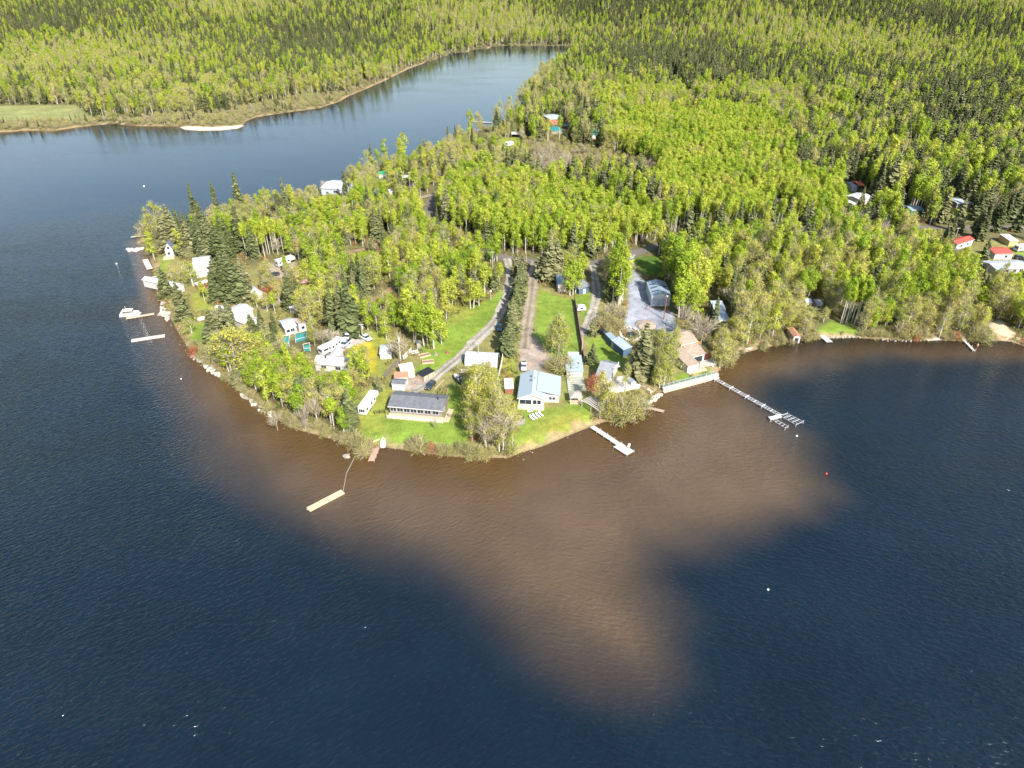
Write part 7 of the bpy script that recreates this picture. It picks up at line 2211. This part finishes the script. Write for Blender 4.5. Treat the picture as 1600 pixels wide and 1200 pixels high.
TREES = []     # kind, x, y, z, height, width factor, fixed
PICK = {}
for k, px, py, top, wf, *rest in FIXED:
    g = at(px, py)
    if top == -1:
        h = random.uniform(1.6, 3.4)
        if hides_something(g.x, g.y, g.z, h, 2.0):
            continue
    elif top is None:
        h = random.uniform(15, 18.5) if k == 'aspen_tree' else random.uniform(8, 12)
    else:
        h = top_height(px, py, top, g.z)
    if rest:
        PICK[len(TREES)] = rest[0]
    TREES.append((k, g.x, g.y, g.z, max(h, 1.5), wf, True))
FX = np.array([(t[1], t[2]) for t in TREES])
done = []
WID = dict(aspen_tree=2.2, poplar_tree=2.8, spruce_tree=2.2, bare_tree=2.6, willow_bush=2.0, red_bush=2.0)
H0 = {k: v[0][2] for k, v in VARIANTS.items()}
for poly, sp, mix, (h0, h1) in REGIONS:
    W_ = Pn(poly)
    lo, hi = W_.min(0), W_.max(0)
    nx_, ny_ = int((hi[0] - lo[0]) / sp) + 1, int((hi[1] - lo[1]) / sp) + 1
    gx, gy = np.meshgrid(np.arange(nx_), np.arange(ny_))
    pts = np.stack([lo[0] + (gx.ravel() + RNG.uniform(0.05, 0.95, gx.size)) * sp, lo[1] + (gy.ravel() + RNG.uniform(0.05, 0.95, gx.size)) * sp], 1)
    keep = inside(pts, W_)
    for d_ in done:
        keep &= ~inside(pts, d_)
    pts = pts[keep]
    if len(pts):
        pts = pts[open_ground(pts)]
    done.append(W_)
    if not len(pts):
        continue
    zs = gza(pts)
    names_, ps = list(mix), np.array(list(mix.values()))
    ks = RNG.choice(len(names_), len(pts), p=ps / ps.sum())
    patch = 0.5 + 0.3 * np.sin(pts[:, 0] * 0.085 + 1 + np.sin(pts[:, 1] * 0.05)) + 0.3 * np.cos(pts[:, 1] * 0.095 + pts[:, 0] * 0.03)
    hs_ = h0 + (h1 - h0) * np.clip(RNG.uniform(0, 1, len(pts)) * 0.5 + patch * 0.5, -0.1, 1.05)
    # dark conifers and leafless trees come in knots, and the wood has gaps
    knot = np.sin(pts[:, 0] * 0.12 + 3 + 0.8 * np.sin(pts[:, 1] * 0.11)) + np.cos(pts[:, 1] * 0.14 + 1)
    gap = np.sin(pts[:, 0] * 0.19 + 0.4 * np.cos(pts[:, 1] * 0.2)) + np.sin(pts[:, 1] * 0.23 + 2.0)
    if 'spruce_tree' in names_:
        si = names_.index('spruce_tree')
        p_s = mix['spruce_tree']
        to = (knot > 1.0) & (RNG.uniform(0, 1, len(pts)) < min(0.85, p_s * 4))
        back = (knot < 0.3) & (ks == si) & (RNG.uniform(0, 1, len(pts)) < 0.7)
        ks[to] = si
        ks[back] = int(np.argmax(ps))
    thin = (gap > 1.35) & (RNG.uniform(0, 1, len(pts)) < 0.75)
    for (x, y), z, k, h, tn in zip(pts, zs, ks, hs_, thin):
        kd = names_[k]
        if tn:
            continue
        if kd == 'willow_bush':
            h = RNG.uniform(2.2, 4.2)
        elif kd == 'bare_tree':
            h *= 0.8
        elif kd == 'spruce_tree':
            h *= RNG.uniform(0.75, 1.2)
        if len(FX) and np.min((FX[:, 0] - x) ** 2 + (FX[:, 1] - y) ** 2) < 4.0:
            continue
        if y < 640:
            for less in (1.0, 0.72, 0.48):
                if not hides_something(x, y, z, h * less, WID[kd] * h * less / H0[kd]):
                    break
            else:
                if RNG.uniform() < 0.5 or hides_something(x, y, z, 2.2, 1.6):
                    continue
                kd, h, less = 'willow_bush', 2.2, 1.0
            h *= less
        TREES.append((kd, x, y, z, h, RNG.uniform(0.95, 1.35), False))
# the rest of the land, further and further apart
far_pts = []
for y0_, y1_, sp in ((300, 760, 6.0), (760, 1100, 7.5), (1100, 2150, 10.5)):
    xs = np.arange(-0.95 * y1_ - 60, 0.95 * y1_ + 60, sp)
    ys = np.arange(y0_, y1_, sp)
    gx, gy = np.meshgrid(xs, ys)
    pts = np.stack([gx.ravel() + RNG.uniform(-.45, .45, gx.size) * sp, gy.ravel() + RNG.uniform(-.45, .45, gx.size) * sp], 1)
    pts = pts[np.abs(pts[:, 0]) < pts[:, 1] * 0.92 + 60]
    keep = np.ones(len(pts), bool)
    for d_ in done:
        keep &= ~inside(pts, d_)
    pts = pts[keep]
    pts = pts[open_ground(pts)]
    sd_ = shore_sd(pts)
    zs = gza(pts)
    big = np.sin(pts[:, 0] * 0.012 + 2) + np.cos(pts[:, 1] * 0.009 + pts[:, 0] * 0.004)
    r_ = RNG.uniform(0, 1, len(pts))
    for (x, y), z, s_, b2, r in zip(pts, zs, sd_, big, r_):
        if s_ < 18 and r < 0.6:
            kd, h = 'willow_bush', RNG.uniform(2.5, 5)
        else:
            ps_ = 0.50 - 0.22 * b2
            kd = 'spruce_tree' if r < ps_ else ('aspen_tree' if r < ps_ + 0.42 else 'poplar_tree')
            h = RNG.uniform(12, 20) * (1.15 if kd == 'spruce_tree' else 1.0)
        TREES.append((kd, x, y, z, h, RNG.uniform(0.9, 1.25), False))

# ---------------------------------------------------------------- the nearest ones stand alone, the rest is forest
LIMIT = dict(aspen_tree=290, poplar_tree=240, spruce_tree=270, bare_tree=120, willow_bush=230, red_bush=20)
info = []
for i, t in enumerate(TREES):
    px, py, d = project(t[1], t[2], t[3])
    _, pt, _ = project(t[1], t[2], t[3] + t[4])
    vis_ = -6 < px < 1606 and pt < 1195 and py > 5
    info.append((t[4] / d * (1.15 if t[6] else 1.0) if vis_ else 0.0, i, px, py, d))
alone = set()
for kd in VARIANTS:
    c = sorted((q for q in info if TREES[q[1]][0] == kd and q[0] > 0), reverse=True)
    alone |= {q[1] for q in c[:LIMIT[kd]]}

COLW = {'aspen_tree': ('lime aspen', ''), 'poplar_tree': ('tan-green poplar', ''), 'spruce_tree': ('dark spruce', ''), 'bare_tree': ('leafless grey tree', ''),
        'willow_bush': ('twiggy bush', ''), 'red_bush': ('rust-red bush', '')}
PL = {'aspen_tree': 'aspens', 'poplar_tree': 'poplars', 'spruce_tree': 'spruces', 'bare_tree': 'leafless trees', 'willow_bush': 'bushes', 'red_bush': 'red bushes'}
ORD = ['nearest', 'second nearest', 'third nearest', 'fourth nearest', 'fifth nearest', 'sixth nearest', 'seventh nearest', 'eighth nearest', 'ninth nearest', 'tenth nearest', 'eleventh nearest', 'twelfth nearest']
LANDMARKS += [('short eastern lawn', P(1312, 516).x, P(1312, 516).y), ('bend of the paved road', P(675, 330).x, P(675, 330).y), ('dandelion meadow', P(570, 555).x, P(570, 555).y), ('blue gravel yard', P(1000, 490).x, P(1000, 490).y),
              ('dirt track', P(600, 458).x, P(600, 458).y), ('pontoon boat dock', P(250, 489).x, P(250, 489).y), ('southwestern boat ramp', P(345, 575).x, P(345, 575).y), ('sandy beach', P(1568, 520).x, P(1568, 520).y),
              ('driveway meadow', P(730, 500).x, P(730, 500).y), ('spruce hedge head', P(818, 428).x, P(818, 428).y), ('far paved side road', P(1074, 160).x, P(1074, 160).y),
              ('far sandbar', P(330, 199).x, P(330, 199).y), ('far left hayfield', P(60, 175).x, P(60, 175).y), ('wet willow hollow', P(940, 262).x, P(940, 262).y), ('right-hand roadside', P(1440, 357).x, P(1440, 357).y), ('top right wooded slope', P(1480, 220).x, P(1480, 220).y),
              ('bright aspen wood', P(1100, 235).x, P(1100, 235).y), ('central aspen stand', P(860, 340).x, P(860, 340).y)]
LMX = np.array([(a_[1], a_[2]) for a_ in LANDMARKS])
buckets = {}
for i in sorted(alone):
    k, x, y, z, h, wf, fx = TREES[i]
    dx, dy = x - LMX[:, 0], y - LMX[:, 1]
    j = int(np.argmin(dx * dx + dy * dy * 1.4))
    dd = math.hypot(dx[j], dy[j])
    if abs(dx[j]) > abs(dy[j]):
        side = 'right of' if dx[j] > 0 else 'left of'
    else:
        side = 'behind' if dy[j] > 0 else 'in front of'
    buckets.setdefault((k, j, side), []).append((dd, i))
heights = {k: np.median([TREES[i][4] for i in alone if TREES[i][0] == k] or [1]) for k in VARIANTS}
for (k, j, side), lst in buckets.items():
    lst.sort()
    noun, colw = COLW[k]
    lm = LANDMARKS[j][0]
    grp = f'{PL[k]} {side} the {lm}'
    med = np.median([TREES[i][4] for _, i in lst[12:]] or [0])
    for r, (dd, i) in enumerate(lst):
        _, x, y, z, h, wf, fx = TREES[i]
        if len(lst) == 1:
            lab = f'lone {noun} standing {side} the {lm}'
        elif r < len(ORD):
            lab = f'{noun} {side} the {lm}, {ORD[r]} to it'
        else:
            lab = f'{"taller" if h > med else "shorter"} {noun} away {side} the {lm}'
        vi = PICK.get(i, (i * 11 + int(x)) % len(VARIANTS[k]))
        v = VARIANTS[k][vi]
        s = h / v[2]
        root = thing(k, lab, 'bush' if 'bush' in k else 'tree', (x, y, z), (i * 2.399) % 6.28, grp)
        ws = s * wf if k in ('spruce_tree', 'bare_tree') or fx else (s * 0.6 + 0.4 * 1.0) * wf
        root.scale = (ws, ws, s)
        obj('stem' if 'bush' in k else 'trunk', v[0], root)
        obj('crown', v[1], root)
        if len(v) > 3:
            obj('twigs', v[3], root)

# forest masses: instances of the same trees on a cloud of points
def stuff_cloud(name, protos, data):
    """data: x, y, z, variant, width scale, height scale, turn"""
    if not len(data):
        return
    data = np.array(data, np.float64)
    coll = bpy.data.collections.new(name + '_kinds')
    for n_, me in enumerate(protos):
        o = bpy.data.objects.new(f'{name}_kind_{n_:02d}', me)
        coll.objects.link(o)
    me = bpy.data.meshes.new(name)
    me.vertices.add(len(data))
    me.vertices.foreach_set('co', data[:, :3].astype(np.float32).ravel())
    a = me.attributes.new('which', 'INT', 'POINT')
    a.data.foreach_set('value', data[:, 3].astype(np.int32))
    a = me.attributes.new('size', 'FLOAT_VECTOR', 'POINT')
    a.data.foreach_set('vector', np.stack([data[:, 4], data[:, 4], data[:, 5]], 1).astype(np.float32).ravel())
    a = me.attributes.new('turn', 'FLOAT_VECTOR', 'POINT')
    a.data.foreach_set('vector', np.stack([data[:, 6] * 0, data[:, 6] * 0, data[:, 6]], 1).astype(np.float32).ravel())
    o = obj(name, me)
    kind(o, 'stuff')
    ng = bpy.data.node_groups.new(name, 'GeometryNodeTree')
    ng.interface.new_socket('Geometry', in_out='INPUT', socket_type='NodeSocketGeometry')
    ng.interface.new_socket('Geometry', in_out='OUTPUT', socket_type='NodeSocketGeometry')
    gi, go = ng.nodes.new('NodeGroupInput'), ng.nodes.new('NodeGroupOutput')
    m2p = ng.nodes.new('GeometryNodeMeshToPoints')
    iop = ng.nodes.new('GeometryNodeInstanceOnPoints')
    ci = ng.nodes.new('GeometryNodeCollectionInfo')
    ci.inputs['Collection'].default_value = coll
    ci.inputs['Separate Children'].default_value = True
    ci.inputs['Reset Children'].default_value = True
    def named(nm, ty):
        q = ng.nodes.new('GeometryNodeInputNamedAttribute')
        q.data_type = ty
        q.inputs['Name'].default_value = nm
        return q.outputs['Attribute']
    L = ng.links.new
    L(gi.outputs[0], m2p.inputs['Mesh'])
    L(m2p.outputs['Points'], iop.inputs['Points'])
    L(ci.outputs[0], iop.inputs['Instance'])
    iop.inputs['Pick Instance'].default_value = True
    L(named('which', 'INT'), iop.inputs['Instance Index'])
    L(named('turn', 'FLOAT_VECTOR'), iop.inputs['Rotation'])
    L(named('size', 'FLOAT_VECTOR'), iop.inputs['Scale'])
    L(iop.outputs['Instances'], go.inputs[0])
    md = o.modifiers.new('scatter', 'NODES')
    md.node_group = ng
    return o

CLOUDN = {'aspen_tree': 'aspen_forest', 'poplar_tree': 'poplar_forest', 'spruce_tree': 'spruce_forest', 'bare_tree': 'leafless_thicket', 'willow_bush': 'willow_thicket', 'red_bush': 'red_thicket'}
counts = {}
for kd, vv in VARIANTS.items():
    rows = []
    for i, t in enumerate(TREES):
        if t[0] != kd or i in alone:
            continue
        vi = (i * 11 + int(t[1])) % len(vv)
        s = t[4] / vv[vi][2]
        ws = s * t[5] if kd in ('spruce_tree', 'bare_tree') else (s * 0.6 + 0.4) * t[5]
        rows.append((t[1], t[2], t[3], vi, ws, s, (i * 2.399) % 6.28))
    counts[kd] = (sum(1 for i in alone if TREES[i][0] == kd), len(rows))
    if rows:
        stuff_cloud(CLOUDN[kd], [joined(f'{kd}_whole_{n_}', [q for q in (v[0], v[1], *(v[3:]))]) for n_, v in enumerate(vv)], rows)
print('TREES', counts)

# low growth under the trees and along the banks
BR = []
for i in range(5):
    rg = np.random.default_rng(700 + i)
    H, R = 1.0, (0.9, 1.2, 0.8, 1.1, 1.0)[i]
    c, n = crown_pts(rg, 16, 6, H, 0.1, R, lambda t: math.sqrt(max(0.02, 1 - t * t)), 0.2, 0.3)
    BR.append(quads_mesh('brush', c, n, rg.uniform(0.14, 0.34, len(c)), BRUSH_LEAF if i else RED_TWIG, 1.3, rg))
rows = []
for y0_, y1_, sp in ((110, 345, 2.3), (345, 560, 3.6)):
    xs = np.arange(-0.9 * y1_, 0.9 * y1_, sp)
    ys = np.arange(y0_, y1_, sp)
    gx, gy = np.meshgrid(xs, ys)
    pts = np.stack([gx.ravel() + RNG.uniform(-.5, .5, gx.size) * sp, gy.ravel() + RNG.uniform(-.5, .5, gx.size) * sp], 1)
    pts = pts[np.abs(pts[:, 0]) < pts[:, 1] * 0.9]
    s_ = shore_sd(pts)
    pts = pts[s_ > 0.4]
    s_ = shore_sd(pts)
    ok = np.ones(len(pts), bool)
    for poly in NOTREE_W + FOOT:
        ok &= ~inside(pts, poly)
    for line, w in ROADS:
        ok &= seg_dist(pts, line[::2] if len(line) > 40 else line) > w / 2 + 0.8
    bank = (s_ < 3.0) & (RNG.uniform(0, 1, len(pts)) < 0.5)
    front = (pts[:, 1] > 0) & inside(pts, Pn([(590, 690), (640, 695), (735, 700), (735, 720), (590, 712)])) | inside(pts, Pn([(808, 690), (925, 655), (940, 668), (812, 716)]))
    ok = (ok | bank) & ~front
    pts = pts[ok]
    zs = gza(pts)
    for (x, y), z in zip(pts, zs):
        h = RNG.uniform(0.5, 1.7)
        rows.append((x, y, z, 0 if RNG.uniform() < 0.06 else RNG.integers(1, 5), RNG.uniform(0.7, 1.5), h, RNG.uniform(0, 6.28)))
stuff_cloud('undergrowth', BR, rows)
print('UNDERGROWTH', len(rows))
# pebbles and stones at the waterline
ST = []
for i in range(3):
    rnd = random.Random(40 + i)
    ST.append(MB().ball((0, 0, 0.1), 0.35, 6, 0.7, 0.3, rnd).mesh('stone', (STONE, mat('tan_stone', (0.34, 0.28, 0.20), 0.9, noise=0.3), mat('brown_stone', (0.22, 0.18, 0.13), 0.9, noise=0.3))[i]))
rows = []
ln = spline(Pn(SHORE[12:90], 0.05), 0.8)
for p in ln:
    if p.y > 420:
        continue
    for _ in range(2):
        if random.random() < 0.30:
            x, y = p.x + random.gauss(0, 0.9), p.y + random.gauss(0, 0.9)
            rows.append((x, y, max(gz(x, y), -0.1), random.randrange(3), random.uniform(0.25, 0.8), random.uniform(0.25, 0.8), random.uniform(0, 6)))
stuff_cloud('shore_stones', ST, rows)
